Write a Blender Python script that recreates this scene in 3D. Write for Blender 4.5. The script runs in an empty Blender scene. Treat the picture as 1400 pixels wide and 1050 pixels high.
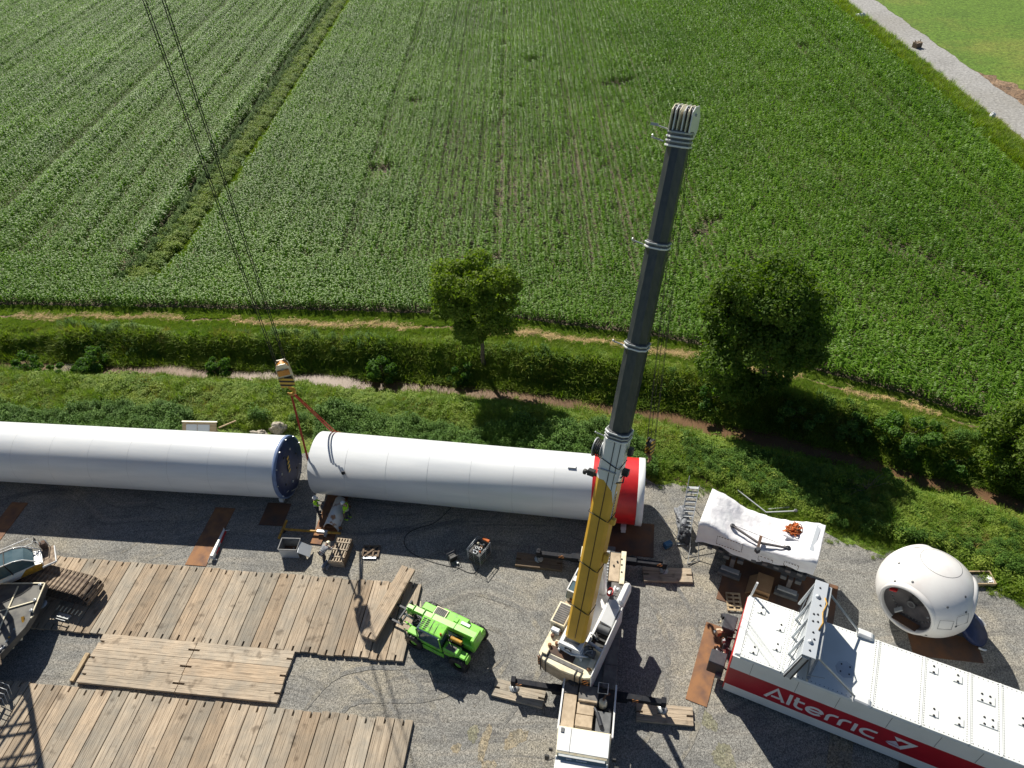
import bpy, bmesh, math, random
import numpy as np
from mathutils import Vector, Matrix, noise
PI = math.pi
sc = bpy.context.scene
# ---------------------------------------------------------------- camera, sky, sun, exposure
cam_data = bpy.data.cameras.new("camera"); cam = bpy.data.objects.new("camera", cam_data)
sc.collection.objects.link(cam); sc.camera = cam
CM = [[0.997575, 0.069598, 0.0], [-0.046695, 0.669293, -0.74153], [-0.051609, 0.739732, 0.67092]]
CAMH = 38.8
cam.matrix_world = Matrix(((CM[0][0], CM[0][1], CM[0][2], 0), (CM[1][0], CM[1][1], CM[1][2], 0), (CM[2][0], CM[2][1], CM[2][2], CAMH), (0, 0, 0, 1)))
cam_data.sensor_width = 36.0; cam_data.lens = 36.0 * 975.0 / 1400.0
cam_data.clip_start = 0.5; cam_data.clip_end = 5000
SUN = Vector((-0.405, 1.09, 1.0)).normalized()
EL = math.asin(SUN.z); AZ = math.atan2(SUN.x, SUN.y)
w = bpy.data.worlds.new("World"); sc.world = w; w.use_nodes = True
nt = w.node_tree; nt.nodes.clear()
sky = nt.nodes.new("ShaderNodeTexSky"); sky.sky_type = 'NISHITA'; sky.sun_disc = False
sky.sun_elevation = EL; sky.sun_rotation = AZ % (2 * PI); sky.air_density = 0.75; sky.dust_density = 0.3
bg = nt.nodes.new("ShaderNodeBackground"); bg.inputs[1].default_value = 0.05
out = nt.nodes.new("ShaderNodeOutputWorld")
nt.links.new(sky.outputs[0], bg.inputs[0]); nt.links.new(bg.outputs[0], out.inputs[0])
sl = bpy.data.lights.new("sun", 'SUN'); sl.energy = 5.0; sl.angle = math.radians(0.53); sl.color = (1.0, 0.945, 0.84)
so = bpy.data.objects.new("sun", sl); sc.collection.objects.link(so)
so.rotation_euler = (-SUN).to_track_quat('-Z', 'Y').to_euler(); so.location = (0, 0, 90)
sc.view_settings.view_transform = 'Standard'; sc.view_settings.look = 'None'
sc.view_settings.exposure = 0.54; sc.view_settings.gamma = 1.0; sc.view_settings.use_curve_mapping = False
sc.cycles.max_bounces = 6; sc.cycles.transparent_max_bounces = 6; sc.cycles.diffuse_bounces = 3
rnd = random.Random(7); rng = np.random.default_rng(11)

# ---------------------------------------------------------------- materials
def S(c, *a):
    return (c[0], c[1], c[2], 1.0)
def mat(name, col, rough=0.5, metal=0.0, col2=None, scale=3.0, detail=4, lo=0.35, hi=0.65, bump=0.0, bscale=25.0, spec=0.5, coat=0.0, stretch=None, trans=0.0, tint=False, randv=0.0):
    m = bpy.data.materials.new(name); m.use_nodes = True; nt = m.node_tree; N = nt.nodes; L = nt.links
    b = N["Principled BSDF"]; b.inputs["Roughness"].default_value = rough; b.inputs["Metallic"].default_value = metal
    b.inputs["Specular IOR Level"].default_value = spec
    if coat: b.inputs["Coat Weight"].default_value = coat; b.inputs["Coat Roughness"].default_value = 0.08
    tc = N.new("ShaderNodeTexCoord"); vec = tc.outputs["Object"]
    if stretch:
        mp = N.new("ShaderNodeMapping"); mp.inputs["Scale"].default_value = stretch; L.new(vec, mp.inputs[0]); vec = mp.outputs[0]
    if col2 is None: col2 = tuple(x * 0.78 for x in col)
    nz = N.new("ShaderNodeTexNoise"); nz.inputs["Scale"].default_value = scale; nz.inputs["Detail"].default_value = detail; L.new(vec, nz.inputs["Vector"])
    mr = N.new("ShaderNodeMapRange"); mr.inputs[1].default_value = lo; mr.inputs[2].default_value = hi; L.new(nz.outputs["Fac"], mr.inputs[0])
    mx = N.new("ShaderNodeMix"); mx.data_type = 'RGBA'; mx.inputs[6].default_value = S(col); mx.inputs[7].default_value = S(col2)
    L.new(mr.outputs[0], mx.inputs[0]); c = mx.outputs[2]
    if tint:
        oi = N.new("ShaderNodeObjectInfo"); m2 = N.new("ShaderNodeMix"); m2.data_type = 'RGBA'; m2.blend_type = 'MULTIPLY'; m2.inputs[0].default_value = 1
        L.new(c, m2.inputs[6]); L.new(oi.outputs["Color"], m2.inputs[7]); c = m2.outputs[2]
    if randv:
        oi = N.new("ShaderNodeObjectInfo"); hs = N.new("ShaderNodeHueSaturation"); r1 = N.new("ShaderNodeMapRange")
        r1.inputs[3].default_value = 1 - randv; r1.inputs[4].default_value = 1 + randv; L.new(oi.outputs["Random"], r1.inputs[0])
        L.new(r1.outputs[0], hs.inputs["Value"]); L.new(c, hs.inputs["Color"]); c = hs.outputs[0]
    L.new(c, b.inputs["Base Color"])
    if bump:
        n2 = N.new("ShaderNodeTexNoise"); n2.inputs["Scale"].default_value = bscale; n2.inputs["Detail"].default_value = 3; L.new(vec, n2.inputs["Vector"])
        bp = N.new("ShaderNodeBump"); bp.inputs["Strength"].default_value = 1; bp.inputs["Distance"].default_value = bump
        L.new(n2.outputs["Fac"], bp.inputs["Height"]); L.new(bp.outputs[0], b.inputs["Normal"])
    m["out"] = 1
    return m
def leafmat(name, col, col2, rough=0.5, trans=0.42, spec=0.18, patch=0.12, hue=0.02):
    m = bpy.data.materials.new(name); m.use_nodes = True; nt = m.node_tree; N = nt.nodes; L = nt.links
    b = N["Principled BSDF"]; o = N["Material Output"]; b.inputs["Roughness"].default_value = rough; b.inputs["Specular IOR Level"].default_value = spec
    oi = N.new("ShaderNodeObjectInfo"); ge = N.new("ShaderNodeNewGeometry")
    nz = N.new("ShaderNodeTexNoise"); nz.inputs["Scale"].default_value = patch; nz.inputs["Detail"].default_value = 5; L.new(ge.outputs["Position"], nz.inputs["Vector"])
    ad = N.new("ShaderNodeMath"); ad.operation = 'ADD'; L.new(nz.outputs["Fac"], ad.inputs[0])
    m1 = N.new("ShaderNodeMath"); m1.operation = 'MULTIPLY'; m1.inputs[1].default_value = 0.5; L.new(oi.outputs["Random"], m1.inputs[0]); L.new(m1.outputs[0], ad.inputs[1])
    m3 = N.new("ShaderNodeMath"); m3.operation = 'MULTIPLY'; m3.inputs[1].default_value = 0.35; L.new(ge.outputs["Random Per Island"], m3.inputs[0])
    a2 = N.new("ShaderNodeMath"); a2.operation = 'ADD'; L.new(ad.outputs[0], a2.inputs[0]); L.new(m3.outputs[0], a2.inputs[1])
    mr = N.new("ShaderNodeMapRange"); mr.inputs[1].default_value = 0.5; mr.inputs[2].default_value = 1.35; L.new(a2.outputs[0], mr.inputs[0])
    mx = N.new("ShaderNodeMix"); mx.data_type = 'RGBA'; mx.inputs[6].default_value = S(col); mx.inputs[7].default_value = S(col2); L.new(mr.outputs[0], mx.inputs[0])
    L.new(mx.outputs[2], b.inputs["Base Color"])
    t = N.new("ShaderNodeBsdfTranslucent"); mt = N.new("ShaderNodeMix"); mt.data_type = 'RGBA'; mt.blend_type = 'MULTIPLY'; mt.inputs[0].default_value = 1
    mt.inputs[7].default_value = (1.5, 1.7, 0.35, 1); L.new(mx.outputs[2], mt.inputs[6]); L.new(mt.outputs[2], t.inputs[0])
    ms = N.new("ShaderNodeMixShader"); ms.inputs[0].default_value = trans; L.new(b.outputs[0], ms.inputs[1]); L.new(t.outputs[0], ms.inputs[2]); L.new(ms.outputs[0], o.inputs[0])
    return m
def groundmat(name, cols, fine=14.0, bump=0.02, macro=0.12, rough=0.95, fcon=0.5, veins=0):
    """cols: three colours (main, dusty, dark) mixed by large noise; fine speckle of single stones / clods."""
    m = bpy.data.materials.new(name); m.use_nodes = True; nt = m.node_tree; N = nt.nodes; L = nt.links
    b = N["Principled BSDF"]; b.inputs["Roughness"].default_value = rough; b.inputs["Specular IOR Level"].default_value = 0.3
    tc = N.new("ShaderNodeTexCoord"); V = tc.outputs["Object"]
    def noi(s, d, lo, hi):
        n = N.new("ShaderNodeTexNoise"); n.inputs["Scale"].default_value = s; n.inputs["Detail"].default_value = d; n.inputs["Roughness"].default_value = 0.6; L.new(V, n.inputs["Vector"])
        r = N.new("ShaderNodeMapRange"); r.inputs[1].default_value = lo; r.inputs[2].default_value = hi; L.new(n.outputs["Fac"], r.inputs[0]); return r.outputs[0]
    def mix(f, a, c, bt='MIX'):
        x = N.new("ShaderNodeMix"); x.data_type = 'RGBA'; x.blend_type = bt
        if isinstance(f, float): x.inputs[0].default_value = f
        else: L.new(f, x.inputs[0])
        for i, q in ((6, a), (7, c)):
            if isinstance(q, tuple): x.inputs[i].default_value = S(q)
            else: L.new(q, x.inputs[i])
        return x.outputs[2]
    c = mix(noi(macro, 6, 0.47, 0.62), cols[0], cols[1])
    c = mix(noi(macro * 2.7, 6, 0.5, 0.72), c, cols[2])
    if veins:
        # compacted wheel lanes: long bands of finer, paler material and darker wet ruts
        for ang, sx, sy, colr, lo_, hi_ in ((-0.35, 0.10, 1.5, (0.29, 0.27, 0.235), 0.52, 0.68), (0.5, 0.07, 1.1, (0.115, 0.115, 0.115), 0.56, 0.70), (-1.2, 0.08, 2.6, (0.15, 0.145, 0.135), 0.58, 0.72)):
            mp = N.new("ShaderNodeMapping"); mp.inputs["Rotation"].default_value = (0, 0, ang); mp.inputs["Scale"].default_value = (sx, sy, 1)
            wn = N.new("ShaderNodeTexNoise"); wn.inputs["Scale"].default_value = 0.09; wn.inputs["Detail"].default_value = 1; L.new(V, wn.inputs["Vector"])
            vs_ = N.new("ShaderNodeVectorMath"); vs_.operation = 'SCALE'; vs_.inputs["Scale"].default_value = 7.0; L.new(wn.outputs["Color"], vs_.inputs[0])
            va = N.new("ShaderNodeVectorMath"); va.operation = 'ADD'; L.new(V, va.inputs[0]); L.new(vs_.outputs[0], va.inputs[1]); L.new(va.outputs[0], mp.inputs[0])
            n9 = N.new("ShaderNodeTexNoise"); n9.inputs["Scale"].default_value = 1.0; n9.inputs["Detail"].default_value = 4; L.new(mp.outputs[0], n9.inputs["Vector"])
            r9 = N.new("ShaderNodeMapRange"); r9.inputs[1].default_value = lo_; r9.inputs[2].default_value = hi_; r9.inputs[4].default_value = 0.75; L.new(n9.outputs["Fac"], r9.inputs[0]); c = mix(r9.outputs[0], c, colr)
    vo = N.new("ShaderNodeTexVoronoi"); vo.inputs["Scale"].default_value = fine; L.new(V, vo.inputs["Vector"])
    bw = N.new("ShaderNodeRGBToBW"); L.new(vo.outputs["Color"], bw.inputs[0])
    r = N.new("ShaderNodeMapRange"); r.inputs[1].default_value = 0.2; r.inputs[2].default_value = 0.8; r.inputs[3].default_value = 1 - fcon; r.inputs[4].default_value = 1 + fcon * 0.9; L.new(bw.outputs[0], r.inputs[0])
    cb = N.new("ShaderNodeCombineColor"); [L.new(r.outputs[0], cb.inputs[i]) for i in range(3)]
    c = mix(1.0, c, cb.outputs[0], 'MULTIPLY')
    v2 = N.new("ShaderNodeTexNoise"); v2.inputs["Scale"].default_value = fine * 0.45; v2.inputs["Detail"].default_value = 6; L.new(V, v2.inputs["Vector"])
    r2 = N.new("ShaderNodeMapRange"); r2.inputs[1].default_value = 0.3; r2.inputs[2].default_value = 0.7; r2.inputs[3].default_value = 0.72; r2.inputs[4].default_value = 1.25; L.new(v2.outputs["Fac"], r2.inputs[0])
    cb2 = N.new("ShaderNodeCombineColor"); [L.new(r2.outputs[0], cb2.inputs[i]) for i in range(3)]
    c = mix(1.0, c, cb2.outputs[0], 'MULTIPLY')
    L.new(c, b.inputs["Base Color"])
    ad = N.new("ShaderNodeMath"); ad.operation = 'ADD'; L.new(bw.outputs[0], ad.inputs[0]); L.new(v2.outputs["Fac"], ad.inputs[1])
    bp = N.new("ShaderNodeBump"); bp.inputs["Strength"].default_value = 1; bp.inputs["Distance"].default_value = bump; L.new(ad.outputs[0], bp.inputs["Height"]); L.new(bp.outputs[0], b.inputs["Normal"])
    return m

MT = {}
MT['white'] = mat("white_paint", (0.78, 0.79, 0.79), 0.3, col2=(0.70, 0.71, 0.70), scale=1.2, coat=0.3)
MT['tower'] = mat("tower_paint", (0.73, 0.75, 0.765), 0.36, col2=(0.64, 0.665, 0.69), scale=0.9, stretch=(0.22, 1.6, 1.6), coat=0.15, lo=0.40, hi=0.66, detail=8)
MT['grp'] = mat("gelcoat_white", (0.76, 0.78, 0.76), 0.35, col2=(0.70, 0.72, 0.69), scale=0.8, lo=0.45, hi=0.75)
MT['hub'] = mat("hub_gelcoat", (0.74, 0.73, 0.71), 0.33, col2=(0.66, 0.62, 0.60), scale=0.7, lo=0.45, hi=0.75, coat=0.1)
MT['red'] = mat("signal_red", (0.62, 0.02, 0.022), 0.38, col2=(0.50, 0.016, 0.02), scale=2)
MT['redband'] = mat("band_red", (0.42, 0.010, 0.025), 0.4, col2=(0.36, 0.009, 0.02), scale=1)
MT['navy'] = mat("navy_cover", (0.012, 0.022, 0.075), 0.55, col2=(0.02, 0.035, 0.11), scale=2.5)
MT['yellow'] = mat("crane_yellow", (0.72, 0.42, 0.04), 0.4, col2=(0.62, 0.35, 0.035), scale=1.5)
MT['yellow2'] = mat("worn_yellow", (0.55, 0.30, 0.02), 0.55, col2=(0.30, 0.16, 0.03), scale=6)
MT['cream'] = mat("cream_paint", (0.76, 0.70, 0.52), 0.42, col2=(0.62, 0.52, 0.34), scale=2.5, lo=0.45, hi=0.75)
MT['dirtycream'] = mat("dirty_cream_deck", (0.50, 0.40, 0.28), 0.7, col2=(0.36, 0.28, 0.19), scale=3, bump=0.004)
MT['boomgrey'] = mat("boom_grey", (0.040, 0.048, 0.058), 0.33, col2=(0.065, 0.07, 0.075), scale=2.0, stretch=(3, 3, 0.6), metal=0.2)
MT['midgrey'] = mat("mid_grey", (0.14, 0.145, 0.15), 0.6, col2=(0.09, 0.095, 0.10), scale=4)
MT['deckgrey'] = mat("deck_grey", (0.17, 0.16, 0.15), 0.75, col2=(0.10, 0.095, 0.09), scale=3, bump=0.003)
MT['black'] = mat("black_rubber", (0.014, 0.014, 0.016), 0.6, col2=(0.03, 0.03, 0.03), scale=5)
MT['darksteel'] = mat("dark_steel", (0.022, 0.026, 0.036), 0.55, col2=(0.04, 0.044, 0.052), scale=4)
MT['outpaint'] = mat("outrigger_paint", (0.016, 0.019, 0.026), 0.75, spec=0.15, col2=(0.03, 0.03, 0.034), scale=4)
MT['steel'] = mat("galvanised_steel", (0.46, 0.48, 0.49), 0.5, metal=0.5, col2=(0.40, 0.42, 0.43), scale=6)
MT['alu'] = mat("aluminium", (0.52, 0.55, 0.58), 0.5, metal=0.4, col2=(0.5, 0.54, 0.58), scale=3)
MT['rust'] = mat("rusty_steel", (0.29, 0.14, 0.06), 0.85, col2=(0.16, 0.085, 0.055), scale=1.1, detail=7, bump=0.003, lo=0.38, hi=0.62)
MT['rustshade'] = mat("rust_and_shade", (0.16, 0.075, 0.035), 0.85, col2=(0.075, 0.05, 0.04), scale=0.9, detail=7, bump=0.003)  # dark rust; on plates lying in shade the shade is painted into this colour
MT['glass'] = mat("cab_glass", (0.05, 0.09, 0.11), 0.06, spec=0.9, col2=(0.09, 0.14, 0.16), scale=1.5)
MT['green'] = mat("loader_green", (0.21, 0.62, 0.055), 0.35, col2=(0.17, 0.30, 0.09), scale=4, lo=0.52, hi=0.68, detail=8, coat=0.2)
MT['hivis'] = mat("hi_vis_yellow", (0.45, 0.85, 0.03), 0.8, col2=(0.35, 0.7, 0.02), scale=12)
MT['cardboard'] = mat("cardboard", (0.33, 0.20, 0.10), 0.9, col2=(0.27, 0.155, 0.075), scale=2)
MT['orange'] = mat("orange_webbing", (0.62, 0.17, 0.03), 0.8, col2=(0.42, 0.09, 0.02), scale=9)
MT['sling'] = mat("red_sling", (0.42, 0.055, 0.03), 0.85, col2=(0.30, 0.035, 0.02), scale=9)
MT['blue'] = mat("blue_plastic", (0.03, 0.11, 0.22), 0.5)
MT['tarp'] = mat("white_tarpaulin", (0.80, 0.80, 0.81), 0.42, col2=(0.72, 0.71, 0.74), scale=1.2, bump=0.05, bscale=2.6)
MT['rock'] = mat("pale_rock", (0.45, 0.40, 0.32), 0.9, col2=(0.28, 0.25, 0.2), scale=5, bump=0.02, bscale=8)
MT['bark'] = mat("bark", (0.16, 0.13, 0.10), 0.95, col2=(0.09, 0.075, 0.055), scale=8, bump=0.03, bscale=14, stretch=(1, 1, 0.25))
MT['rope'] = mat("steel_rope", (0.012, 0.012, 0.012), 0.6)
MT['skin'] = mat("skin", (0.45, 0.27, 0.19), 0.6)
MT['cloth'] = mat("dark_work_cloth", (0.03, 0.035, 0.05), 0.9, col2=(0.05, 0.055, 0.07), scale=14)
MT['greycloth'] = mat("grey_work_cloth", (0.30, 0.31, 0.33), 0.9, col2=(0.15, 0.16, 0.18), scale=10)
MT['straw'] = mat("dry_straw", (0.62, 0.45, 0.22), 0.9, col2=(0.42, 0.31, 0.14), scale=6, randv=0.3)
MT['stone'] = mat("loose_stone", (0.25, 0.24, 0.225), 0.85, col2=(0.15, 0.15, 0.155), scale=5, randv=0.6)

def woodmat(name, base, dark, grey, weath=0.5):
    m = bpy.data.materials.new(name); m.use_nodes = True; nt = m.node_tree; N = nt.nodes; L = nt.links
    b = N["Principled BSDF"]; b.inputs["Roughness"].default_value = 0.85; b.inputs["Specular IOR Level"].default_value = 0.25
    tc = N.new("ShaderNodeTexCoord"); ge = N.new("ShaderNodeNewGeometry"); oi = N.new("ShaderNodeObjectInfo")
    # long grain along the beam (local x), shifted per beam
    sh = N.new("ShaderNodeVectorMath"); sh.operation = 'SCALE'; sh.inputs[0].default_value = (37, 91, 53); L.new(oi.outputs["Random"], sh.inputs["Scale"])
    av = N.new("ShaderNodeVectorMath"); av.operation = 'ADD'; L.new(tc.outputs["Object"], av.inputs[0]); L.new(sh.outputs[0], av.inputs[1])
    mp = N.new("ShaderNodeMapping"); mp.inputs["Scale"].default_value = (0.7, 16, 16); L.new(av.outputs[0], mp.inputs[0])
    g = N.new("ShaderNodeTexNoise"); g.inputs["Scale"].default_value = 1.6; g.inputs["Detail"].default_value = 7; g.inputs["Roughness"].default_value = 0.62; L.new(mp.outputs[0], g.inputs["Vector"])
    r = N.new("ShaderNodeMapRange"); r.inputs[1].default_value = 0.33; r.inputs[2].default_value = 0.66; L.new(g.outputs["Fac"], r.inputs[0])
    x = N.new("ShaderNodeMix"); x.data_type = 'RGBA'; x.inputs[6].default_value = S(dark); x.inputs[7].default_value = S(base); L.new(r.outputs[0], x.inputs[0])
    n2 = N.new("ShaderNodeTexNoise"); n2.inputs["Scale"].default_value = 0.75; n2.inputs["Detail"].default_value = 7; n2.inputs["Roughness"].default_value = 0.65; L.new(ge.outputs["Position"], n2.inputs["Vector"])
    r2 = N.new("ShaderNodeMapRange"); r2.inputs[1].default_value = 0.42; r2.inputs[2].default_value = 0.66; r2.inputs[4].default_value = weath; L.new(n2.outputs["Fac"], r2.inputs[0])
    y = N.new("ShaderNodeMix"); y.data_type = 'RGBA'; y.inputs[7].default_value = S(grey); L.new(r2.outputs[0], y.inputs[0]); L.new(x.outputs[2], y.inputs[6])
    n3 = N.new("ShaderNodeTexNoise"); n3.inputs["Scale"].default_value = 1.7; n3.inputs["Detail"].default_value = 4; L.new(ge.outputs["Position"], n3.inputs["Vector"])
    r3 = N.new("ShaderNodeMapRange"); r3.inputs[1].default_value = 0.60; r3.inputs[2].default_value = 0.72; r3.inputs[4].default_value = 0.55; L.new(n3.outputs["Fac"], r3.inputs[0])
    z = N.new("ShaderNodeMix"); z.data_type = 'RGBA'; z.inputs[7].default_value = S((0.09, 0.065, 0.045)); L.new(r3.outputs[0], z.inputs[0]); L.new(y.outputs[2], z.inputs[6])
    mq = N.new("ShaderNodeMapping"); mq.inputs["Scale"].default_value = (0.35, 26, 26); L.new(av.outputs[0], mq.inputs[0])
    g2 = N.new("ShaderNodeTexNoise"); g2.inputs["Scale"].default_value = 1.0; g2.inputs["Detail"].default_value = 3; L.new(mq.outputs[0], g2.inputs["Vector"])
    r5 = N.new("ShaderNodeMapRange"); r5.inputs[1].default_value = 0.60; r5.inputs[2].default_value = 0.68; r5.inputs[4].default_value = 0.8; L.new(g2.outputs["Fac"], r5.inputs[0])
    z5 = N.new("ShaderNodeMix"); z5.data_type = 'RGBA'; z5.inputs[7].default_value = S((0.085, 0.06, 0.045)); L.new(r5.outputs[0], z5.inputs[0]); L.new(z.outputs[2], z5.inputs[6]); z = z5
    m2 = N.new("ShaderNodeMix"); m2.data_type = 'RGBA'; m2.blend_type = 'MULTIPLY'; m2.inputs[0].default_value = 1; L.new(z.outputs[2], m2.inputs[6]); L.new(oi.outputs["Color"], m2.inputs[7])
    L.new(m2.outputs[2], b.inputs["Base Color"])
    bp = N.new("ShaderNodeBump"); bp.inputs["Strength"].default_value = 1; bp.inputs["Distance"].default_value = 0.012; L.new(g.outputs["Fac"], bp.inputs["Height"]); L.new(bp.outputs[0], b.inputs["Normal"])
    return m
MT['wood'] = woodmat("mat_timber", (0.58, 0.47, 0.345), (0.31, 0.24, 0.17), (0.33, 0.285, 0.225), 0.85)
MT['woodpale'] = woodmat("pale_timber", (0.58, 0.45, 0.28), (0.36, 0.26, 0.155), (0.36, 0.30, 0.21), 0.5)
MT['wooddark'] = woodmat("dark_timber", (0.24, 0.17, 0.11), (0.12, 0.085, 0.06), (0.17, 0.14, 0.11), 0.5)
MT['gravel'] = groundmat("gravel", ((0.235, 0.230, 0.212), (0.315, 0.285, 0.225), (0.16, 0.16, 0.155)), fine=24, bump=0.010, macro=0.13, fcon=0.42, veins=1)
MT['rutgravel'] = groundmat("rutted_gravel", ((0.205, 0.20, 0.186), (0.27, 0.25, 0.205), (0.15, 0.15, 0.145)), fine=24, bump=0.012, macro=0.5, fcon=0.42)
MT['roadgravel'] = groundmat("road_gravel", ((0.33, 0.325, 0.315), (0.29, 0.28, 0.26), (0.26, 0.255, 0.245)), fine=6, bump=0.01, macro=0.06, fcon=0.10)
MT['soil'] = groundmat("field_soil", ((0.115, 0.088, 0.064), (0.16, 0.125, 0.092), (0.075, 0.058, 0.042)), fine=6, bump=0.06, macro=0.1, fcon=0.4)
MT['turf'] = groundmat("bank_turf", ((0.11, 0.17, 0.025), (0.16, 0.19, 0.04), (0.07, 0.11, 0.02)), fine=9, bump=0.06, macro=0.3, fcon=0.5)
MT['meadow'] = groundmat("meadow_turf", ((0.105, 0.185, 0.022), (0.165, 0.20, 0.035), (0.08, 0.15, 0.018)), fine=4, bump=0.04, macro=0.05, fcon=0.22)
MT['dirt'] = groundmat("bare_dirt", ((0.20, 0.13, 0.08), (0.28, 0.19, 0.12), (0.12, 0.085, 0.06)), fine=5, bump=0.06, macro=0.3, fcon=0.4)
MT['trench'] = groundmat("muddy_bank", ((0.11, 0.08, 0.05), (0.15, 0.10, 0.06), (0.05, 0.045, 0.03)), fine=5, bump=0.05, macro=0.3, fcon=0.4)
def watermat():
    m = mat("muddy_water", (0.13, 0.075, 0.042), 0.42, col2=(0.17, 0.10, 0.055), scale=0.35, spec=0.10, bump=0.012, bscale=4.0)
    return m
MT['water'] = watermat()

# ---------------------------------------------------------------- mesh helpers
def frame_from(d, up=Vector((0, 0, 1))):
    d = Vector(d).normalized(); u = Vector(up)
    if abs(d.dot(u)) > 0.999: u = Vector((0, 1, 0))
    s = d.cross(u).normalized(); u = s.cross(d).normalized()
    return d, s, u
class MB:
    def __init__(self): self.v = []; self.f = []; self.m = []; self.sm = []
    def add(self, vs, fs, mi=0, smooth=False):
        o = len(self.v); self.v += [tuple(x) for x in vs]; self.f += [tuple(i + o for i in f) for f in fs]
        self.m += [mi] * len(fs); self.sm += [smooth] * len(fs); return self
    def hexa(self, a, b, mi=0):   # a: 4 bottom corners ccw, b: 4 top corners
        return self.add(list(a) + list(b), [(3, 2, 1, 0), (4, 5, 6, 7), (0, 1, 5, 4), (1, 2, 6, 5), (2, 3, 7, 6), (3, 0, 4, 7)], mi)
    def box(self, c, s, rz=0.0, mi=0, taper=1.0, ry=0.0, rx=0.0):
        R = Matrix.Rotation(rz, 3, 'Z') @ Matrix.Rotation(ry, 3, 'Y') @ Matrix.Rotation(rx, 3, 'X'); c = Vector(c); h = Vector(s) / 2
        P = lambda x, y, z: c + R @ Vector((x * h.x, y * h.y, z * h.z))
        t = taper
        return self.hexa([P(-1, -1, -1), P(1, -1, -1), P(1, 1, -1), P(-1, 1, -1)], [P(-t, -t, 1), P(t, -t, 1), P(t, t, 1), P(-t, t, 1)], mi)
    def bar(self, p0, p1, wd, ht, mi=0, up=(0, 0, 1), w2=None, h2=None):
        p0 = Vector(p0); p1 = Vector(p1); d, s, u = frame_from(p1 - p0, up); w2 = w2 or wd; h2 = h2 or ht
        q = lambda p, a, b: [p - s * a / 2 - u * b / 2, p + s * a / 2 - u * b / 2, p + s * a / 2 + u * b / 2, p - s * a / 2 + u * b / 2]
        A = q(p0, wd, ht); B = q(p1, w2, h2)
        return self.add(A + B, [(0, 1, 2, 3), (7, 6, 5, 4), (4, 5, 1, 0), (5, 6, 2, 1), (6, 7, 3, 2), (7, 4, 0, 3)], mi)
    def tube(self, p0, p1, r, n=10, r2=None, mi=0, caps=True):
        p0 = Vector(p0); p1 = Vector(p1); r2 = r if r2 is None else r2; d, s, u = frame_from(p1 - p0)
        vs = [p0 + (s * math.cos(2 * PI * i / n) + u * math.sin(2 * PI * i / n)) * r for i in range(n)] + [p1 + (s * math.cos(2 * PI * i / n) + u * math.sin(2 * PI * i / n)) * r2 for i in range(n)]
        self.add(vs, [(i, (i + 1) % n, n + (i + 1) % n, n + i) for i in range(n)], mi, True)
        if caps:
            self.add(vs, [tuple(range(n))[::-1], tuple(range(n, 2 * n))], mi)
        return self
    def path(self, pts, r, n=6, mi=0, radii=None, closed=False):
        pts = [Vector(p) for p in pts]; vs = []; k = len(pts); prev = None
        for j, p in enumerate(pts):
            d = (pts[min(j + 1, k - 1)] - pts[max(j - 1, 0)])
            if closed: d = pts[(j + 1) % k] - pts[(j - 1) % k]
            d, s, u = frame_from(d)
            if prev is not None:
                s = (prev - d * prev.dot(d)).normalized(); u = s.cross(d).normalized()
            prev = s; rr = radii[j] if radii else r
            vs += [p + (s * math.cos(2 * PI * i / n) + u * math.sin(2 * PI * i / n)) * rr for i in range(n)]
        fs = [(j * n + i, j * n + (i + 1) % n, (j + 1) * n + (i + 1) % n, (j + 1) * n + i) for j in range(k - 1) for i in range(n)]
        if closed: fs += [((k - 1) * n + i, (k - 1) * n + (i + 1) % n, (i + 1) % n, i) for i in range(n)]
        else: fs += [tuple(range(n))[::-1], tuple((k - 1) * n + i for i in range(n))]
        return self.add(vs, fs, mi, True)
    def lathe(self, prof, c=(0, 0, 0), ax=(0, 0, 1), n=32, mi=0, a0=0.0, a1=2 * PI):
        c = Vector(c); d, s, u = frame_from(ax); vs = []; full = abs(a1 - a0 - 2 * PI) < 1e-6; k = n if full else n + 1
        for r, z in prof:
            for i in range(k):
                a = a0 + (a1 - a0) * i / n; vs.append(c + d * z + (s * math.cos(a) + u * math.sin(a)) * r)
        fs = [(j * k + i, j * k + (i + 1) % k, (j + 1) * k + (i + 1) % k, (j + 1) * k + i) for j in range(len(prof) - 1) for i in range(n)]
        return self.add(vs, fs, mi, True)
    def prism(self, poly, z0, z1, mi=0, M=None):
        n = len(poly); vs = [Vector((x, y, z0)) for x, y in poly] + [Vector((x, y, z1)) for x, y in poly]
        if M: vs = [M @ v for v in vs]
        return self.add(vs, [tuple(range(n))[::-1], tuple(range(n, 2 * n))] + [(i, (i + 1) % n, n + (i + 1) % n, n + i) for i in range(n)], mi)
    def xprism(self, poly, y0, y1, mi=0):   # poly in x,z extruded along y
        n = len(poly); vs = [Vector((x, y0, z)) for x, z in poly] + [Vector((x, y1, z)) for x, z in poly]
        return self.add(vs, [tuple(range(n)), tuple(range(n, 2 * n))[::-1]] + [(i, n + i, n + (i + 1) % n, (i + 1) % n) for i in range(n)], mi)
    def mesh(self, name, mats):
        me = bpy.data.meshes.new(name); me.from_pydata(self.v, [], self.f)
        for q in (mats if isinstance(mats, (list, tuple)) else [mats]): me.materials.append(MT[q] if isinstance(q, str) else q)
        me.polygons.foreach_set("material_index", self.m); me.polygons.foreach_set("use_smooth", self.sm); me.update()
        return me
    def build(self, name, mats, parent=None, bevel=0.0, loc=None, rz=None, fix=True):
        me = self.mesh(name, mats)
        if fix:
            b = bmesh.new(); b.from_mesh(me); bmesh.ops.recalc_face_normals(b, faces=b.faces); b.to_mesh(me); b.free()
        return link(name, me, parent, bevel, loc, rz)
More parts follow.
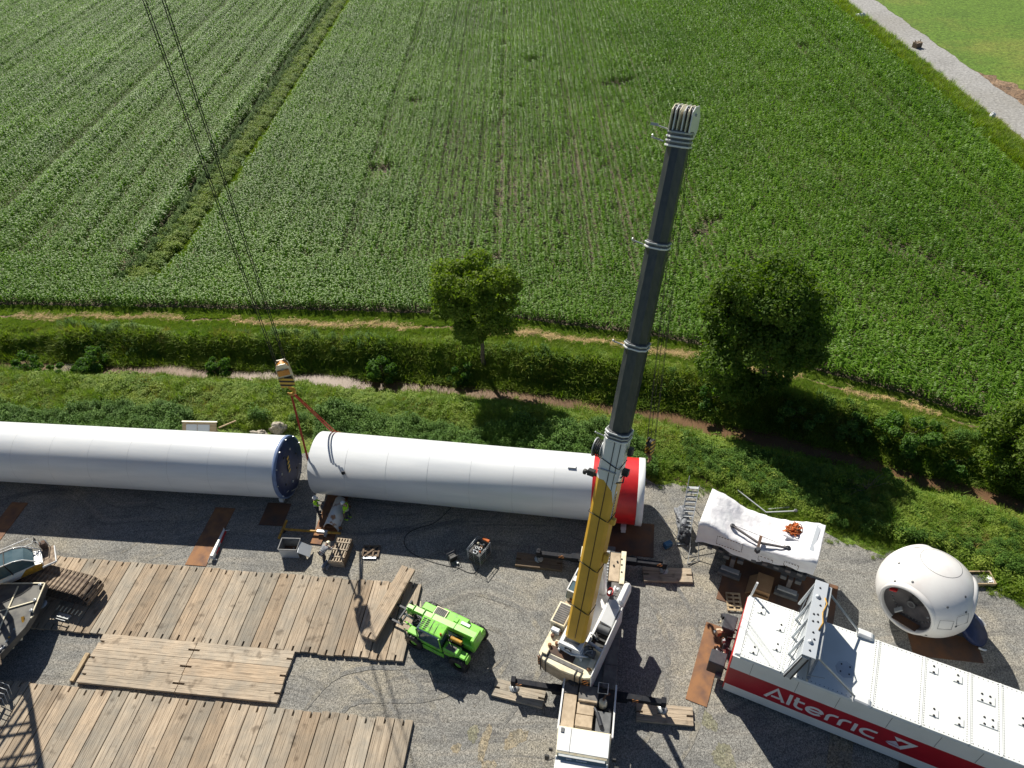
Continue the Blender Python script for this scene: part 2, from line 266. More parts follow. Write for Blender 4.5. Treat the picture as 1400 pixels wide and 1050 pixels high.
def link(name, me, parent=None, bevel=0.0, loc=None, rz=None):
    o = bpy.data.objects.new(name, me); sc.collection.objects.link(o)
    if parent: o.parent = parent
    if loc: o.location = loc
    if rz is not None: o.rotation_euler = (0, 0, rz)
    if bevel:
        m = o.modifiers.new("edge", 'BEVEL'); m.width = bevel; m.segments = 1; m.limit_method = 'ANGLE'; m.angle_limit = 0.6
    return o
def thing(name, label, cat, loc=(0, 0, 0), rz=0.0, group=None):
    o = bpy.data.objects.new(name, None); sc.collection.objects.link(o); o.location = loc; o.rotation_euler = (0, 0, rz); o.empty_display_size = 0.3
    o["label"] = label; o["category"] = cat
    if group: o["group"] = group
    return o
def tag(o, label, cat, group=None):
    o["label"] = label; o["category"] = cat
    if group: o["group"] = group
    return o
def kind(o, k, label=None):
    o["kind"] = k
    if label: o["label"] = label
    return o
def clone(root, loc, rz, label, group=None):
    kids = {}
    r = root.copy(); sc.collection.objects.link(r); r.location = loc; r.rotation_euler = (0, 0, rz); r["label"] = label
    if group: r["group"] = group
    for ch in root.children:
        c = ch.copy(); sc.collection.objects.link(c); c.parent = r
        for g in ch.children:
            d = g.copy(); sc.collection.objects.link(d); d.parent = c
    return r

# ---------------------------------------------------------------- terrain
def curve(pts):
    a = np.array(pts, float); return lambda x: np.interp(x, a[:, 0], a[:, 1])
riverC = curve([(-220, 62), (-60, 54.2), (-43, 51.9), (-34.6, 50.5), (-25.7, 49.0), (-17.7, 47.45), (-9.9, 45.7), (0, 43.5), (8.6, 40.8), (13.2, 39.2), (18, 37.0), (25, 33.7), (28.4, 31.9), (33.5, 29.2), (45, 21.6), (220, -95)])
padEdge = curve([(-220, 44), (-60, 42), (-39, 40), (-25, 38.3), (-16, 36.6), (-8, 35.7), (5, 33.3), (8, 32.6), (9.6, 31.9), (11.5, 31.3), (14.1, 29.6), (18.9, 26.7), (21.2, 25.5), (25.9, 23.6), (28.7, 20.9), (33, 17.0), (45, 9.0), (220, -105)])
pathC = curve([(-220, 66), (-60, 58.8), (-48.8, 57.6), (-34, 55.9), (-19.7, 53.2), (-7.5, 51.3), (0.3, 49.6), (6.6, 47.9), (14.8, 45.0), (23.6, 40.7), (28.8, 38.0), (33.3, 34.9), (45, 27.2), (220, -88)])
fieldEdge = curve([(-220, 70), (-60, 61.5), (-49.9, 59.9), (-34.6, 57.7), (-20.1, 55.6), (-6.3, 53.4), (1.7, 51.5), (12.8, 47.8), (24, 42.4), (29.9, 38.8), (33.5, 36.2), (45, 28.4), (220, -84)])
def smooth(t): t = np.clip(t, 0, 1); return t * t * (3 - 2 * t)
HW = 0.85
def slopefac(x):
    x = np.asarray(x, float); s = (riverC(x + 1) - riverC(x - 1)) / 2; return 1 / np.sqrt(1 + s * s)
def terr(x, y):
    d = (np.asarray(y, float) - riverC(x)) * slopefac(x)
    near = 1 - smooth((-d - HW) / 3.2); far = 1 - smooth((d - HW) / 2.6)
    t = np.where(d < 0, near, far)
    return -2.0 * t
def wob(x, y, f, a, s=0.0):
    return a * (np.sin(x * f + s) * 0.6 + np.sin(x * f * 2.7 + y * f * 1.3 + 1.7 + s) * 0.3 + np.sin(x * f * 6.1 + s * 2) * 0.15)
def grid_mesh(xs, ys, zf, name, material):
    X, Yg = np.meshgrid(xs, ys); Zg = zf(X, Yg); nx, ny = len(xs), len(ys)
    co = np.stack([X, Yg, Zg], -1).reshape(-1, 3)
    i = np.arange(ny - 1)[:, None] * nx + np.arange(nx - 1)[None, :]; i = i.ravel()
    fc = np.stack([i, i + 1, i + nx + 1, i + nx], 1)
    me = bpy.data.meshes.new(name); me.vertices.add(len(co)); me.vertices.foreach_set("co", co.ravel())
    me.loops.add(fc.size); me.loops.foreach_set("vertex_index", fc.ravel()); me.polygons.add(len(fc))
    me.polygons.foreach_set("loop_start", np.arange(0, fc.size, 4)); me.polygons.foreach_set("use_smooth", np.ones(len(fc), bool)); me.materials.append(MT[material]); me.update(calc_edges=True); me.validate()
    return link(name, me)
xs = np.unique(np.concatenate([np.linspace(-3000, -220, 8), np.linspace(-220, -64, 14), np.arange(-64, 48, 0.5), np.linspace(48, 220, 18), np.linspace(220, 3000, 8)]))
ys = np.unique(np.concatenate([np.linspace(-2000, -110, 8), np.linspace(-110, 14, 26), np.arange(14, 64, 0.4), np.linspace(64, 220, 20), np.linspace(220, 4000, 10)]))
ground = kind(grid_mesh(xs, ys, terr, "ground", 'turf'), "structure", "grassy ground with a stream trench cut through it")

def strip(name, material, xs, lo, hi, z, k="structure", nrow=2, label=None, terrain=False):
    """a sheet between two edge curves y = lo(x), y = hi(x)"""
    vs = []; fs = []
    for x in xs:
        a, b = float(lo(x)), float(hi(x))
        for j in range(nrow):
            y = a + (b - a) * j / (nrow - 1); vs.append((x, y, z + (float(terr(x, y)) if terrain else 0)))
    for i in range(len(xs) - 1):
        for j in range(nrow - 1):
            q = i * nrow + j; fs.append((q, q + nrow, q + nrow + 1, q + 1))
    mb = MB(); mb.add(vs, fs, 0, True); return kind(mb.build(name, material), k, label)
fx = np.arange(-100, 70, 0.35)
padx = np.arange(-75, 62, 0.35)
strip("gravel_pad", 'gravel', padx, lambda x: -12.0, lambda x: padEdge(x) + wob(x, 0, 1.1, 0.55), 0.012, label="grey gravel crane pad")
strip("stream", 'water', np.arange(-75, 60, 1.0), lambda x: riverC(x) - 2.0 / slopefac(x), lambda x: riverC(x) + 2.0 / slopefac(x), -1.55, label="shallow brown stream")
strip("straw_strip", 'dirt', fx[(fx > -70) & (fx < 45)], lambda x: pathC(x) - 0.02 - 0.16 * abs(math.sin(x * 0.9)) + wob(x, 0, 0.9, 0.3), lambda x: pathC(x) + 0.02 + 0.14 * abs(math.sin(x * 1.3 + 1)) + wob(x, 0, 0.9, 0.3), 0.012, label="strip of dry straw and bare earth on the bank")
# ditch between the two corn fields, its line and the roads
ditchX = curve([(0, -37.5), (60, -37.2), (64, -36.6), (68, -35.6), (99, -33.1), (166, -29.9), (400, -19)])
vergeX = lambda y: np.interp(y, [20, 70, 100, 142, 400], [55.5, 57.6, 59.7, 61.5, 73])
def sheet_y(name, material, ys, lo, hi, z, label):   # between x = lo(y) and x = hi(y)
    vs = []; fs = []
    for y in ys: vs += [(float(lo(y)), y, z), (float(hi(y)), y, z)]
    for i in range(len(ys) - 1): fs.append((2 * i, 2 * i + 1, 2 * i + 3, 2 * i + 2))
    mb = MB(); mb.add(vs, fs, 0, True); return kind(mb.build(name, material), "structure", label)
# field soil: two sheets, left and right of the ditch, front edge along the bank
def field_sheet(name, x0f, x1f, label):
    vs = []; fs = []; n = 90; ysn = np.concatenate([np.linspace(0, 1, 12) ** 1.5])
    for i in range(n + 1):
        for j, t in enumerate(ysn):
            # walk y from front edge to 330, x between the side lines at that y
            s = i / n; xa = x0f(60); xb = x1f(60); x = xa + (xb - xa) * s; yf = float(fieldEdge(x)) - 0.25 + float(wob(x, 0, 0.8, 0.12)); y = yf + (330 - yf) * t
            if j: x = float(x0f(y)) + (float(x1f(y)) - float(x0f(y))) * s
            vs.append((x, y, 0.012))
    m = len(ysn)
    for i in range(n):
        for j in range(m - 1): q = i * m + j; fs.append((q, q + m, q + m + 1, q + 1))
    mb = MB(); mb.add(vs, fs, 0, True); return kind(mb.build(name, 'soil'), "structure", label)
field_sheet("field_soil", lambda y: -200.0, lambda y: ditchX(y) - 1.3, "dark soil under the corn left of the grassy ditch")
field_sheet("field_soil", lambda y: ditchX(y) + 1.3, lambda y: vergeX(y), "dark soil under the corn right of the grassy ditch")
roadL = lambda y: np.interp(y, [20, 60, 80, 108, 141, 400], [64.5, 63.6, 63.4, 63.2, 65.0, 82]) + wob(y, 0, 0.6, 0.25)
roadR = lambda y: np.interp(y, [20, 60, 90, 110, 140, 400], [68.2, 68.4, 68.8, 69.5, 70.8, 88]) + wob(y, 2, 0.7, 0.25)
ry = np.concatenate([np.arange(10, 180, 0.8), np.arange(180, 400, 10)])
sheet_y("gravel_road", 'roadgravel', ry, roadL, roadR, 0.012, "pale gravel farm road beyond the corn")
sheet_y("meadow", 'meadow', ry, lambda y: roadR(y) + 0.1, lambda y: roadR(y) + 300, 0.010, "mown bright green meadow beyond the road")
sheet_y("bare_earth", 'dirt', np.arange(70, 104, 0.5), lambda y: roadR(y) - 0.05, lambda y: roadR(y) + max(0.0, 4.2 * math.sin(PI * (y - 70) / 34) + 0.6 * math.sin(y * 1.7)) * (1 if y < 101 else 0.3), 0.018, "bare brown earth at the roadside")

# dusty tan mud patches and rubbed steel plates on the pad
def blob(name, material, c, rx, ry, rz, z, label, n=90, k="structure", seed=0):
    r = random.Random(seed); ph = [r.uniform(0, 6.28) for _ in range(4)]
    pts = []
    for i in range(n):
        a = 2 * PI * i / n; q = 1 + 0.14 * math.sin(2 * a + ph[0]) + 0.1 * math.sin(3 * a + ph[1]) + 0.07 * math.sin(7 * a + ph[2]) + 0.05 * math.sin(17 * a + ph[3]) + r.uniform(-0.06, 0.06)
        x, y = rx * q * math.cos(a), ry * q * math.sin(a); pts.append((c[0] + x * math.cos(rz) - y * math.sin(rz), c[1] + x * math.sin(rz) + y * math.cos(rz), z))
    mb = MB(); mb.add(pts, [tuple(range(n))]); return kind(mb.build(name, material), k, label)
MT['mud'] = groundmat("dried_mud", ((0.29, 0.245, 0.17), (0.24, 0.215, 0.165), (0.22, 0.20, 0.16)), fine=17, bump=0.01, macro=1.2, fcon=0.42)
MT['mud2'] = groundmat("olive_mud", ((0.205, 0.20, 0.14), (0.24, 0.225, 0.165), (0.18, 0.18, 0.14)), fine=16, bump=0.02, macro=1.2, fcon=0.35)
for i, (p, rx, ry_, rz, mm) in enumerate([((-2.75, 15.14, 0.00), 0.26, 0.85, -0.28, 'mud'), ((-4.21, 14.98, 0.00), 0.24, 0.26, 0, 'mud'), ((-3.33, 15.66, 0.00), 0.3, 0.42, 0.1, 'mud2'), ((-1.10, 15.25, 0.00), 0.62, 0.42, 0.5, 'mud'), ((-2.55, 14.01, 0.00), 0.35, 0.3, 0, 'mud'), ((9.05, 15.46, 0.00), 0.4, 0.5, 0.3, 'mud2'), ((9.40, 13.62, 0.00), 0.6, 0.6, 0.2, 'mud2')]):
    blob("mud_patch", mm, p, rx, ry_, rz, 0.018, "patch of dried pale mud on the gravel", seed=i)
p = (12.01, 31.96, 0.00); blob("earth_patch", 'dirt', (p[0] + 0.3, p[1], 0), 2.6, 0.9, -0.35, 0.017, "trampled brown earth at the pad edge", seed=9)

# wheel ruts pressed into the gravel
def rut(pts, wd, seed):
    r = random.Random(seed); P = [Vector((q[0], q[1])) for q in pts]; out = []
    for i in range(len(P) - 1):
        a, b, c, d = P[max(0, i - 1)], P[i], P[i + 1], P[min(len(P) - 1, i + 2)]
        for k in range(14): t = k / 14; out.append(0.5 * ((2 * b) + (c - a) * t + (2 * a - 5 * b + 4 * c - d) * t * t + (3 * b - a - 3 * c + d) * t ** 3))
    for off in (-0.95, 0.95):
        vs = []
        for i in range(1, len(out) - 1):
            d = (out[i + 1] - out[i - 1]).normalized(); n = Vector((-d.y, d.x)); w2 = wd * (0.35 + 0.65 * min(1, i / 8, (len(out) - i) / 8)); a = out[i] + n * (off - w2 / 2 + r.uniform(-.03, .03)); b = out[i] + n * (off + w2 / 2 + r.uniform(-.03, .03)); vs += [(a.x, a.y, (0.0145, 0.0215, 0.0245, 0.0275, 0.0305)[seed - 1]), (b.x, b.y, (0.0145, 0.0215, 0.0245, 0.0275, 0.0305)[seed - 1])]
        mb = MB(); mb.add(vs, [(2 * i, 2 * i + 1, 2 * i + 3, 2 * i + 2) for i in range(len(vs) // 2 - 1)]); kind(mb.build("wheel_rut", 'rutgravel'), "structure", "wheel rut pressed into the gravel")
rut([(-9.48, 20.05, 0.00), (-6.81, 17.56, 0.00), (-5.49, 14.45, 0.00)], 0.3, 1); rut([(-26.21, 28.03, 0.00), (-24.46, 29.32, 0.00), (-20.66, 30.80, 0.00)], 0.28, 2); rut([(-3.59, 23.09, 0.00), (-0.98, 21.92, 0.00), (-0.26, 19.60, 0.00), (-2.82, 16.11, 0.00)], 0.3, 3)
rut([(6.07, 13.69, 0.00), (8.02, 16.53, 0.00), (8.75, 20.72, 0.00), (8.06, 23.68, 0.00)], 0.3, 4); rut([(-11.89, 16.73, 0.00), (-10.15, 18.61, 0.00), (-5.23, 18.68, 0.00), (-1.89, 20.61, 0.00)], 0.26, 5)
# ---------------------------------------------------------------- scattered growth (geometry nodes on point sets)
def variant(name, build, mats):
    mb = MB(); build(mb); me = mb.mesh(name, mats); o = bpy.data.objects.new(name, me); return o
def scatter(name, pts, rots, scales, variants, label, tilt=0.0):
    n = len(pts); me = bpy.data.meshes.new(name + "_points"); me.vertices.add(n); me.vertices.foreach_set("co", np.asarray(pts, np.float32).ravel())
    rot = np.zeros((n, 3), np.float32); rot[:, 2] = rots; rot[:, 0] = rng.normal(0, 1, n) * tilt; rot[:, 1] = rng.normal(0, 1, n) * tilt
    a = me.attributes.new("rot", 'FLOAT_VECTOR', 'POINT'); a.data.foreach_set("vector", rot.ravel())
    a = me.attributes.new("scl", 'FLOAT', 'POINT'); a.data.foreach_set("value", np.asarray(scales, np.float32))
    a = me.attributes.new("idx", 'INT', 'POINT'); a.data.foreach_set("value", rng.integers(0, len(variants), n).astype(np.int32))
    o = link(name, me); ng = bpy.data.node_groups.new(name, 'GeometryNodeTree')
    ng.interface.new_socket("Geometry", in_out='INPUT', socket_type='NodeSocketGeometry'); ng.interface.new_socket("Geometry", in_out='OUTPUT', socket_type='NodeSocketGeometry')
    N = ng.nodes; L = ng.links; gi = N.new("NodeGroupInput"); go = N.new("NodeGroupOutput"); ip = N.new("GeometryNodeInstanceOnPoints")
    col = bpy.data.collections.new(name + "_kinds")
    for v in variants: col.objects.link(v)
    ci = N.new("GeometryNodeCollectionInfo"); ci.inputs["Collection"].default_value = col; ci.inputs["Separate Children"].default_value = True; ci.inputs["Reset Children"].default_value = True
    ra = N.new("GeometryNodeInputNamedAttribute"); ra.data_type = 'FLOAT_VECTOR'; ra.inputs["Name"].default_value = "rot"
    sa = N.new("GeometryNodeInputNamedAttribute"); sa.data_type = 'FLOAT'; sa.inputs["Name"].default_value = "scl"
    ia = N.new("GeometryNodeInputNamedAttribute"); ia.data_type = 'INT'; ia.inputs["Name"].default_value = "idx"
    L.new(gi.outputs[0], ip.inputs["Points"]); L.new(ci.outputs[0], ip.inputs["Instance"]); ip.inputs["Pick Instance"].default_value = True
    L.new(ra.outputs["Attribute"], ip.inputs["Rotation"]); L.new(sa.outputs["Attribute"], ip.inputs["Scale"]); L.new(ia.outputs["Attribute"], ip.inputs["Instance Index"])
    L.new(ip.outputs[0], go.inputs[0]); md = o.modifiers.new("scatter", 'NODES'); md.node_group = ng
    return kind(o, "stuff", label)
RW = np.array(CM); F = 975.0
def inview(x, y, z=0.5, mg=110):
    p = np.stack([x, y, np.full_like(x, z) - CAMH], 0); c = RW.T @ p; d = -c[2]; u = 700 + F * c[0] / d; v = 525 - F * c[1] / d
    return (d > 0) & (u > -mg) & (u < 1400 + mg) & (v > -mg * 0.5) & (v < 1050 + mg)
MT['corn'] = leafmat("corn_leaf", (0.085, 0.180, 0.014), (0.185, 0.320, 0.032), rough=0.48, trans=0.42, spec=0.24, patch=0.06)
MT['weed'] = leafmat("weed_leaf", (0.115, 0.215, 0.028), (0.275, 0.335, 0.055), rough=0.6, trans=0.35, patch=0.35)
MT['nettle'] = leafmat("nettle_leaf", (0.055, 0.130, 0.020), (0.115, 0.205, 0.032), rough=0.65, trans=0.25, patch=0.5)
MT['grassb'] = leafmat("grass_blade", (0.140, 0.240, 0.028), (0.250, 0.310, 0.050), rough=0.6, trans=0.4, patch=0.5)
MT['drygrass'] = leafmat("dry_grass", (0.20, 0.20, 0.06), (0.33, 0.26, 0.10), rough=0.7, trans=0.35, patch=0.5)
MT['treeleaf'] = leafmat("tree_leaf", (0.065, 0.125, 0.018), (0.185, 0.250, 0.034), rough=0.6, trans=0.38, spec=0.2, patch=0.8)
MT['shrubleaf'] = leafmat("shrub_leaf", (0.055, 0.130, 0.028), (0.125, 0.225, 0.045), rough=0.6, trans=0.4, spec=0.2, patch=0.8)
def blade(mb, p, az, L, wd, lift, droop, n=4, mi=0, fold=0.0):
    p = Vector(p); h = Vector((math.cos(az), math.sin(az), 0)); s = Vector((-math.sin(az), math.cos(az), 0)); vs = []; fs = []; q = p.copy(); el = lift
    for i in range(n + 1):
        t = i / n; ww = wd * (0.55 + 0.9 * t) * (1 - t) ** 0.6 if i < n else 0.0
        ww = wd * math.sin(PI * (0.12 + 0.86 * t)) * 0.5
        vs += [q - s * ww, q + s * ww]
        q = q + (h * math.cos(el) + Vector((0, 0, 1)) * math.sin(el)) * L / n; el -= droop / n
    for i in range(n): fs.append((2 * i, 2 * i + 1, 2 * i + 3, 2 * i + 2))
    mb.add(vs, fs, mi, True)
def corn_builder(seed):
    def b(mb):
        r = random.Random(seed); H = 1.35; mb.tube((0, 0, 0), (0.02, 0.01, H * 0.8), 0.014, 4, 0.007, caps=False)
        a = r.uniform(0, 6.28)
        for i in range(10):
            a += PI + r.uniform(-0.5, 0.5); z = 0.15 + H * 0.72 * i / 9
            blade(mb, (0, 0, z), a, r.uniform(0.55, 0.8) * (0.75 if i > 7 else 1), 0.10, r.uniform(0.8, 1.15), r.uniform(1.6, 2.3), 4)
    return b
def leafy_builder(seed, R, H, n, ls, mi=0, stems=0):
    def b(mb):
        r = random.Random(seed)
        for i in range(n):
            a = r.uniform(0, 6.28); rr = R * math.sqrt(r.random()); z = H * (0.15 + 0.85 * r.random()) * (1 - 0.5 * (rr / R) ** 2)
            l = ls * r.uniform(0.6, 1.3); blade(mb, (rr * math.cos(a), rr * math.sin(a), z), r.uniform(0, 6.28), l, l * 0.55, r.uniform(-0.2, 0.9), r.uniform(0.3, 1.2), 2, mi)
        for i in range(stems):
            a = r.uniform(0, 6.28); rr = R * r.random(); mb.tube((rr * math.cos(a) * .5, rr * math.sin(a) * .5, 0), (rr * math.cos(a), rr * math.sin(a), H * 0.9), 0.01, 3, caps=False, mi=mi)
    return b
def grass_builder(seed, R, H, n, wd=0.022):
    def b(mb):
        r = random.Random(seed)
        for i in range(n):
            a = r.uniform(0, 6.28); rr = R * math.sqrt(r.random()); blade(mb, (rr * math.cos(a), rr * math.sin(a), 0), r.uniform(0, 6.28), H * r.uniform(0.6, 1.2), wd, r.uniform(1.0, 1.5), r.uniform(0.3, 1.6), 3)
    return b
corn_v = [variant("corn_plant", corn_builder(s), 'corn') for s in range(6)]
weed_v = [variant("weed_clump", leafy_builder(20 + s, 0.42, 0.66, 190, 0.115, 0, 4), 'weed') for s in range(4)]
nettle_v = [variant("nettle_clump", leafy_builder(40 + s, 0.36, 1.2, 210, 0.11, 0, 6), 'nettle') for s in range(4)]
grass_v = [variant("grass_tuft", grass_builder(60 + s, 0.22, 0.30, 46), 'grassb') for s in range(4)]
tall_v = [variant("tall_grass", grass_builder(80 + s, 0.25, 0.75, 60, 0.025), 'weed') for s in range(3)]
dry_v = [variant("dry_tuft", grass_builder(90 + s, 0.25, 0.55, 50, 0.024), 'drygrass') for s in range(3)]

# corn: rows along the field direction, headland rows along the bank
RD = np.array([0.0507, 0.9987]); RN = np.array([RD[1], -RD[0]])
def noise2(x, y, f, s=0.0):
    return (np.sin(x * f + 1.3 * np.sin(y * f * 0.7 + s)) + np.sin(y * f * 1.1 + 1.7 * np.sin(x * f * 0.8 + 2 + s)) + np.sin((x + y) * f * 0.6 + s * 3)) / 3
bare = [(-14.2, 83.3, 1.0), (-13.4, 82.5, 0.8), (19.0, 106, 1.3), (17, 105.5, 1.0), (21.5, 65, 0.9), (22.4, 65.4, 0.7), (20.2, 63.0, 0.8), (49, 116, 1.2), (27, 113, 0.9), (24, 58, 0.6), (16, 62, 0.7), (-11, 104, 1.0), (7, 118, 1.2)]
def tramat(u): return (abs(u - TRC) < 0.38) or (abs(u - TRL) < 0.38)
TRC = RN[0] * -0.45 + RN[1] * 71.4; TRL = RN[0] * -43.1 + RN[1] * 107.2
def corn_points():
    P = []
    us = np.arange(-150, 75, 0.75)
    for k, u in enumerate(us):
        v = np.arange(30, 182, 0.27); v = v + rng.uniform(-0.07, 0.07, len(v)); uu = u + rng.normal(0, 0.035, len(v))
        x = RN[0] * uu + RD[0] * v; y = RN[1] * uu + RD[1] * v
        ok = (y > fieldEdge(x) + 8.5) & inview(x, y, 1.0)
        tram = np.zeros(len(v), bool)
        left = x < ditchX(y); rowf = rng.normal(0, 0.075) - (0.13 if rng.random() < 0.10 else 0)
        keep = rng.random(len(v)) < np.where(tramat(u), 0.45, 0.95)
        ok &= keep
        P.append(np.stack([x, y, np.zeros_like(x) + rowf * (1.0 + 0.5 * left)], 1)[ok])
    for d in np.arange(0.15, 8.4, 0.75):       # headland rows
        x = np.arange(-75, 60, 0.24); x = x + rng.uniform(-0.07, 0.07, len(x)); y = fieldEdge(x) + d / slopefac(x) + rng.normal(0, 0.035, len(x))
        ok = inview(x, y, 1.0) & (rng.random(len(x)) < 0.95); P.append(np.stack([x, y, np.zeros_like(x)], 1)[ok])
    P = np.concatenate(P); x, y, rf = P[:, 0], P[:, 1], P[:, 2]
    ok = (np.abs(x - ditchX(y)) > 2.6 + 0.2 * np.sin(y * 0.7)) | (y < 61.5); ok &= x < vergeX(y) - 0.2
    for bx, by, br in bare:
        d = np.hypot((x - bx) / 1.5, y - by); ok &= d > br * (0.7 + 0.5 * rng.random(len(x)))
    tr = np.abs((x - 38.6) - (y - 57) * -0.62) < 0.45; ok &= ~(tr & (y > 50) & (y < 62) & (rng.random(len(x)) < 0.85))
    tr = np.abs((x - 41.4) - (y - 54) * -0.62) < 0.4; ok &= ~(tr & (y > 50) & (y < 59) & (rng.random(len(x)) < 0.8))
    x, y, rf = x[ok], y[ok], rf[ok]
    # thinner growth in the middle where the rows show
    sp = np.exp(-((x - 5) / 13) ** 2 - ((y - 78) / 22) ** 2)
    scl = 0.98 + rf - 0.24 * sp + 0.07 * noise2(x, y, 0.35) + rng.normal(0, 0.05, len(x)) + 0.05 * noise2(x, y, 1.7, 2)
    keep = rng.random(len(x)) > 0.12 * sp
    return np.stack([x, y, np.zeros_like(x)], 1)[keep], scl[keep]
cp, cs = corn_points()
scatter("corn_crop", cp, rng.uniform(0, 6.28, len(cp)), cs, corn_v, "waist-high green corn in rows across the field", 0.06)
print("corn plants", len(cp))

def band_points(n, x0, x1, lo, hi, keepf=None, mg=110):
    x = rng.uniform(x0, x1, n); t = rng.random(n); a = lo(x); b = hi(x); y = a + (b - a) * t
    ok = inview(x, y, 0.3, mg)
    if keepf is not None: ok &= keepf(x, y, t)
    x, y = x[ok], y[ok]; return np.stack([x, y, terr(x, y)], 1)
def sc_band(name, n, x0, x1, lo, hi, var, label, s0=1.0, sv=0.2, keepf=None, tilt=0.12):
    p = band_points(n, x0, x1, lo, hi, keepf); s = s0 * (1 + rng.normal(0, sv, len(p)).clip(-0.45, 0.6)) * (1 + 0.25 * noise2(p[:, 0], p[:, 1], 0.9))
    return scatter(name, p, rng.uniform(0, 6.28, len(p)), s, var, label, tilt)
K = lambda x: 1 / slopefac(x)
# near bank: nettles hard behind the tower, mixed herbs and grass down to the water
sc_band("nettle_bed", 4200, -60, 9.5, lambda x: padEdge(x) + 0.2, lambda x: padEdge(x) + 3.4 + wob(x, 0, 0.35, 1.3), nettle_v, "dense dark green nettles behind the tower sections", 0.95, 0.2, lambda x, y, t: ~((x > -25.6) & (x < -15) & (y < padEdge(x) + 3.2)))
sc_band("nettle_bed", 2600, 12, 46, lambda x: padEdge(x) + 1.5 + wob(x, 0, 0.5, 0.8), lambda x: padEdge(x) + (riverC(x) - padEdge(x)) * 0.62, nettle_v, "dark rank nettles on the near bank behind the hub", 0.62, 0.2, lambda x, y, t: noise2(x, y, 0.4, 1) > -0.25)
sc_band("bank_weeds", 9500, -60, 48, lambda x: padEdge(x) + 0.1 + np.where(x > 9, 1.2, 2.5), lambda x: riverC(x) - 0.85 * K(x), weed_v, "mixed green herbs on the near bank of the stream", 0.8, 0.25)
sc_band("bank_grass", 9500, -60, 48, lambda x: padEdge(x) - 0.2 + np.where(x > 9, 0.5, 2.5), lambda x: riverC(x) - 0.65 * K(x), grass_v, "green grass on the near bank of the stream", 1.2, 0.3)
sc_band("dry_grass", 4200, -60, 48, lambda x: padEdge(x) + 3.0, lambda x: riverC(x) - 0.65 * K(x), dry_v, "tawny dry grass between the herbs on the near bank", 0.9, 0.3, lambda x, y, t: noise2(x, y, 0.8, 4) > 0.1)
sc_band("pad_edge_grass", 2600, 8.5, 48, lambda x: padEdge(x) - 0.9, lambda x: padEdge(x) + 1.2, grass_v, "patchy grass creeping over the gravel edge", 0.7, 0.3, lambda x, y, t: rng.random(len(x)) < t * 0.9)
sc_band("bank_tall_grass", 5200, -60, 48, lambda x: padEdge(x) + np.where(x > 9, 1.0, 3.3), lambda x: riverC(x) - 0.8 * K(x), tall_v, "tall olive grass on the near bank of the stream", 0.85, 0.35, lambda x, y, t: noise2(x, y, 0.6, 6) > -0.3)
# far bank
sc_band("far_bank_weeds", 12500, -64, 48, lambda x: riverC(x) + 0.6 * K(x), lambda x: pathC(x) - (2.3 + 0.5 * np.sin(x * 0.4)) * K(x), weed_v, "tall rank herbs on the far bank of the stream", 0.78, 0.4)
sc_band("far_bank_grass", 9000, -64, 48, lambda x: riverC(x) + 0.45 * K(x), lambda x: pathC(x) - 2.3 * K(x), tall_v, "tall grass among the herbs on the far bank", 1.05, 0.35)
sc_band("far_bank_dry_grass", 3600, -64, 48, lambda x: riverC(x) + 0.6 * K(x), lambda x: pathC(x) - 2.0 * K(x), dry_v, "tawny grass heads among the far bank herbs", 1.0, 0.35, lambda x, y, t: noise2(x, y, 0.7, 9) > -0.2)
sc_band("far_bank_nettles", 1500, -64, 48, lambda x: riverC(x) + 1.0 * K(x), lambda x: riverC(x) + 3.6 * K(x), nettle_v, "dark nettles overhanging the water", 0.8, 0.25, lambda x, y, t: noise2(x, y, 0.6, 7) > 0.0)
sc_band("strip_grass", 36000, -64, 48, lambda x: pathC(x) - 2.9 * K(x), lambda x: fieldEdge(x) - 0.3, grass_v, "short yellow-green grass strip beside the corn", 0.55, 0.25, lambda x, y, t: np.abs(y - pathC(x) - wob(x, 0, 0.9, 0.3)) > 0.16)
def straw_b(seed):
    def b(mb):
        r = random.Random(seed)
        for i in range(40):
            a = r.uniform(0, PI); c = Vector((r.gauss(0, 0.2), r.gauss(0, 0.16), r.uniform(0.01, 0.1))); d = Vector((math.cos(a), math.sin(a), r.uniform(-0.1, 0.1))) * r.uniform(0.1, 0.22)
            mb.bar(c - d, c + d, 0.014, 0.006)
    return b
straw_v = [variant("straw_wisp", straw_b(s), 'straw') for s in range(3)]
sc_band("loose_straw", 1500, -64, 46, lambda x: pathC(x) - 0.22 + wob(x, 0, 0.9, 0.3), lambda x: pathC(x) + 0.22 + wob(x, 0, 0.9, 0.3), straw_v, "line of loose dry straw along the grass strip", 0.9, 0.3, lambda x, y, t: noise2(x, y, 0.5, 3) > -0.45)
# ditch between the fields, verge by the road
def ditch_pts(n, xw, y0, y1, xf, off=0.0):
    y = y0 + (y1 - y0) * rng.random(n); x = xf(y) + off + rng.uniform(-xw, xw, n); ok = inview(x, y, 0.3); return np.stack([x, y, np.zeros_like(x)], 1)[ok]
def sc_line(name, n, xw, y0, y1, xf, var, label, s0, off=0.0):
    p = ditch_pts(n, xw, y0, y1, xf, off); s = s0 * (1 + rng.normal(0, 0.25, len(p)).clip(-0.5, 0.7)); return scatter(name, p, rng.uniform(0, 6.28, len(p)), s, var, label, 0.12)
sc_line("ditch_weeds", 5200, 1.25, 61, 185, ditchX, weed_v, "tangled weeds along the ditch between the corn fields", 1.1, -0.2)
sc_line("ditch_nettles", 1500, 0.45, 61, 185, ditchX, nettle_v, "dark nettles on the left side of the ditch between the corn fields", 0.85, -1.35)
sc_line("ditch_grass", 9000, 0.8, 61, 185, ditchX, grass_v, "yellow-green grass edge of the ditch between the corn fields", 0.9, 1.55)
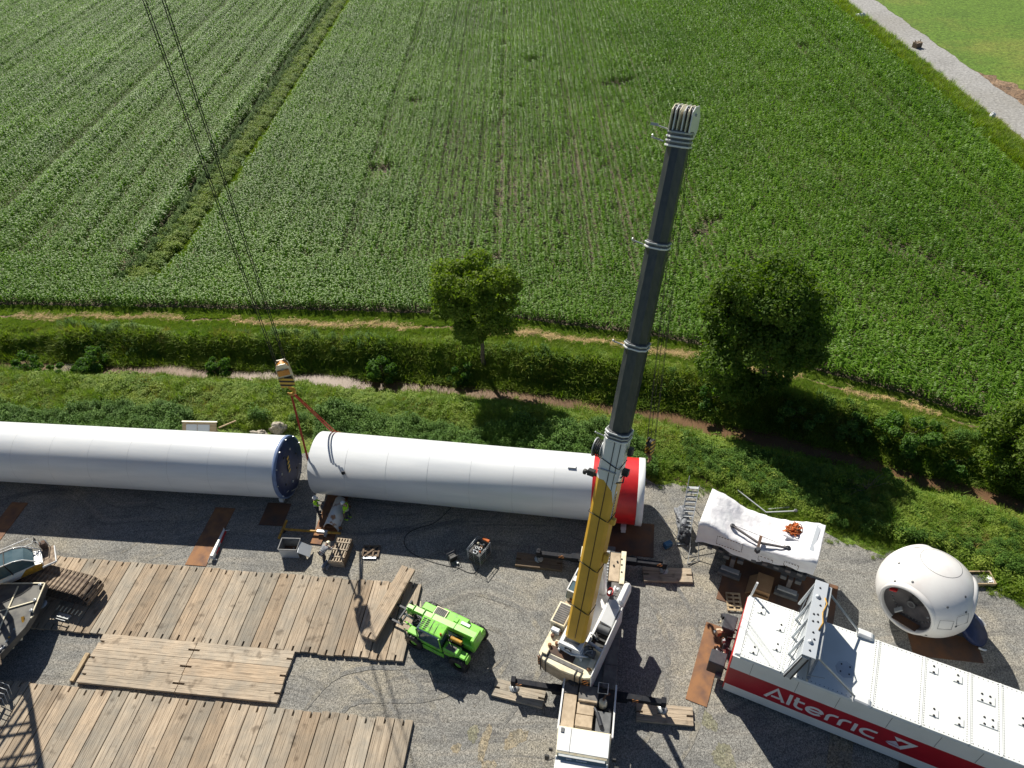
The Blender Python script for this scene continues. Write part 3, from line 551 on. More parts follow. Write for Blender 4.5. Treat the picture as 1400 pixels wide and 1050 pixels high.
sc_line("verge_weeds", 3400, 1.35, 40, 175, lambda y: vergeX(y) + 2.2, tall_v, "rough verge growth between corn and gravel road", 1.2)
sc_line("verge_dry_grass", 2400, 1.0, 40, 175, lambda y: (vergeX(y) + roadL(y)) / 2 + 0.9, dry_v, "dry tawny grass beside the gravel road", 1.0)
sc_line("verge_grass", 4200, 0.8, 40, 175, lambda y: vergeX(y) + 0.7, grass_v, "green grass at the corn edge by the road", 1.1)
# loose stones on the pad
def stone_b(seed):
    def b(mb):
        r = random.Random(seed); n = 6; vs = [(0, 0, 0.02)]
        vs = [(math.cos(a) * r.uniform(0.7, 1.2) * 0.05, math.sin(a) * r.uniform(0.7, 1.2) * 0.04, r.uniform(-0.01, 0.02)) for a in [i * PI / 3 for i in range(6)]] + [(r.uniform(-.01, .01), r.uniform(-.01, .01), 0.045)]
        mb.add(vs, [(i, (i + 1) % 6, 6) for i in range(6)])
    return b
stone_v = [variant("stone_chip", stone_b(s), 'stone') for s in range(4)]
n = 26000; x = rng.uniform(-42, 34, n); y = rng.uniform(9, 42, n); ok = (y < padEdge(x) - 0.1) & inview(x, y, 0, 60); x, y = x[ok], y[ok]
scatter("loose_stones", np.stack([x, y, np.full(len(x), 0.012)], 1), rng.uniform(0, 6.28, len(x)), rng.uniform(0.3, 0.8, len(x)) , stone_v, "loose grey stones lying on the gravel pad", 0.2)

# ---------------------------------------------------------------- trees and shrubs
def tree(name, label, x, y, H, trunk_h, crown, nleaf, ls, leafm, seed, cat="tree", r0=0.22, blobs=26, gap=0.5, lean=(0, 0), z0=None):
    r = random.Random(seed); z = float(terr(x, y)) if z0 is None else z0; t = thing(name, label, cat, (x, y, z), 0)
    tr = MB(); top = Vector((lean[0], lean[1], H * 0.72)); k = 7; cx, cy, cz, rx, ry_, rzz = crown
    tr.path([Vector((top.x * (i / k) ** 1.5 + 0.08 * math.sin(i * 1.9 + seed), top.y * (i / k) ** 1.5 + 0.08 * math.cos(i * 2.3), top.z * i / k)) for i in range(k + 1)], 1, 8, radii=[r0 * (1 - 0.8 * i / k) * (1.35 if i == 0 else 1) for i in range(k + 1)])
    lm = MB(); cents = []
    for i in range(blobs):
        while True:
            a, b, c = r.uniform(-1, 1), r.uniform(-1, 1), r.uniform(-1, 1)
            if 0.3 < a * a + b * b + c * c < 1.0: break
        cents.append((Vector((cx + a * rx, cy + b * ry_, cz + c * rzz)), r.uniform(0.55, 1.0)))
    for c, q in cents[:16]:
        f = r.uniform(0.35, 0.9); s = Vector((top.x * f ** 1.5, top.y * f ** 1.5, max(trunk_h * 0.8, min(top.z * f, c.z - 0.4)))); mid = (s + c) / 2 + Vector((0, 0, 0.15 * (c - s).length))
        tr.path([s, mid, c], 1, 5, radii=[r0 * 0.3, r0 * 0.18, r0 * 0.06])
    br = min(rx, ry_, rzz) * 0.38; N = nleaf
    P = []; 
    for i in range(N):
        c, q = cents[int(r.random() ** 1.1 * blobs) % blobs]; 
        d = Vector((r.gauss(0, 1), r.gauss(0, 1), r.gauss(0, 0.8))).normalized(); rr = br * q * (0.5 + 0.62 * r.random() ** 0.5) * (1 + 0.25 * math.sin(5 * d.x + seed) * math.sin(4 * d.y + i % 3))
        p = c + Vector((d.x * rr, d.y * rr, d.z * rr * 0.72 - 0.12 * rr * (d.x * d.x + d.y * d.y)))
        if p.z < 0.15: p.z = 0.15 + r.random() * 0.3
        n = (d * 0.6 + Vector((r.uniform(-1, 1), r.uniform(-1, 1), r.uniform(-0.2, 1.2)))).normalized(); u = n.orthogonal().normalized(); u = (Matrix.Rotation(r.uniform(0, 6.28), 3, n) @ u); v = n.cross(u); l = ls * r.uniform(0.6, 1.25)
        lm.v += [tuple(p - u * l * .5), tuple(p + v * l * .32 + n * l * .1), tuple(p + u * l * .5), tuple(p - v * l * .32 + n * l * .1)]; q4 = len(lm.v); lm.f.append((q4 - 4, q4 - 3, q4 - 2, q4 - 1)); lm.m.append(0); lm.sm.append(False)
    tr.build("trunk", 'bark', t, fix=False); lm.build("crown", leafm, t, fix=False); return t
tree("oak_tree", "slender round-headed tree on the far bank above the stream left of the crane boom", -2.24, 46.2, 11.6, 3.6, (-0.35, 0.2, 7.5, 3.2, 2.9, 3.7), 32000, 0.27, 'treeleaf', 3, r0=0.2, blobs=46, lean=(-0.15, 0))
tree("oak_tree", "large dark broad tree on the far bank right of the crane boom", 19.1, 39.9, 12.0, 2.2, (-0.8, 0.4, 6.2, 4.15, 3.8, 5.4), 58000, 0.28, 'treeleaf', 5, r0=0.32, blobs=74, lean=(0.2, 0.2))
tree("alder_tree", "dark leafy tree cut off by the right edge beside the stream", 34.4, 30.9, 5.6, 0.8, (0.3, 0.2, 2.9, 2.9, 2.8, 2.6), 20000, 0.25, 'treeleaf', 8, r0=0.22, blobs=40)
def shrub(label, x, y, R, H, n, seed, ls=0.2, m='shrubleaf', dz=0.0):
    return tree("shrub", label, x, y, H, 0.2, (0, 0, H * 0.55, R, R * 0.9, H * 0.45), n, ls, m, seed, cat="shrub", r0=0.06, blobs=16)
shrub("pale green round bush standing in the stream bed near the left edge", -38.6, 48.9, 1.35, 1.9, 3600, 21, 0.2)
shrub("dark upright bush just behind the pale round bush", -37.4, 50.9, 1.5, 2.6, 4200, 22, 0.2)
shrub("dark bush cut off by the left edge of the far bank", -43.6, 51.0, 1.3, 2.4, 3200, 23)
shrub("low yellowish bush beside the sand bank near the left edge", -41.4, 49.6, 0.9, 1.2, 1800, 24, 0.17)
shrub("dark round bush on the far bank left of the hoist ropes", -25.6, 48.7, 1.2, 2.2, 3600, 25)
shrub("tall dark bush on the far bank midway between the ropes and the round-headed tree", -11.0, 46.4, 1.1, 2.7, 3200, 26)
shrub("dark bush tucked at the left foot of the round-headed tree", -4.3, 45.7, 1.2, 1.9, 2800, 27)
shrub("leafy bush overhanging the water left of the large dark tree", 15.6, 40.1, 1.5, 2.1, 3600, 28)
shrub("pale leafy bush at the right foot of the large dark tree", 21.2, 37.6, 1.9, 2.2, 5000, 29)
shrub("bush above the water between the large dark tree and the broad right bush", 24.6, 35.9, 1.5, 2.2, 3800, 30)
shrub("broad green bush above the water near the right edge", 28.2, 34.1, 2.2, 2.9, 7000, 31, 0.22)
shrub("small bush between the broad bush and the tree at the right edge", 31.0, 32.2, 1.2, 1.8, 2600, 32)
shrub("big dark nettle bush on the near bank behind the hub", 23.0, 29.4, 2.3, 1.7, 6500, 33, 0.17, 'nettle')

# ---------------------------------------------------------------- tower sections
def stripes(name, c1, c2, freq, diag=(1, 0, 1)):
    m = bpy.data.materials.new(name); m.use_nodes = True; nt = m.node_tree; N = nt.nodes; L = nt.links; b = N["Principled BSDF"]; b.inputs["Roughness"].default_value = 0.5
    tc = N.new("ShaderNodeTexCoord"); d = N.new("ShaderNodeVectorMath"); d.operation = 'DOT_PRODUCT'; d.inputs[1].default_value = diag; L.new(tc.outputs["Object"], d.inputs[0])
    k = N.new("ShaderNodeMath"); k.operation = 'MULTIPLY'; k.inputs[1].default_value = freq; L.new(d.outputs["Value"], k.inputs[0])
    fr = N.new("ShaderNodeMath"); fr.operation = 'FRACT'; L.new(k.outputs[0], fr.inputs[0]); g = N.new("ShaderNodeMath"); g.operation = 'GREATER_THAN'; g.inputs[1].default_value = 0.5; L.new(fr.outputs[0], g.inputs[0])
    x = N.new("ShaderNodeMix"); x.data_type = 'RGBA'; x.inputs[6].default_value = S(c1); x.inputs[7].default_value = S(c2); L.new(g.outputs[0], x.inputs[0]); L.new(x.outputs[2], b.inputs["Base Color"]); return m
MT['hazard'] = stripes("hazard_yellow_black", (0.60, 0.40, 0.06), (0.015, 0.015, 0.015), 3.2, (0.35, 0, 1))
MT['hazardo'] = stripes("hazard_orange_black", (0.65, 0.26, 0.08), (0.015, 0.015, 0.015), 7.0, (1, 0.6, 0.5))
MT['hazardrw'] = stripes("red_white_stripes", (0.75, 0.75, 0.73), (0.55, 0.03, 0.03), 1.6, (1, 0, 0.3))
def axis_frame(p0, p1):
    d = Vector((p1[0] - p0[0], p1[1] - p0[1])); return d.length, math.atan2(d.y, d.x)
MT['seamgrey'] = mat('weld_seam_grey', (0.62, 0.64, 0.66), 0.45)
TR = 2.157; TZ = TR + 0.14
A0, A1 = (-13.6, 33.66), (7.98, 29.10); LenR, rzR = axis_frame(A0, A1)
B0, B1 = (-45.07, 38.15), (-15.77, 33.43); LenL, rzL = axis_frame(B0, B1)
def seams(t, xs_, r):
    for x in xs_:
        mb = MB(); mb.lathe([(r, x - 0.012), (r + 0.004, x - 0.008), (r + 0.004, x + 0.008), (r, x + 0.012)], (0, 0, TZ), (1, 0, 0), 96); mb.build("weld_seam", 'seamgrey', t, fix=False)
t = thing("tower_section", "white steel tower section with a red band and white flange at its right end", "tower section", (A0[0], A0[1], 0), rzR)
mb = MB(); mb.lathe([(TR - 0.12, 0.02), (TR - 0.12, 0.0), (TR, 0.0), (TR, LenR - 3.25)], (0, 0, TZ), (1, 0, 0), 128); mb.build("shell", 'tower', t)
mb = MB(); mb.lathe([(TR + 0.002, LenR - 3.25), (TR + 0.002, LenR - 0.42)], (0, 0, TZ), (1, 0, 0), 128); mb.build("red_band", 'red', t)
mb = MB(); mb.lathe([(TR, LenR - 0.42), (TR + 0.035, LenR - 0.42), (TR + 0.035, LenR - 0.03), (TR, LenR), (TR - 0.14, LenR), (TR - 0.14, 0.3)], (0, 0, TZ), (1, 0, 0), 128); mb.build("flange", 'white', t)
seams(t, [2.6, 5.4, 8.2, 11.0, 13.8, 16.4], TR)
mb = MB(); mb.lathe([(0.0, 0.0), (0.13, 0.02), (0.13, 0.1), (0.07, 0.12)], (2.55, -1.75, TZ + 1.27), (0, -0.8, 0.6), 12); mb.build("lifting_eye", 'darksteel', t)
mb = MB(); mb.box((LenR - 4.6, -0.3, TZ + TR + 0.02), (0.5, 0.22, 0.1)); mb.build("cable_clip", 'steel', t)
t = thing("tower_section", "white steel tower section closed by a round navy blue cover at its right end", "tower section", (B0[0], B0[1], 0), rzL)
mb = MB(); mb.lathe([(TR, 0.0), (TR, LenL - 0.22)], (0, 0, TZ), (1, 0, 0), 128); mb.build("shell", 'tower', t)
seams(t, [7.5, 10.4, 13.3, 16.2, 19.1, 22.0, 24.9, 27.6], TR)
MT['palenavy'] = mat("pale_blue_rim", (0.17, 0.24, 0.42), 0.5)
mb = MB(); mb.lathe([(TR, LenL - 0.22), (TR + 0.03, LenL - 0.22), (TR + 0.03, LenL), (TR - 0.1, LenL + 0.012)], (0, 0, TZ), (1, 0, 0), 128); mb.build("flange_ring", 'palenavy', t)
mb = MB(); mb.lathe([(TR - 0.1, LenL + 0.01), (TR - 0.13, LenL + 0.06), (1.2, LenL + 0.03), (0.9, LenL + 0.05), (0.0, LenL + 0.02)], (0, 0, TZ), (1, 0, 0), 96); mb.build("end_cover", 'navy', t)
for i in range(11):
    a = 2 * PI * i / 11 + 0.1; mb = MB(); c = Vector((LenL + 0.06, math.cos(a) * (TR - 0.06), TZ + math.sin(a) * (TR - 0.06))); mb.box(c, (0.1, 0.06, 0.06)); mb.build("clamp", 'steel' if i % 3 else 'white', t)
for i in range(7):
    a = 2 * PI * i / 7; mb = MB(); mb.lathe([(0.08, 0), (0.09, 0.05), (0.03, 0.06)], (LenL + 0.03, math.cos(a) * 1.25, TZ + math.sin(a) * 1.25), (1, 0, 0), 10); mb.build("eye_bolt", 'steel' if i % 2 else 'darksteel', t)
mb = MB(); mb.bar((LenL + 0.09, -0.25, TZ - 0.2), (LenL + 0.09, 0.15, TZ + 0.9), 0.3, 0.012, up=(1, 0, 0)); mb.build("stencil_plate", 'hazard', t)
for p, q in (((-0.9, -1.5), (-0.35, -1.9)), ((-1.2, -1.1), (-1.5, -0.9)), ((0.3, -1.6), (0.9, -1.3)), ((1.1, -0.9), (1.35, -1.2))):
    mb = MB(); mb.tube((LenL + 0.1, p[0], TZ + p[1]), (LenL + 0.14, q[0], TZ + q[1]), 0.025, 6); mb.build("strut", 'steel', t)
# saddles the sections rest on
def saddle(loc, rz, label, m='white'):
    t = thing("tube_saddle", label, "support", loc, rz, "feet under the tower sections")
    mb = MB(); mb.box((0, -0.9, 0.13), (0.35, 0.5, 0.26)); mb.box((0, 0.9, 0.13), (0.35, 0.5, 0.26)); mb.box((0, 0, 0.07), (0.3, 1.9, 0.1)); mb.build("block", m, t, 0.01)
    mb = MB(); mb.box((0, -1.3, 0.3), (0.3, 0.3, 0.34)); mb.build("foot_plate", 'white', t, 0.01)
def along(p0, rz, x, y=0.0, z=0.0): return (p0[0] + x * math.cos(rz) - y * math.sin(rz), p0[1] + x * math.sin(rz) + y * math.cos(rz), z)
saddle(along(A0, rzR, LenR - 1.1, -0.35, 0.04), rzR, "support foot peeping out under the red banded end of the tower section")
saddle(along(B0, rzL, LenL - 0.6, 0, 0.04), rzL, "support foot under the navy covered end of the left tower section", 'wooddark')
# steel plates lying on the gravel
def plate(p, L, W, rz, label, m='rust', z=0.02):
    mb = MB(); mb.box((0, 0, 0.016), (L, W, 0.03)); o = mb.build("steel_plate", m, None, 0.004, loc=(p[0], p[1], z), rz=rz); tag(o, label, "steel plate", "rusty road plates laid on the gravel"); return o
plate((-36.1, 31.6), 1.25, 4.6, -0.14, "rusty steel road plate at the left edge below the tower section")
plate((-20.95, 29.75), 1.45, 4.7, -0.17, "long rusty plate under the red and white barrier beam")
plate((-16.9, 31.2), 1.7, 1.9, -0.14, "dark rusty plate in the shade below the navy cover", 'rustshade')
plate((-12.9, 31.2), 1.5, 5.0, -0.14, "rusty brown plate under the worn white steel arch", 'rust')
plate((6.9, 27.2), 3.1, 2.6, rzR, "dark plate in the shade under the red banded tube end", 'rustshade')
plate((9.75, 18.6), 1.15, 4.9, -0.47, "orange rusty plate sticking out at the end of the long white nacelle", 'rust')
plate((15.3, 13.6), 1.1, 3.2, -0.47, "pale dirty plate sticking out below the red lettering of the nacelle", 'mud')
plate((20.2, 9.6), 7.0, 4.0, -0.47, "dark plate in the shade under the nacelle at the lower right edge", 'rustshade')
plate((15.0, 22.6), 6.5, 3.6, -0.47, "rust brown plate under the stands of the wrapped machine", 'rustshade')
plate((23.2, 19.3), 3.6, 3.0, -0.2, "rusty plate in the shade under the white hub", 'rustshade')

# ---------------------------------------------------------------- timber mats
ORD = ["first", "second", "third", "fourth", "fifth", "sixth", "seventh", "eighth", "ninth", "tenth", "eleventh", "twelfth", "thirteenth", "fourteenth", "fifteenth", "sixteenth", "seventeenth", "eighteenth", "nineteenth", "twentieth", "twenty-first", "twenty-second", "twenty-third", "twenty-fourth", "twenty-fifth", "twenty-sixth", "twenty-seventh", "twenty-eighth"]
BEAMS = {}
def beam_mesh(L, W, kindm, jag):
    key = (round(L, 2), round(W, 3), kindm, jag)
    if key not in BEAMS:
        r = random.Random(jag * 7 + int(L * 10)); mb = MB(); n = 5; h = 0.2
        sec = []
        for i in range(n + 1):
            x = -L / 2 + L * i / n; dy = r.uniform(-0.004, 0.004); dz = r.uniform(-0.008, 0.004); c = 0.005
            y0, y1 = -W / 2 + 0.0015 + dy * .3, W / 2 - 0.0015 + dy * .3; z1 = h + dz
            sec.append([(x, y0, 0), (x, y1, 0), (x, y1, z1 - c), (x, y1 - c, z1), (x, y0 + c, z1), (x, y0, z1 - c)])
        vs = [p for q in sec for p in q]; fs = [(i * 6 + j, i * 6 + (j + 1) % 6, (i + 1) * 6 + (j + 1) % 6, (i + 1) * 6 + j) for i in range(n) for j in range(6)] + [tuple(range(6))[::-1], tuple(n * 6 + j for j in range(6))]
        mb.add(vs, fs); BEAMS[key] = mb.mesh("mat_beam", kindm); b = bmesh.new(); b.from_mesh(BEAMS[key]); bmesh.ops.recalc_face_normals(b, faces=b.faces); b.to_mesh(BEAMS[key]); b.free()
    return BEAMS[key]
rod_m = MB().tube((0, -0.07, 0.12), (0, 0.07, 0.12), 0.014, 6).mesh("lifting_rod", 'darksteel')
def timber_mat(c, L, W, rz, label, group, seed, wood='wood', z=0.03, tint=None, pitch=0.0):
    r = random.Random(seed); t = thing("timber_mat", label, "timber mat", (c[0], c[1], z), rz, group); t.rotation_euler[1] = pitch
    slot = 0.11; k = 4; bw = (W - slot) / k; y = -W / 2; base = tint or r.uniform(0.70, 1.08); hue = r.uniform(-0.07, 0.05)
    for i in range(k + 1):
        wd = slot if i == k // 2 else bw
        Lb = L - 2 * 0.34 if i == k // 2 else L - r.uniform(0, 0.02)
        me = beam_mesh(Lb, wd, wood, r.randrange(3)); o = link("beam", me, t); o.location = (r.uniform(-0.008, 0.008) if i != k // 2 else 0, y + wd / 2, 0); y += wd
        v = base * r.uniform(0.95, 1.05); o.color = (v * (1 + hue), v, v * (1 - hue), 1)
    for s in (-1, 1):
        o = link("lifting_rod", rod_m, t); o.location = (s * (L / 2 - 0.1), 0, 0)
    return t
def mat_row(corner, dirv, n, L, pitch_, labelf, group, seed):
    """corner = top right corner; mats run to the left along dirv, each L long towards the camera"""
    d = Vector(dirv).normalized(); perp = Vector((d.y, -d.x)) * 1.0
    if perp.y > 0: perp = -perp
    r = random.Random(seed)
    for i in range(n):
        c = Vector(corner) - d * (0.5 + i) * pitch_ + perp * (L / 2 + r.uniform(-0.06, 0.06)); timber_mat(c, L, 0.97, math.atan2(perp.y, perp.x) + r.uniform(-0.002, 0.002), labelf(i), group, seed * 100 + i, z=0.02 + r.uniform(0, 0.015))
mat_row((-6.45, 24.72), (0.9860, -0.1665), 28, 5.0, 1.022, lambda i: "weathered timber mat, %s from the right in the upper row of mats" % ORD[i], "mats of the upper timber row", 3)
mat_row((-6.50, 16.45), (0.9868, -0.1620), 26, 5.0, 1.022, lambda i: "weathered timber mat, %s from the right in the lower row of mats" % ORD[i], "mats of the lower timber row", 4)
dm = Vector((0.9860, -0.165)).normalized(); pm = Vector((-0.165, -0.986)).normalized(); cm = Vector((-13.63, 20.9))
for j, nm in ((0, "top"), (1, "middle"), (2, "bottom")):
    for k, side in ((0, "right"), (1, "left")):
        c = cm - dm * (3.0 + k * 6.04 + (0.0, 0.12, -0.05)[j] * 0.3) + pm * (0.5 + j * 1.0); timber_mat(c, 6.0, 0.985, math.atan2(dm.y, dm.x), "crosswise timber mat between the two rows, %s one at the %s" % (nm, side), "six crosswise timber mats", 60 + j * 2 + k, z=0.045, tint=(1.12, 1.04, 1.0)[j])
mb = MB(); mb.box((0, 0, 0.08), (1.7, 0.25, 0.16)); o = mb.build("timber_sleeper", 'woodpale', None, 0.01, loc=(-26.2, 20.9, 0.02), rz=math.atan2(pm.y, pm.x)); tag(o, "short loose timber beam lying at the left end of the crosswise mats", "timber beam")
# mats under the outriggers
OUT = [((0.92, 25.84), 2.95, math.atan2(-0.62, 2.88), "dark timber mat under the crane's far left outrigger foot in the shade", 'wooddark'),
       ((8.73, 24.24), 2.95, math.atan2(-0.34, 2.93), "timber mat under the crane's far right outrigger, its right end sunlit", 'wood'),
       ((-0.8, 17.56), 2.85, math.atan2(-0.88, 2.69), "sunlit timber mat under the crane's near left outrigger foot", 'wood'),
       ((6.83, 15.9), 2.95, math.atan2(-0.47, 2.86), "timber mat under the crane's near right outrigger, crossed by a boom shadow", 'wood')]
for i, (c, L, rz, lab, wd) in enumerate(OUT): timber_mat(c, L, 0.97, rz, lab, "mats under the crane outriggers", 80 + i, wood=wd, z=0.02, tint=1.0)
# ---------------------------------------------------------------- hook block and slings of the big crane
HX, HY = -13.9, 33.6
t = thing("hook_block", "yellow crane hook block with black hazard stripes hanging above the tube joint", "hook block", (HX, HY, 9.7), 0.25)
MT['ropeorange'] = mat("block_orange", (0.62, 0.30, 0.05), 0.5, col2=(0.5, 0.2, 0.04), scale=4)
for s in (-1, 1):
    mb = MB(); mb.xprism([(-0.38, 0.0), (0.38, 0.0), (0.44, 0.5), (0.4, 1.5), (0.25, 1.8), (-0.25, 1.8), (-0.4, 1.5), (-0.44, 0.5)], s * 0.24 - 0.03, s * 0.24 + 0.03); mb.build("cheek_plate", 'cream', t, 0.01)
    mb = MB(); mb.box((0, s * 0.33, 0.45), (0.84, 0.13, 0.72)); mb.build("striped_weight", 'hazard', t, 0.01)
    mb = MB(); mb.box((0, s * 0.32, 1.2), (0.7, 0.1, 0.42)); mb.build("upper_weight", 'ropeorange', t, 0.01)
for y in (-0.14, 0.0, 0.14):
    mb = MB(); mb.lathe([(0.1, -0.05), (0.36, -0.05), (0.32, 0), (0.36, 0.05), (0.1, 0.05)], (0, y, 1.42), (0, 1, 0), 20); mb.build("sheave", 'ropeorange', t)
mb = MB(); mb.tube((0, -0.34, 1.42), (0, 0.34, 1.42), 0.07, 10); mb.build("pin", 'steel', t)
mb = MB(); mb.tube((0, 0, 0.0), (0, 0, -0.32), 0.12, 10); mb.build("shank", 'yellow2', t)
hk = [(0.0, 0, -0.3)] + [(0.2 * math.sin(a) * 1.1, 0, -0.62 + 0.24 * math.cos(a)) for a in [0.2, 0.8, 1.5, 2.2, 3.0, 3.8, 4.5]]
mb = MB(); mb.path(hk, 0.08, 8, radii=[0.1, 0.1, 0.11, 0.12, 0.12, 0.11, 0.09, 0.05]); mb.build("hook", 'yellow2', t)
JIB = Vector((HX, HY, 84.0))
mb = MB()
for dx, dy in ((-0.3, 0.14), (-0.3, -0.14), (0.3, 0.14), (0.3, -0.14)):
    mb.tube((HX + dx, HY + dy, 11.3), (HX - 0.4 + dx * 2.2, HY + 1.5 + dy, 84.0), 0.024, 6, caps=False)
for o in [mb.build("hoist_rope", 'rope')]: tag(o, "black steel hoist ropes running up out of the picture from the yellow block", "hoist rope")
def sling(name, pts, wd, label, group):
    mb = MB()
    for a, b in zip(pts[:-1], pts[1:]): mb.bar(a, b, wd, 0.03, up=(0.3, 1, 0.2))
    tag(mb.build(name, 'sling'), label, "lifting sling", group)
hp = Vector((HX, HY, 8.75))
c1 = Vector(along(A0, rzR, 0.75)); ang = [math.radians(a) for a in (52, 30, 5, -20, -45)]
nrm = Vector((-math.sin(rzR), math.cos(rzR), 0))
wrap = [c1 + nrm * math.cos(a) * (TR + 0.04) + Vector((0, 0, TZ + math.sin(a) * (TR + 0.04))) for a in ang]
sling("round_sling", [hp + Vector((0.12, 0, 0))] + wrap, 0.13, "left-hand of the two rust red sling strands over the back of the tower section", "rust red slings on the crane hook")
sling("round_sling", [hp + Vector((0.2, 0.05, 0))] + [w_ + Vector((0.22, 0, 0)) for w_ in wrap], 0.11, "right-hand of the two rust red sling strands over the back of the tower section", "rust red slings on the crane hook")
lug = Vector(along(A0, rzR, -0.25, -1.2, 1.5))
sling("round_sling", [hp + Vector((-0.06, 0, 0)), lug], 0.14, "rust red sling running straight down into the gap between the two tower sections", "rust red slings on the crane hook")
t = thing("lifting_shackle", "dark shackle at the lower end of the sling in the gap between the tubes", "shackle", tuple(lug), rzR)
mb = MB(); mb.path([(-0.0, -0.14, 0.1), (0, -0.16, -0.12), (0, 0, -0.3), (0, 0.16, -0.12), (0, 0.14, 0.1)], 0.04, 8); mb.tube((0, -0.22, 0.08), (0, 0.22, 0.08), 0.04, 8); mb.build("bow", 'steel', t)
mb = MB(); mb.box((0.1, 0, -0.45), (0.3, 0.1, 0.4)); mb.box((0.12, 0.0, -0.75), (0.2, 0.5, 0.25)); mb.build("lug", 'darksteel', t, 0.01)

# ---------------------------------------------------------------- mobile telescopic crane
def xf(mb, M): mb.v = [tuple(M @ Vector(v)) for v in mb.v]; return mb
CR = thing("mobile_crane", "yellow and white telescopic mobile crane standing on four outriggers", "mobile crane", (2.35, 14.26, 0), math.atan2(.9738, .2275))
def cb(name, boxes, m, bevel=0.015, M=None, parent=CR):
    mb = MB()
    for b in boxes: mb.box(*b)
    if M: xf(mb, M)
    return mb.build(name, m, parent, bevel)
# carrier
cb("chassis", [((6.2, 0, 0.95), (11.6, 1.3, 0.6)), ((4.9, 0, 1.3), (4.6, 2.5, 0.2))], 'midgrey')
cb("walkway", [((6.1, -0.98, 1.47), (6.4, 0.72, 0.12)), ((5.0, 0.98, 1.47), (4.4, 0.72, 0.12))], 'deckgrey')
for x in (4.2, 5.75, 7.6): cb("walkway_joint", [((x, -0.98, 1.535), (0.02, 0.7, 0.008))], 'black', 0)
cb("rear_deck", [((10.35, -0.72, 1.5), (2.0, 0.62, 0.12))], 'dirtycream')
cb("rear_deck_edge", [((10.35, -1.2, 1.53), (2.3, 0.3, 0.16)), ((10.3, 1.18, 1.53), (2.4, 0.42, 0.16))], 'cream')
cb("rear_step", [((11.35, 1.2, 1.3), (0.3, 0.45, 0.1))], 'midgrey')
cb("ribbed_plate", [((10.3 + 0.0, -0.22, 1.5), (2.4, 0.3, 0.1))], 'midgrey')
for i in range(11): cb("rib", [((9.25 + i * 0.21, -0.22, 1.56), (0.05, 0.28, 0.03))], 'steel', 0)
cb("rear_recess", [((11.2, -0.7, 1.42), (0.6, 0.75, 0.05)), ((11.2, 0.2, 1.4), (0.6, 1.4, 0.05))], 'black')
for p in ((10.9, -1.1), (10.5, -1.12), (10.0, -1.15), (10.7, -0.85), (10.4, -0.65), (10.6, 1.2), (9.9, 1.25)): 
    mb = MB(); mb.lathe([(0.0, 0.03), (0.055, 0.03), (0.06, 0)], (p[0], p[1], 1.6), (0, 0, 1), 10); mb.build("deck_plug", 'black', CR)
for x in (1.4, 3.4, 5.0, 8.6, 10.1):
    for s in (-1, 1):
        mb = MB(); mb.lathe([(0.3, -0.19), (0.58, -0.2), (0.65, -0.14), (0.65, 0.14), (0.58, 0.2), (0.3, 0.19)], (x, s * 1.12, 0.68), (0, 1, 0), 28); w_ = mb.build("wheel", 'black', CR)
        mb = MB(); mb.lathe([(0.0, 0.1 * s), (0.24, 0.12 * s), (0.3, 0.18 * s), (0.3, -0.18 * s)], (x, s * 1.12, 0.68), (0, 1, 0), 20); mb.build("rim", 'cream', w_)
# front deck with boxes behind the cab
cb("front_deck", [((1.55, 0, 1.33), (2.9, 2.6, 0.16))], 'black')
cb("side_locker", [((1.28, 0.93, 1.62), (1.75, 0.66, 0.42))], 'dirtycream', 0.02)
cb("locker_back", [((2.5, 0.93, 1.6), (0.62, 0.7, 0.4))], 'deckgrey', 0.02)
cb("centre_locker", [((0.88, 0.12, 1.66), (0.6, 0.86, 0.42)), ((1.5, 0.1, 1.66), (0.6, 0.86, 0.42))], 'dirtycream', 0.02)
cb("centre_step", [((0.42, 0.12, 1.55), (0.24, 0.8, 0.2))], 'midgrey', 0.01)
cb("engine_cover", [((2.25, 0.02, 1.75), (0.82, 1.0, 0.5))], 'deckgrey', 0.03)
cb("engine_cover_lip", [((1.87, 0.02, 1.86), (0.12, 0.95, 0.3))], 'dirtycream', 0.02)
cb("air_box", [((0.95, -0.85, 1.62), (1.15, 0.75, 0.42))], 'midgrey', 0.03)
mb = MB(); mb.tube((0.75, -0.75, 1.95), (1.35, -0.5, 1.98), 0.11, 12); mb.tube((1.35, -0.5, 1.98), (1.6, -0.35, 1.9), 0.07, 10); mb.build("exhaust_pipe", 'darksteel', CR)
mb = MB(); mb.lathe([(0, 0.42), (0.2, 0.42), (0.21, 0.1), (0.21, 0)], (1.95, -0.75, 1.55), (0, 0, 1), 20); mb.build("silencer", 'cream', CR)
mb = MB(); mb.path([(2.0, -0.75, 2.0), (2.25, -0.85, 2.1), (2.4, -1.05, 2.0)], 0.06, 8); mb.build("intake_hose", 'rustshade', CR)
mb = MB(); mb.lathe([(0.08, 0.25), (0.2, 0.25), (0.2, 0), (0.08, 0)], (1.55, -1.05, 1.5), (0, 0, 1), 18); mb.build("coiled_hose", 'black', CR)
mb = MB(); mb.path([(2.3, -0.45, 2.15), (2.85, -0.45, 2.15), (2.85, -0.95, 2.15), (2.3, -0.95, 2.15)], 0.03, 6, closed=True); mb.build("step_frame", 'white', CR)
mb = MB(); mb.lathe([(0, 0.1), (0.24, 0.1), (0.26, 0.02), (0.26, -0.05)], (2.85, 0.85, 1.8), (0, 0, 1), 20); mb.build("hatch", 'black', CR)
for y in (1.36, -1.36): cb("side_rail", [((1.65, y, 1.78), (2.7, 0.09, 0.16))], 'white', 0.01)
for y in (1.15, -1.2): cb("tail_lamp", [((0.22, y, 1.9), (0.14, 0.22, 0.12))], 'red', 0.01)
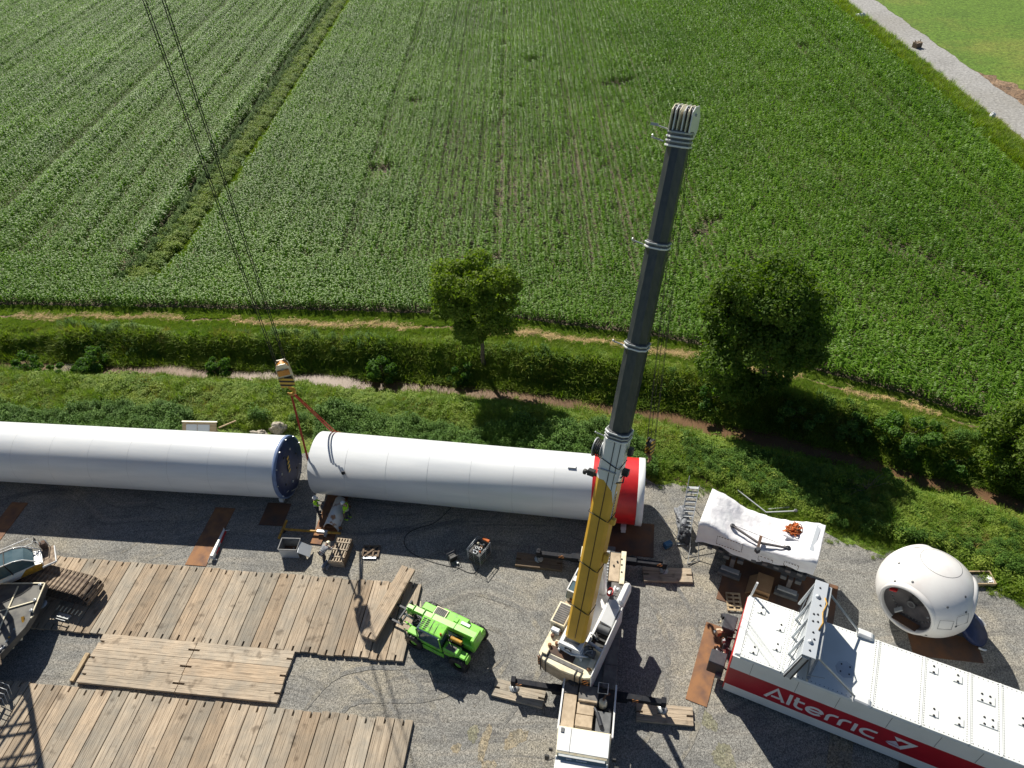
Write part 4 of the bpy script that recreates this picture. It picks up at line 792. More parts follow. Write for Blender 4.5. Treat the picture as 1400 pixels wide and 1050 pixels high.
# driver's cab, front towards the camera
C_ = cb("driver_cab", [((-0.98, 0, 2.05), (1.9, 2.5, 1.5))], 'white', 0.06)
mb = MB(); mb.hexa([(-1.75, -1.28, 2.3), (0.0, -1.3, 2.3), (0.0, 1.3, 2.3), (-1.75, 1.28, 2.3)], [(-1.22, -1.22, 3.02), (0.02, -1.3, 3.02), (0.02, 1.3, 3.02), (-1.22, 1.22, 3.02)]); mb.build("roof", 'cream', C_, 0.05)
cb("roof_panel", [((-0.6, 0, 3.03), (1.1, 2.45, 0.03))], 'white', 0.01, parent=C_)
cb("roof_seam", [((-0.6, 0.62, 3.05), (1.1, 0.02, 0.012))], 'midgrey', 0, parent=C_)
mb = MB(); mb.hexa([(-1.95, -1.18, 2.25), (-1.8, -1.18, 2.25), (-1.8, 1.18, 2.25), (-1.95, 1.18, 2.25)], [(-1.33, -1.12, 2.98), (-1.2, -1.12, 2.98), (-1.2, 1.12, 2.98), (-1.33, 1.12, 2.98)]); mb.build("windscreen", 'glass', C_)
cb("sun_visor", [((-1.34, 0, 3.0), (0.1, 2.2, 0.04))], 'steel', 0.005, parent=C_)
cb("lettering_strip", [((-1.42, 0.0, 2.93), (0.06, 0.5, 0.03)), ((-1.42, 0.6, 2.93), (0.06, 0.25, 0.03))], 'white', 0, parent=C_)
cb("windscreen_pillar", [((-1.6, 1.2, 2.6), (0.75, 0.07, 0.1), 0, 0, 1, -0.85), ((-1.6, -1.2, 2.6), (0.75, 0.07, 0.1), 0, 0, 1, -0.85)], 'white', 0.01, parent=C_)
cb("front_bumper", [((-2.15, 0, 1.2), (0.5, 2.6, 0.7))], 'yellow', 0.06)
cb("roof_hatch", [((-0.2, 1.05, 3.07), (0.22, 0.16, 0.05))], 'midgrey', 0.01, parent=C_)
for s in (1, -1):
    mb = MB(); mb.tube((-1.4, s * 1.28, 2.7), (-1.6, s * 1.62, 2.7), 0.025, 6); mb.box((-1.35, s * 1.66, 2.45), (0.1, 0.22, 0.5)); mb.box((-1.0, s * 1.52, 2.55), (0.08, 0.18, 0.3)); mb.build("mirror", 'black', CR, 0.01)
# outriggers
for (x, s, reach, jy) in ((2.72, 1, 4.05, 0), (2.85, -1, 3.8, 0), (11.1, 1, 4.0, 0), (11.4, -1, 3.65, 0)):
    zb = 0.8 if x > 7 else 0.95; mb = MB(); mb.box((x, s * 1.5, 0.85), (0.42, 1.0, 0.44)); b1 = mb.build("outrigger_box", 'outpaint', CR, 0.02)
    mb = MB(); mb.box((x, s * (reach + 1.6) / 2, zb), (0.3, reach - 1.6, 0.32)); b1 = mb.build("outrigger_beam", 'outpaint', CR, 0.02)
    mb = MB(); mb.box((x, s * (reach * 0.72), zb + 0.165), (0.3, 0.02, 0.012)); mb.box((x + 0.0, s * (1.9), zb), (0.34, 0.3, 0.36)); mb.build("beam_sleeve", 'outpaint', b1, 0.01)
    mb = MB(); mb.box((x - 0.16, s * (reach - 0.25 if abs(x - 7) > 4.2 else reach - 1.4), 0.99), (0.015, 0.32, 0.26)); mb.build("warning_plate", 'hazardo', b1)
    mb = MB(); mb.box((x, s * (reach + 0.06), zb + 0.06), (0.34, 0.26, 0.55)); mb.build("jack_head", 'outpaint', b1, 0.02)
    mb = MB(); mb.tube((x, s * (reach + 0.06), 0.3), (x, s * (reach + 0.06), 0.85), 0.075, 12); mb.build("jack_ram", 'steel', b1)
    mb = MB(); mb.lathe([(0, 0.1), (0.12, 0.1), (0.28, 0.03), (0.29, 0), (0, 0)], (x, s * (reach + 0.06), 0.23), (0, 0, 1), 8); mb.build("foot_plate", 'steel', b1)
    mb = MB(); mb.path([(x + 0.1, s * reach, 1.3), (x - 0.1, s * (reach + 0.2), 1.0), (x - 0.35, s * (reach + 0.05), 0.5), (x - 0.3, s * (reach - 0.2), 0.27)], 0.018, 5); mb.build("hose", 'black', b1)
# superstructure
MS = Matrix.Translation((7.25, 0, 0)) @ Matrix.Rotation(math.radians(59.3 - 76.85), 4, 'Z')
mb = MB(); mb.lathe([(0, 1.9), (1.0, 1.9), (1.05, 1.5), (0, 1.5)], (0, 0, 0), (0, 0, 1), 40); xf(mb, MS); mb.build("slew_ring", 'midgrey', CR)
SB = cb("upper_frame", [((-1.2, 0.75, 2.35), (4.9, 0.12, 0.9)), ((-1.2, -0.52, 2.35), (4.9, 0.12, 0.9)), ((-1.2, 0.12, 1.98), (4.9, 1.2, 0.12)), ((-3.3, 0.12, 2.5), (0.5, 1.2, 1.0))], 'white', 0.02, MS)
def sp(name, boxes, m, bevel=0.012, parent=None): return cb(name, boxes, m, bevel, MS, parent or SB)
# boom foot cover with winch
mb = MB(); w0, w1 = -0.42, 0.82
for (a, b, c, d) in ((-2.32, -2.02, w0, w1), (-3.5, -3.32, w0, w1), (-3.32, -2.32, w0, -0.22), (-3.32, -2.32, 0.62, w1)): mb.box(((a + b) / 2, (c + d) / 2, 3.18), (b - a, d - c, 0.12))
xf(mb, MS); mb.build("foot_cover", 'white', SB, 0.01)
mb = MB(); mb.hexa([(-3.52, -0.42, 2.3), (-3.4, -0.42, 2.3), (-3.4, 0.82, 2.3), (-3.52, 0.82, 2.3)], [(-3.52, -0.42, 3.2), (-3.46, -0.42, 3.2), (-3.46, 0.82, 3.2), (-3.52, 0.82, 3.2)]); xf(mb, MS); mb.build("rear_plate", 'white', SB)
sp("winch_well", [((-2.82, 0.2, 2.6), (1.0, 0.84, 0.05))], 'black')
mb = MB(); mb.tube((-2.82, -0.16, 3.02), (-2.82, 0.56, 3.02), 0.26, 24); xf(mb, MS); wd = mb.build("winch_drum", 'midgrey', SB)
mb = MB()
for i in range(15): mb.lathe([(0.262, -0.02), (0.285, 0), (0.262, 0.02)], (-2.82, -0.12 + i * 0.046, 3.02), (0, 1, 0), 20)
xf(mb, MS); kind(mb.build("wound_rope", 'steel', SB), "stuff", "wire rope wound on the winch drum")
sp("emblem_plate", [((-3.54, 0.25, 2.98), (0.03, 0.4, 0.26))], 'black')
mb = MB(); mb.prism([(0, 0), (0.34, 0), (0.26, 0.12), (0.17, 0.17), (0.08, 0.12)], 0, 0.01, M=Matrix.Translation((-3.56, 0.08, 2.9)) @ Matrix(((0, 0, -1, 0), (1, 0, 0, 0), (0, 1, 0, 0), (0, 0, 0, 1)))); xf(mb, MS); mb.build("emblem", 'white', SB)
# counterweight: stacked slabs
for i in range(6):
    z = 1.42 + i * 0.2; k = 0.04 * (5 - i) * 0.3
    mb = MB(); mb.prism([(-4.42, -1.05), (-4.2, -1.42), (-2.5, -1.42), (-2.5, 1.66), (-4.2, 1.66), (-4.45, 1.3), (-4.56, 0.2)][::-1][::-1], z, z + 0.185); xf(mb, MS); mb.build("ballast_slab", 'cream' if i == 5 else 'dirtycream', SB, 0.012)
sp("tread_strip", [((-4.12, 0.25, 2.63), (0.2, 2.2, 0.02))], 'deckgrey', 0)
sp("stain_plate", [((-3.72, 0.5, 2.625), (0.45, 1.4, 0.012))], 'rustshade', 0)
for y in (1.45, 1.15, -0.55, -0.85): sp("ballast_strap", [((-4.46, y, 2.05), (0.06, 0.06, 1.3)), ((-4.3, y, 2.65), (0.3, 0.05, 0.03))], 'black', 0)
for y, dx in ((1.5, 0.12), (-1.12, 0.02)): sp("warning_plate", [((-4.44 + dx, y, 2.0), (0.04, 0.34, 0.9))], 'hazardo', 0)
for x, y in ((-3.05, 1.4), (-3.35, 1.0), (-3.6, 1.3), (-3.9, -1.1), (-2.75, 1.1)):
    mb = MB(); mb.lathe([(0.05, 0.0), (0.1, 0.02), (0.1, 0.16), (0.04, 0.18), (0, 0.18)], (x, y, 2.62), (0, 0, 1), 12); xf(mb, MS); mb.build("lifting_point", 'rust', SB)
sp("corner_block", [((-3.6, -1.15, 2.72), (0.5, 0.3, 0.2)), ((-4.0, 1.35, 2.7), (0.35, 0.3, 0.15))], 'cream')
mb = MB(); mb.path([(-3.3, 0.95, 2.7), (-3.45, 0.8, 3.0), (-3.6, 0.45, 2.85), (-3.62, 0.0, 2.8), (-3.55, -0.45, 2.95), (-3.35, -0.8, 2.75)], 0.055, 8); xf(mb, MS); mb.build("tilt_link", 'white', SB)
# grille box on the left, operator's cab
sp("cooler_box", [((-1.85, 1.37, 2.65), (1.35, 0.84, 0.95))], 'cream', 0.03)
g_ = sp("cooler_grille", [((-1.85, 1.37, 3.14), (1.15, 0.66, 0.03))], 'deckgrey', 0)
for i in range(9): sp("grille_bar", [((-2.36 + i * 0.128, 1.37, 3.165), (0.035, 0.64, 0.02))], 'midgrey', 0)
sp("side_tank", [((-2.75, 1.35, 2.8), (0.3, 0.5, 0.3))], 'alu', 0.05)
sp("tool_step", [((-0.95, 1.3, 2.4), (0.35, 0.7, 0.5))], 'dirtycream', 0.02); sp("tool_box", [((-0.62, 1.25, 2.75), (0.3, 0.4, 0.3))], 'rustshade', 0.02)
oc = sp("operator_cab", [((0.3, 1.33, 2.25), (2.0, 0.84, 1.1))], 'white', 0.05)
mb = MB(); mb.hexa([(-0.7, 0.93, 2.8), (1.3, 0.93, 2.8), (1.3, 1.74, 2.8), (-0.7, 1.74, 2.8)], [(-0.55, 1.0, 3.4), (1.0, 1.0, 3.4), (1.0, 1.68, 3.4), (-0.55, 1.68, 3.4)]); xf(mb, MS); mb.build("cab_glazing", 'glass', SB, 0.02)
sp("cab_roof_frame", [((0.22, 1.0, 3.42), (1.6, 0.07, 0.06)), ((0.22, 1.68, 3.42), (1.6, 0.07, 0.06)), ((-0.55, 1.34, 3.42), (0.08, 0.7, 0.06)), ((0.3, 1.34, 3.42), (0.35, 0.7, 0.06)), ((1.0, 1.34, 3.42), (0.08, 0.7, 0.06))], 'white', 0.01)
sp("cab_front_step", [((1.65, 1.4, 2.2), (0.5, 0.5, 0.06))], 'steel')
# right side: engine hood, fan, white long box
sp("engine_hood", [((0.75, -1.2, 2.9), (1.5, 0.42, 0.9))], 'white', 0.16)
sp("side_wall", [((-2.2, -1.42, 2.35), (4.4, 0.07, 1.5))], 'white', 0.02)
mb = MB(); mb.hexa([(-1.35, -1.36, 2.75), (0.1, -1.36, 2.75), (0.1, -0.6, 2.75), (-1.35, -0.6, 2.75)], [(-1.35, -1.3, 3.0), (0.02, -1.3, 3.15), (0.02, -0.62, 3.3), (-1.35, -0.62, 3.15)]); xf(mb, MS); mb.build("hood_panel", 'white', SB, 0.02)
sp("hood_window", [((-0.12, -0.98, 3.235), (0.5, 0.35, 0.02), 0.4, 0, 1, -0.1)], 'alu', 0.005)
sp("fan_bay", [((-1.75, -0.95, 2.55), (0.8, 0.84, 0.3)), ((-2.5, -0.95, 2.4), (0.8, 0.84, 0.25))], 'black', 0.01)
mb = MB(); mb.tube((-1.62, -1.3, 2.9), (-1.62, -0.62, 2.9), 0.22, 18); xf(mb, MS); mb.build("second_winch", 'midgrey', SB)
mb = MB(); mb.tube((-2.75, -1.35, 2.85), (-2.6, -0.5, 2.85), 0.1, 12); xf(mb, MS); mb.build("muffler", 'alu', SB)
sp("valve_block", [((-3.1, -0.85, 2.75), (0.35, 0.5, 0.35)), ((-3.05, -0.6, 3.0), (0.2, 0.2, 0.2)), ((0.35, -0.75, 2.7), (0.5, 0.5, 0.4))], 'midgrey', 0.02)
for i in range(9):
    mb = MB(); r_ = random.Random(300 + i); x0 = r_.choice([-3.2, -2.9, 0.2, 0.6, -2.2]); p = [(x0 + r_.uniform(-.2, .2), -0.65 + r_.uniform(-.35, .2), 2.85 + r_.uniform(0, .25)) for _ in range(4)]; mb.path(p, 0.03, 6); xf(mb, MS); mb.build("hose", 'steel' if i % 3 == 0 else 'black', SB)
mb = MB()
for k in range(5): mb.path([(0.65 + 0.22 * math.cos(a) , -0.42 + 0.16 * math.sin(a), 2.85 + 0.045 * k) for a in [i * PI / 6 for i in range(12)]], 0.025, 6, closed=True)
xf(mb, MS); mb.build("red_strap_coil", 'red', SB)
mb = MB(); mb.lathe([(0, 0.12), (0.12, 0.12), (0.13, 0)], (0.95, -0.78, 2.95), (0, 0, 1), 12); xf(mb, MS); mb.build("beacon", 'steel', SB)
# boom
ELB = math.radians(68.5); FT = Vector((-2.38, 0.13, 3.6)); BD = Vector((math.cos(ELB), 0, math.sin(ELB))); BU = Vector((-math.sin(ELB), 0, math.cos(ELB))); BS = Vector((0, 1, 0))
MBm = MS @ Matrix(((BD.x, BS.x, BU.x, FT.x), (BD.y, BS.y, BU.y, FT.y), (BD.z, BS.z, BU.z, FT.z), (0, 0, 0, 1)))
def prof(wd, ht, c, cb_):   # y,z outline: flat top with chamfers, rounder bottom
    return [(-wd / 2, -ht / 2 + cb_), (-wd / 2 + cb_ * .7, -ht / 2 + cb_ * .25), (0, -ht / 2), (wd / 2 - cb_ * .7, -ht / 2 + cb_ * .25), (wd / 2, -ht / 2 + cb_), (wd / 2, ht / 2 - c), (wd / 2 - c, ht / 2), (-wd / 2 + c, ht / 2), (-wd / 2, ht / 2 - c)]
def bsec(name, L0, L1, wd, ht, c, cb_, m, parent, off=0.0, bevel=0.01, xtra=None):
    mb = MB(); P = prof(wd, ht, c, cb_); n = len(P); vs = [(L0, y, z + off) for y, z in P] + [(L1, y, z + off) for y, z in P]
    mb.add(vs, [tuple(range(n))[::-1], tuple(range(n, 2 * n))] + [(i, (i + 1) % n, n + (i + 1) % n, n + i) for i in range(n)])
    if xtra: xtra(mb)
    xf(mb, MBm); return mb.build(name, m, parent, bevel)
BOOM = bsec("boom", -0.5, 9.3, 1.08, 1.2, 0.16, 0.3, 'yellow', CR)
def bb(name, boxes, m, bevel=0.008):
    mb = MB()
    for b in boxes: mb.box(*b)
    xf(mb, MBm); return mb.build(name, m, BOOM, bevel)
bsec("base_section", 9.3, 11.5, 1.084, 1.204, 0.16, 0.3, 'white', BOOM)
mb = MB(); mb.prism([(9.32, -0.54), (9.32, 0.12), (8.85, -0.38), (8.25, -0.54)], 0.601, 0.606); xf(mb, MBm); mb.build("paint_wedge", 'white', BOOM)
secs = [(11.5, 16.0, 0.96), (16.0, 20.5, 0.90), (20.5, 24.9, 0.84)]
for i, (a, b, wd) in enumerate(secs): bsec("telescope_section", a, b, wd, wd * 1.12, 0.27, 0.3, 'boomgrey', BOOM, bevel=0.006)
def collar(L, wd, n_, th=0.05):
    for k in range(n_): bsec("collar", L + k * 0.17, L + k * 0.17 + 0.07, wd + 0.16, wd * 1.12 + 0.16, 0.24, 0.3, 'white' if k % 2 == 0 else 'steel', BOOM, bevel=0.01)
    bsec("collar_band", L - 0.02, L + n_ * 0.17 - 0.06, wd + 0.07, wd * 1.12 + 0.08, 0.24, 0.3, 'midgrey', BOOM, bevel=0)
collar(11.42, 1.02, 3); collar(15.95, 0.92, 2); collar(20.45, 0.86, 2); collar(24.5, 0.84, 4)
for L in (11.5, 16.05, 20.55, 24.65):
    mb = MB(); mb.tube((L, 0.5, 0.5), (L + 0.1, 1.0, 0.62), 0.03, 6); mb.tube((L + 0.05, 0.85, 0.6), (L + 0.2, 0.92, 0.75), 0.03, 6); xf(mb, MBm); mb.build("pin_bracket", 'steel', BOOM)
# head: pale fork plates and sheaves
for i, y in enumerate((-0.42, -0.26, -0.1, 0.08, 0.24, 0.4)):
    mb = MB(); mb.xprism([(24.90, -0.5), (25.10, 0.5), (25.85, 0.5), (26.05, 0.2), (26.10, -0.3), (25.70, -0.75), (25.20, -0.8)], y - 0.025, y + 0.025); xf(mb, MBm); mb.build("head_plate", 'cream' if i % 2 else 'white', BOOM, 0.01)
for y in (-0.34, -0.18, 0.16, 0.32):
    mb = MB(); mb.lathe([(0.05, -0.04), (0.28, -0.04), (0.25, 0), (0.28, 0.04), (0.05, 0.04)], (25.75, y, 0.1), (0, 1, 0), 20); mb.lathe([(0.05, -0.04), (0.24, -0.04), (0.21, 0), (0.24, 0.04), (0.05, 0.04)], (25.80, y, -0.5), (0, 1, 0), 20); xf(mb, MBm); mb.build("head_sheave", 'darksteel', BOOM)
mb = MB(); mb.tube((25.75, -0.5, 0.1), (25.75, 0.5, 0.1), 0.06, 10); mb.tube((25.10, 0.4, 0.3), (25.20, 0.95, 0.45), 0.03, 6); mb.box((25.22, 1.0, 0.45), (0.1, 0.3, 0.06)); xf(mb, MBm); mb.build("head_pin", 'steel', BOOM)
# cable along the top, straps around the base section
mb = MB(); mb.path([(-0.3, -0.06, 0.615), (3, -0.08, 0.62), (7, -0.06, 0.62), (11.5, -0.05, 0.625)], 0.018, 5); mb.path([(8.9, -0.33, 0.615), (11.5, -0.35, 0.62)], 0.016, 5); xf(mb, MBm); mb.build("top_cable", 'rope', BOOM)
for L, tl in ((1.5, 0.2), (4.2, 0.25), (7.2, 0.2), (10.15, 0.3)):
    mb = MB(); mb.path([(L + tl, 0.56, 0.1), (L + tl, 0.56, 0.62), (L, -0.3, 0.63), (L - 0.05, -0.5, 0.6), (L + 0.25, -0.62, 0.3), (L + 0.2, -0.6, -0.1)], 0.022, 6); xf(mb, MBm); mb.build("cable_loop", 'rope', BOOM)
bb("crossbar", [((9.85, 0.05, 0.64), (0.06, 0.95, 0.05))], 'steel'); bb("hinge_lug", [((4.9, -0.68, 0.2), (0.5, 0.25, 0.3)), ((7.1, -0.65, 0.25), (0.35, 0.25, 0.25))], 'yellow', 0.03)
bb("number_strip", [((8.0, -0.545, 0.35), (1.6, 0.012, 0.2))], 'white', 0)
for i in range(9): bb("digit_mark", [((7.35 + i * 0.16, -0.556, 0.35), (0.1, 0.012, 0.12))], 'black', 0)
mb = MB(); mb.lathe([(0.16, -0.16), (0.2, -0.22), (0.48, -0.22), (0.48, -0.18), (0.2, -0.16), (0.2, 0.16), (0.48, 0.18), (0.48, 0.22), (0.2, 0.22)], (10.6, 0.78, 0.1), (0, 1, 0), 26); xf(mb, MBm); mb.build("cable_reel", 'steel', BOOM)
mb = MB()
for k in range(4): mb.lathe([(0.4, -0.14 + k * 0.09), (0.44, -0.11 + k * 0.09), (0.4, -0.08 + k * 0.09)], (10.6, 0.78, 0.1), (0, 1, 0), 24)
xf(mb, MBm); mb.build("reel_cable", 'rope', BOOM)
mb = MB(); mb.box((9.25, 0.9, 0.2), (0.3, 0.35, 0.3)); mb.tube((9.2, 0.6, 0.2), (9.25, 1.2, 0.25), 0.09, 8); mb.lathe([(0.14, 0), (0.14, 0.12), (0.05, 0.16)], (9.2, 1.15, 0.25), (0, 1, 0), 12); xf(mb, MBm); mb.build("work_lamp", 'black', BOOM, 0.02)
mb = MB(); mb.box((10.9, -0.72, 0.0), (0.35, 0.22, 0.35)); mb.box((9.9, -0.75, 0.25), (0.3, 0.3, 0.3)); mb.path([(9.6, -0.6, 0.4), (9.9, -0.78, 0.5), (9.5, -0.8, 0.55), (9.4, -0.5, 0.62)], 0.04, 6); xf(mb, MBm); mb.build("sensor_box", 'black', BOOM, 0.02)
# luffing cylinder
p0 = MS @ Vector((1.0, 0.13, 2.1)); p1 = MBm @ Vector((5.3, 0, -0.75)); mid = p0.lerp(p1, 0.62)
mb = MB(); mb.tube(p0, mid, 0.24, 18); mb.build("luffing_cylinder", 'white', CR)
mb = MB(); mb.tube(mid, p1, 0.15, 14); mb.build("luffing_rod", 'steel', CR)
# small hook block hanging from the head
Rc = Matrix.Rotation(math.atan2(.9738, .2275), 4, 'Z'); head = Matrix.Translation((2.35, 14.26, 0)) @ Rc @ MBm @ Vector((25.9, 0, -0.5))
hx, hy = head.x, head.y
t = thing("hook_block", "small dark hook block with yellow stripes hanging from the mobile crane beside the red band", "hook block", (hx, hy, 7.4), 0.9)
for s in (-1, 1):
    mb = MB(); mb.xprism([(-0.22, 0), (0.22, 0), (0.3, 0.4), (0.26, 0.95), (0.1, 1.15), (-0.1, 1.15), (-0.26, 0.95), (-0.3, 0.4)], s * 0.16 - 0.03, s * 0.16 + 0.03); mb.build("cheek_plate", 'hazard', t, 0.01)
mb = MB()
for y in (-0.08, 0.0, 0.08): mb.lathe([(0.05, -0.03), (0.28, -0.03), (0.25, 0), (0.28, 0.03), (0.05, 0.03)], (0, y, 0.8), (0, 1, 0), 20)
mb.build("sheave", 'black', t)
mb = MB(); mb.box((0, 0, -0.05), (0.35, 0.3, 0.2)); mb.tube((0, 0, -0.1), (0, 0, -0.4), 0.08, 8); mb.build("crosshead", 'rustshade', t, 0.02)
mb = MB(); mb.path([(0, 0, -0.35)] + [(0.17 * math.sin(a), 0, -0.62 + 0.2 * math.cos(a)) for a in [0.2, 0.9, 1.7, 2.5, 3.3, 4.2]], 0.06, 8, radii=[.08, .08, .09, .1, .09, .07, .04]); mb.build("hook", 'rust', t)
mb = MB()
for dx, dy in ((-0.22, -0.1), (-0.22, 0.05), (0.0, 0.1), (0.22, -0.1), (0.22, 0.08)): mb.tube((hx + dx, hy + dy, 8.35), (hx + dx * 0.9, hy + dy * 1.3, head.z), 0.013, 5, caps=False)
tag(mb.build("hoist_rope", 'rope'), "thin black hoist ropes from the mobile crane's boom head down to its small hook", "hoist rope")

# ---------------------------------------------------------------- nacelle with lettering
AZN = math.radians(-28.3); NL = 16.5; NW = 3.75; Z0, Z1 = 0.2, 4.02
NC = thing("nacelle", "long white turbine nacelle with a red band lettered Alterric along its side", "turbine nacelle", (10.2, 17.0, 0), AZN)
def nb(name, boxes, m, bevel=0.0, parent=None, fn=None):
    mb = MB()
    for b in boxes: mb.box(*b)
    if fn: fn(mb)
    return mb.build(name, m, parent or NC, bevel)
ZR1, ZR0 = 2.68, 0.96
# side wall in three bands plus far side, ends and roof panels
for nm, m, a, b in (("upper_side_band", 'grp', ZR1, Z1 - 0.12), ("red_side_band", 'redband', ZR0, ZR1), ("lower_side_band", 'grp', Z0, ZR0)):
    nb(nm, [((NL / 2, 0.04, (a + b) / 2), (NL, 0.08, b - a))], m)
nb("far_side", [((NL / 2, NW - 0.04, (Z0 + Z1) / 2 - 0.06), (NL, 0.08, Z1 - Z0 - 0.12))], 'grp')
nb("end_wall", [((-0.02, NW / 2, 2.05), (0.08, NW - 0.1, 3.5))], 'red', 0.02)
nb("floor_pan", [((NL / 2, NW / 2, 0.24), (NL, NW - 0.2, 0.1))], 'midgrey')
mb = MB(); mb.hexa([(-0.06, 0.02, 3.8), (0.3, 0.02, 3.84), (0.3, NW - 0.02, 3.84), (-0.06, NW - 0.02, 3.8)], [(0.05, 0.16, 4.0), (0.3, 0.16, 4.045), (0.3, NW - 0.16, 4.045), (0.05, NW - 0.16, 4.0)]); mb.build("front_fascia", 'white', NC, 0.03)
seamx = [0.3, 2.28, 6.44, 8.54, 10.54, 11.84, 13.9, NL]
for a, b in zip(seamx[:-1], seamx[1:]):
    mb = MB(); g = 0.012
    mb.hexa([(a + g, 0.0, Z1 - 0.12), (b - g, 0.0, Z1 - 0.12), (b - g, NW, Z1 - 0.12), (a + g, NW, Z1 - 0.12)], [(a + g, 0.05, Z1), (b - g, 0.05, Z1), (b - g, NW - 0.05, Z1), (a + g, NW - 0.05, Z1)]); mb.build("roof_panel", 'grp', NC, 0.01)
for x in seamx[1:-1]: nb("seam_rib", [((x, NW / 2, Z1 + 0.012), (0.07, NW - 0.1, 0.03))], 'grp', 0.008)
for x in (1.0, 3.2, 5.1, 7.4, 9.5, 11.2, 13.0): nb("side_joint", [((x, -0.003, 3.28), (0.015, 0.01, 1.1))], 'midgrey')
def bolts():
    mb = MB(); 
    def one(x, y): mb.box((x, y, Z1 + 0.008), (0.032, 0.032, 0.02))
    for x in seamx[1:-1]:
        for i in range(30):
            y = 0.14 + i * 0.12; one(x - 0.1, y); one(x + 0.1, y)
    x = 0.5
    while x < NL: one(x, 0.15); one(x, NW - 0.15); x += 0.2
    for i in range(18): one(0.36, 0.2 + i * 0.19)
    return mb.build("roof_bolts", 'midgrey', NC)
kind(bolts(), "stuff", "rows of small bolt heads along the roof seams")
def pad(x, y, w=0.42, l=0.42, holes=1):
    o = nb("roof_pad", [((x, y, Z1 + 0.02), (l, w, 0.055))], 'grp', 0.025)
    for i in range(holes):
        for dy in (-0.05, 0.28):
            mb = MB(); mb.lathe([(0, 0.03), (0.05, 0.03), (0.055, 0)], (x + (i - (holes - 1) / 2) * 0.34, y + dy - 0.1, Z1 + 0.045), (0, 0, 1), 10); mb.build("plug", 'black', o)
for x, y in ((0.78, 3.0), (1.85, 2.4), (1.88, 1.25), (0.86, 0.62), (8.95, 3.15), (10.0, 3.12), (9.05, 0.92), (10.1, 0.94), (12.7, 2.1), (12.9, 1.0)): pad(x, y)
for x, y in ((11.2, 2.6), (11.3, 1.45)): pad(x, y, 0.5, 0.78, 2)
mb = MB(); mb.lathe([(0.0, 0.02), (0.42, 0.02), (0.46, 0.0)], (5.1, 1.45, Z1 + 0.004), (0, 0, 1), 8); mb.build("roof_hatch", 'alu', NC)
for dx, dy in ((0.2, 0.2), (-0.2, 0.2), (0.2, -0.2), (-0.2, -0.2)):
    nb("hatch_bolt", [((5.1 + dx, 1.45 + dy, Z1 + 0.03), (0.07, 0.07, 0.02))], 'black')
# lettering on the red band
def ribbon(pts, wd, off):
    vs = []; k = len(pts)
    for i, p in enumerate(pts):
        a = Vector(pts[max(i - 1, 0)]); b = Vector(pts[min(i + 1, k - 1)]); d1 = (Vector(p) - a); d2 = (b - Vector(p))
        d = (d1.normalized() if d1.length > 1e-6 else d2.normalized()) + (d2.normalized() if d2.length > 1e-6 else d1.normalized()); d.normalize(); n = Vector((-d.y, d.x))
        sc_ = 1.0 / max(0.55, abs(n.dot(Vector((-(d2 if d2.length > 1e-6 else d1).normalized().y, (d2 if d2.length > 1e-6 else d1).normalized().x)))))
        vs += [Vector(p) + n * wd / 2 * sc_, Vector(p) - n * wd / 2 * sc_]
    mb = MB(); n2 = len(vs); V3 = [(v.x, off, v.y) for v in vs]; V4 = [(v.x, 0.002, v.y) for v in vs]
    fs = []
    for i in range(k - 1): a, b, c, d = 2 * i, 2 * i + 1, 2 * i + 3, 2 * i + 2; fs += [(a, b, c, d), (n2 + a, n2 + d, n2 + c, n2 + b), (a, d, n2 + d, n2 + a), (b, n2 + b, n2 + c, c)]
    fs += [(0, n2, n2 + 1, 1), (n2 - 2, n2 - 1, 2 * n2 - 1, 2 * n2 - 2)]
    mb.add(V3 + V4, fs); return mb
def arc(cx, cy, rx, ry, a0, a1, n=14): return [(cx + rx * math.cos(math.radians(a0 + (a1 - a0) * i / n)), cy + ry * math.sin(math.radians(a0 + (a1 - a0) * i / n))) for i in range(n + 1)]
def glyph(ch, x, zb, ch_h, xh, wd):
    t_ = 0.17; out = []
    if ch == 'A': w_ = 0.96; out = [[(x + 0.03, zb), (x + w_ / 2, zb + ch_h), (x + w_ - 0.03, zb)], [(x + 0.3, zb + 0.26), (x + w_ - 0.22, zb + 0.26)]]
    if ch == 'l': w_ = 0.2; out = [[(x + 0.1, zb), (x + 0.1, zb + ch_h)]]
    if ch == 't': w_ = 0.55; out = [[(x + 0.12, zb + ch_h * 0.98), (x + 0.12, zb + 0.32)] + arc(x + 0.34, zb + 0.32, 0.22, 0.24, 180, 270, 6) + [(x + 0.52, zb + 0.08)], [(x - 0.0, zb + xh - 0.06), (x + 0.5, zb + xh - 0.06)]]
    if ch == 'e': w_ = 0.86; r = xh / 2 - t_ / 2; out = [[(x + 0.1, zb + xh / 2), (x + 0.8, zb + xh / 2)] , arc(x + 0.43, zb + xh / 2, 0.36, r, 2, 325, 22)]
    if ch == 'r': w_ = 0.56; out = [[(x + 0.1, zb), (x + 0.1, zb + xh - 0.36)] + arc(x + 0.38, zb + xh - 0.36, 0.28, 0.28, 180, 90, 6) + [(x + 0.54, zb + xh - 0.08)]]
    if ch == 'i': w_ = 0.2; out = [[(x + 0.1, zb), (x + 0.1, zb + xh)]]
    if ch == 'c': w_ = 0.82; r = xh / 2 - t_ / 2; out = [[(x + 0.76, zb + xh - t_ / 2), (x + 0.5, zb + xh - t_ / 2)] + arc(x + 0.45, zb + xh / 2, 0.36, r, 92, 268, 16) + [(x + 0.5, zb + t_ / 2), (x + 0.76, zb + t_ / 2)]]
    for i, pts in enumerate(out):
        o = ribbon(pts, t_, -0.010 - 0.002 * i)
        if i == 0: first = o
        else: first.add(o.v, o.f)
    first.build("letter", 'white', NC)
    return w_
X = 2.0
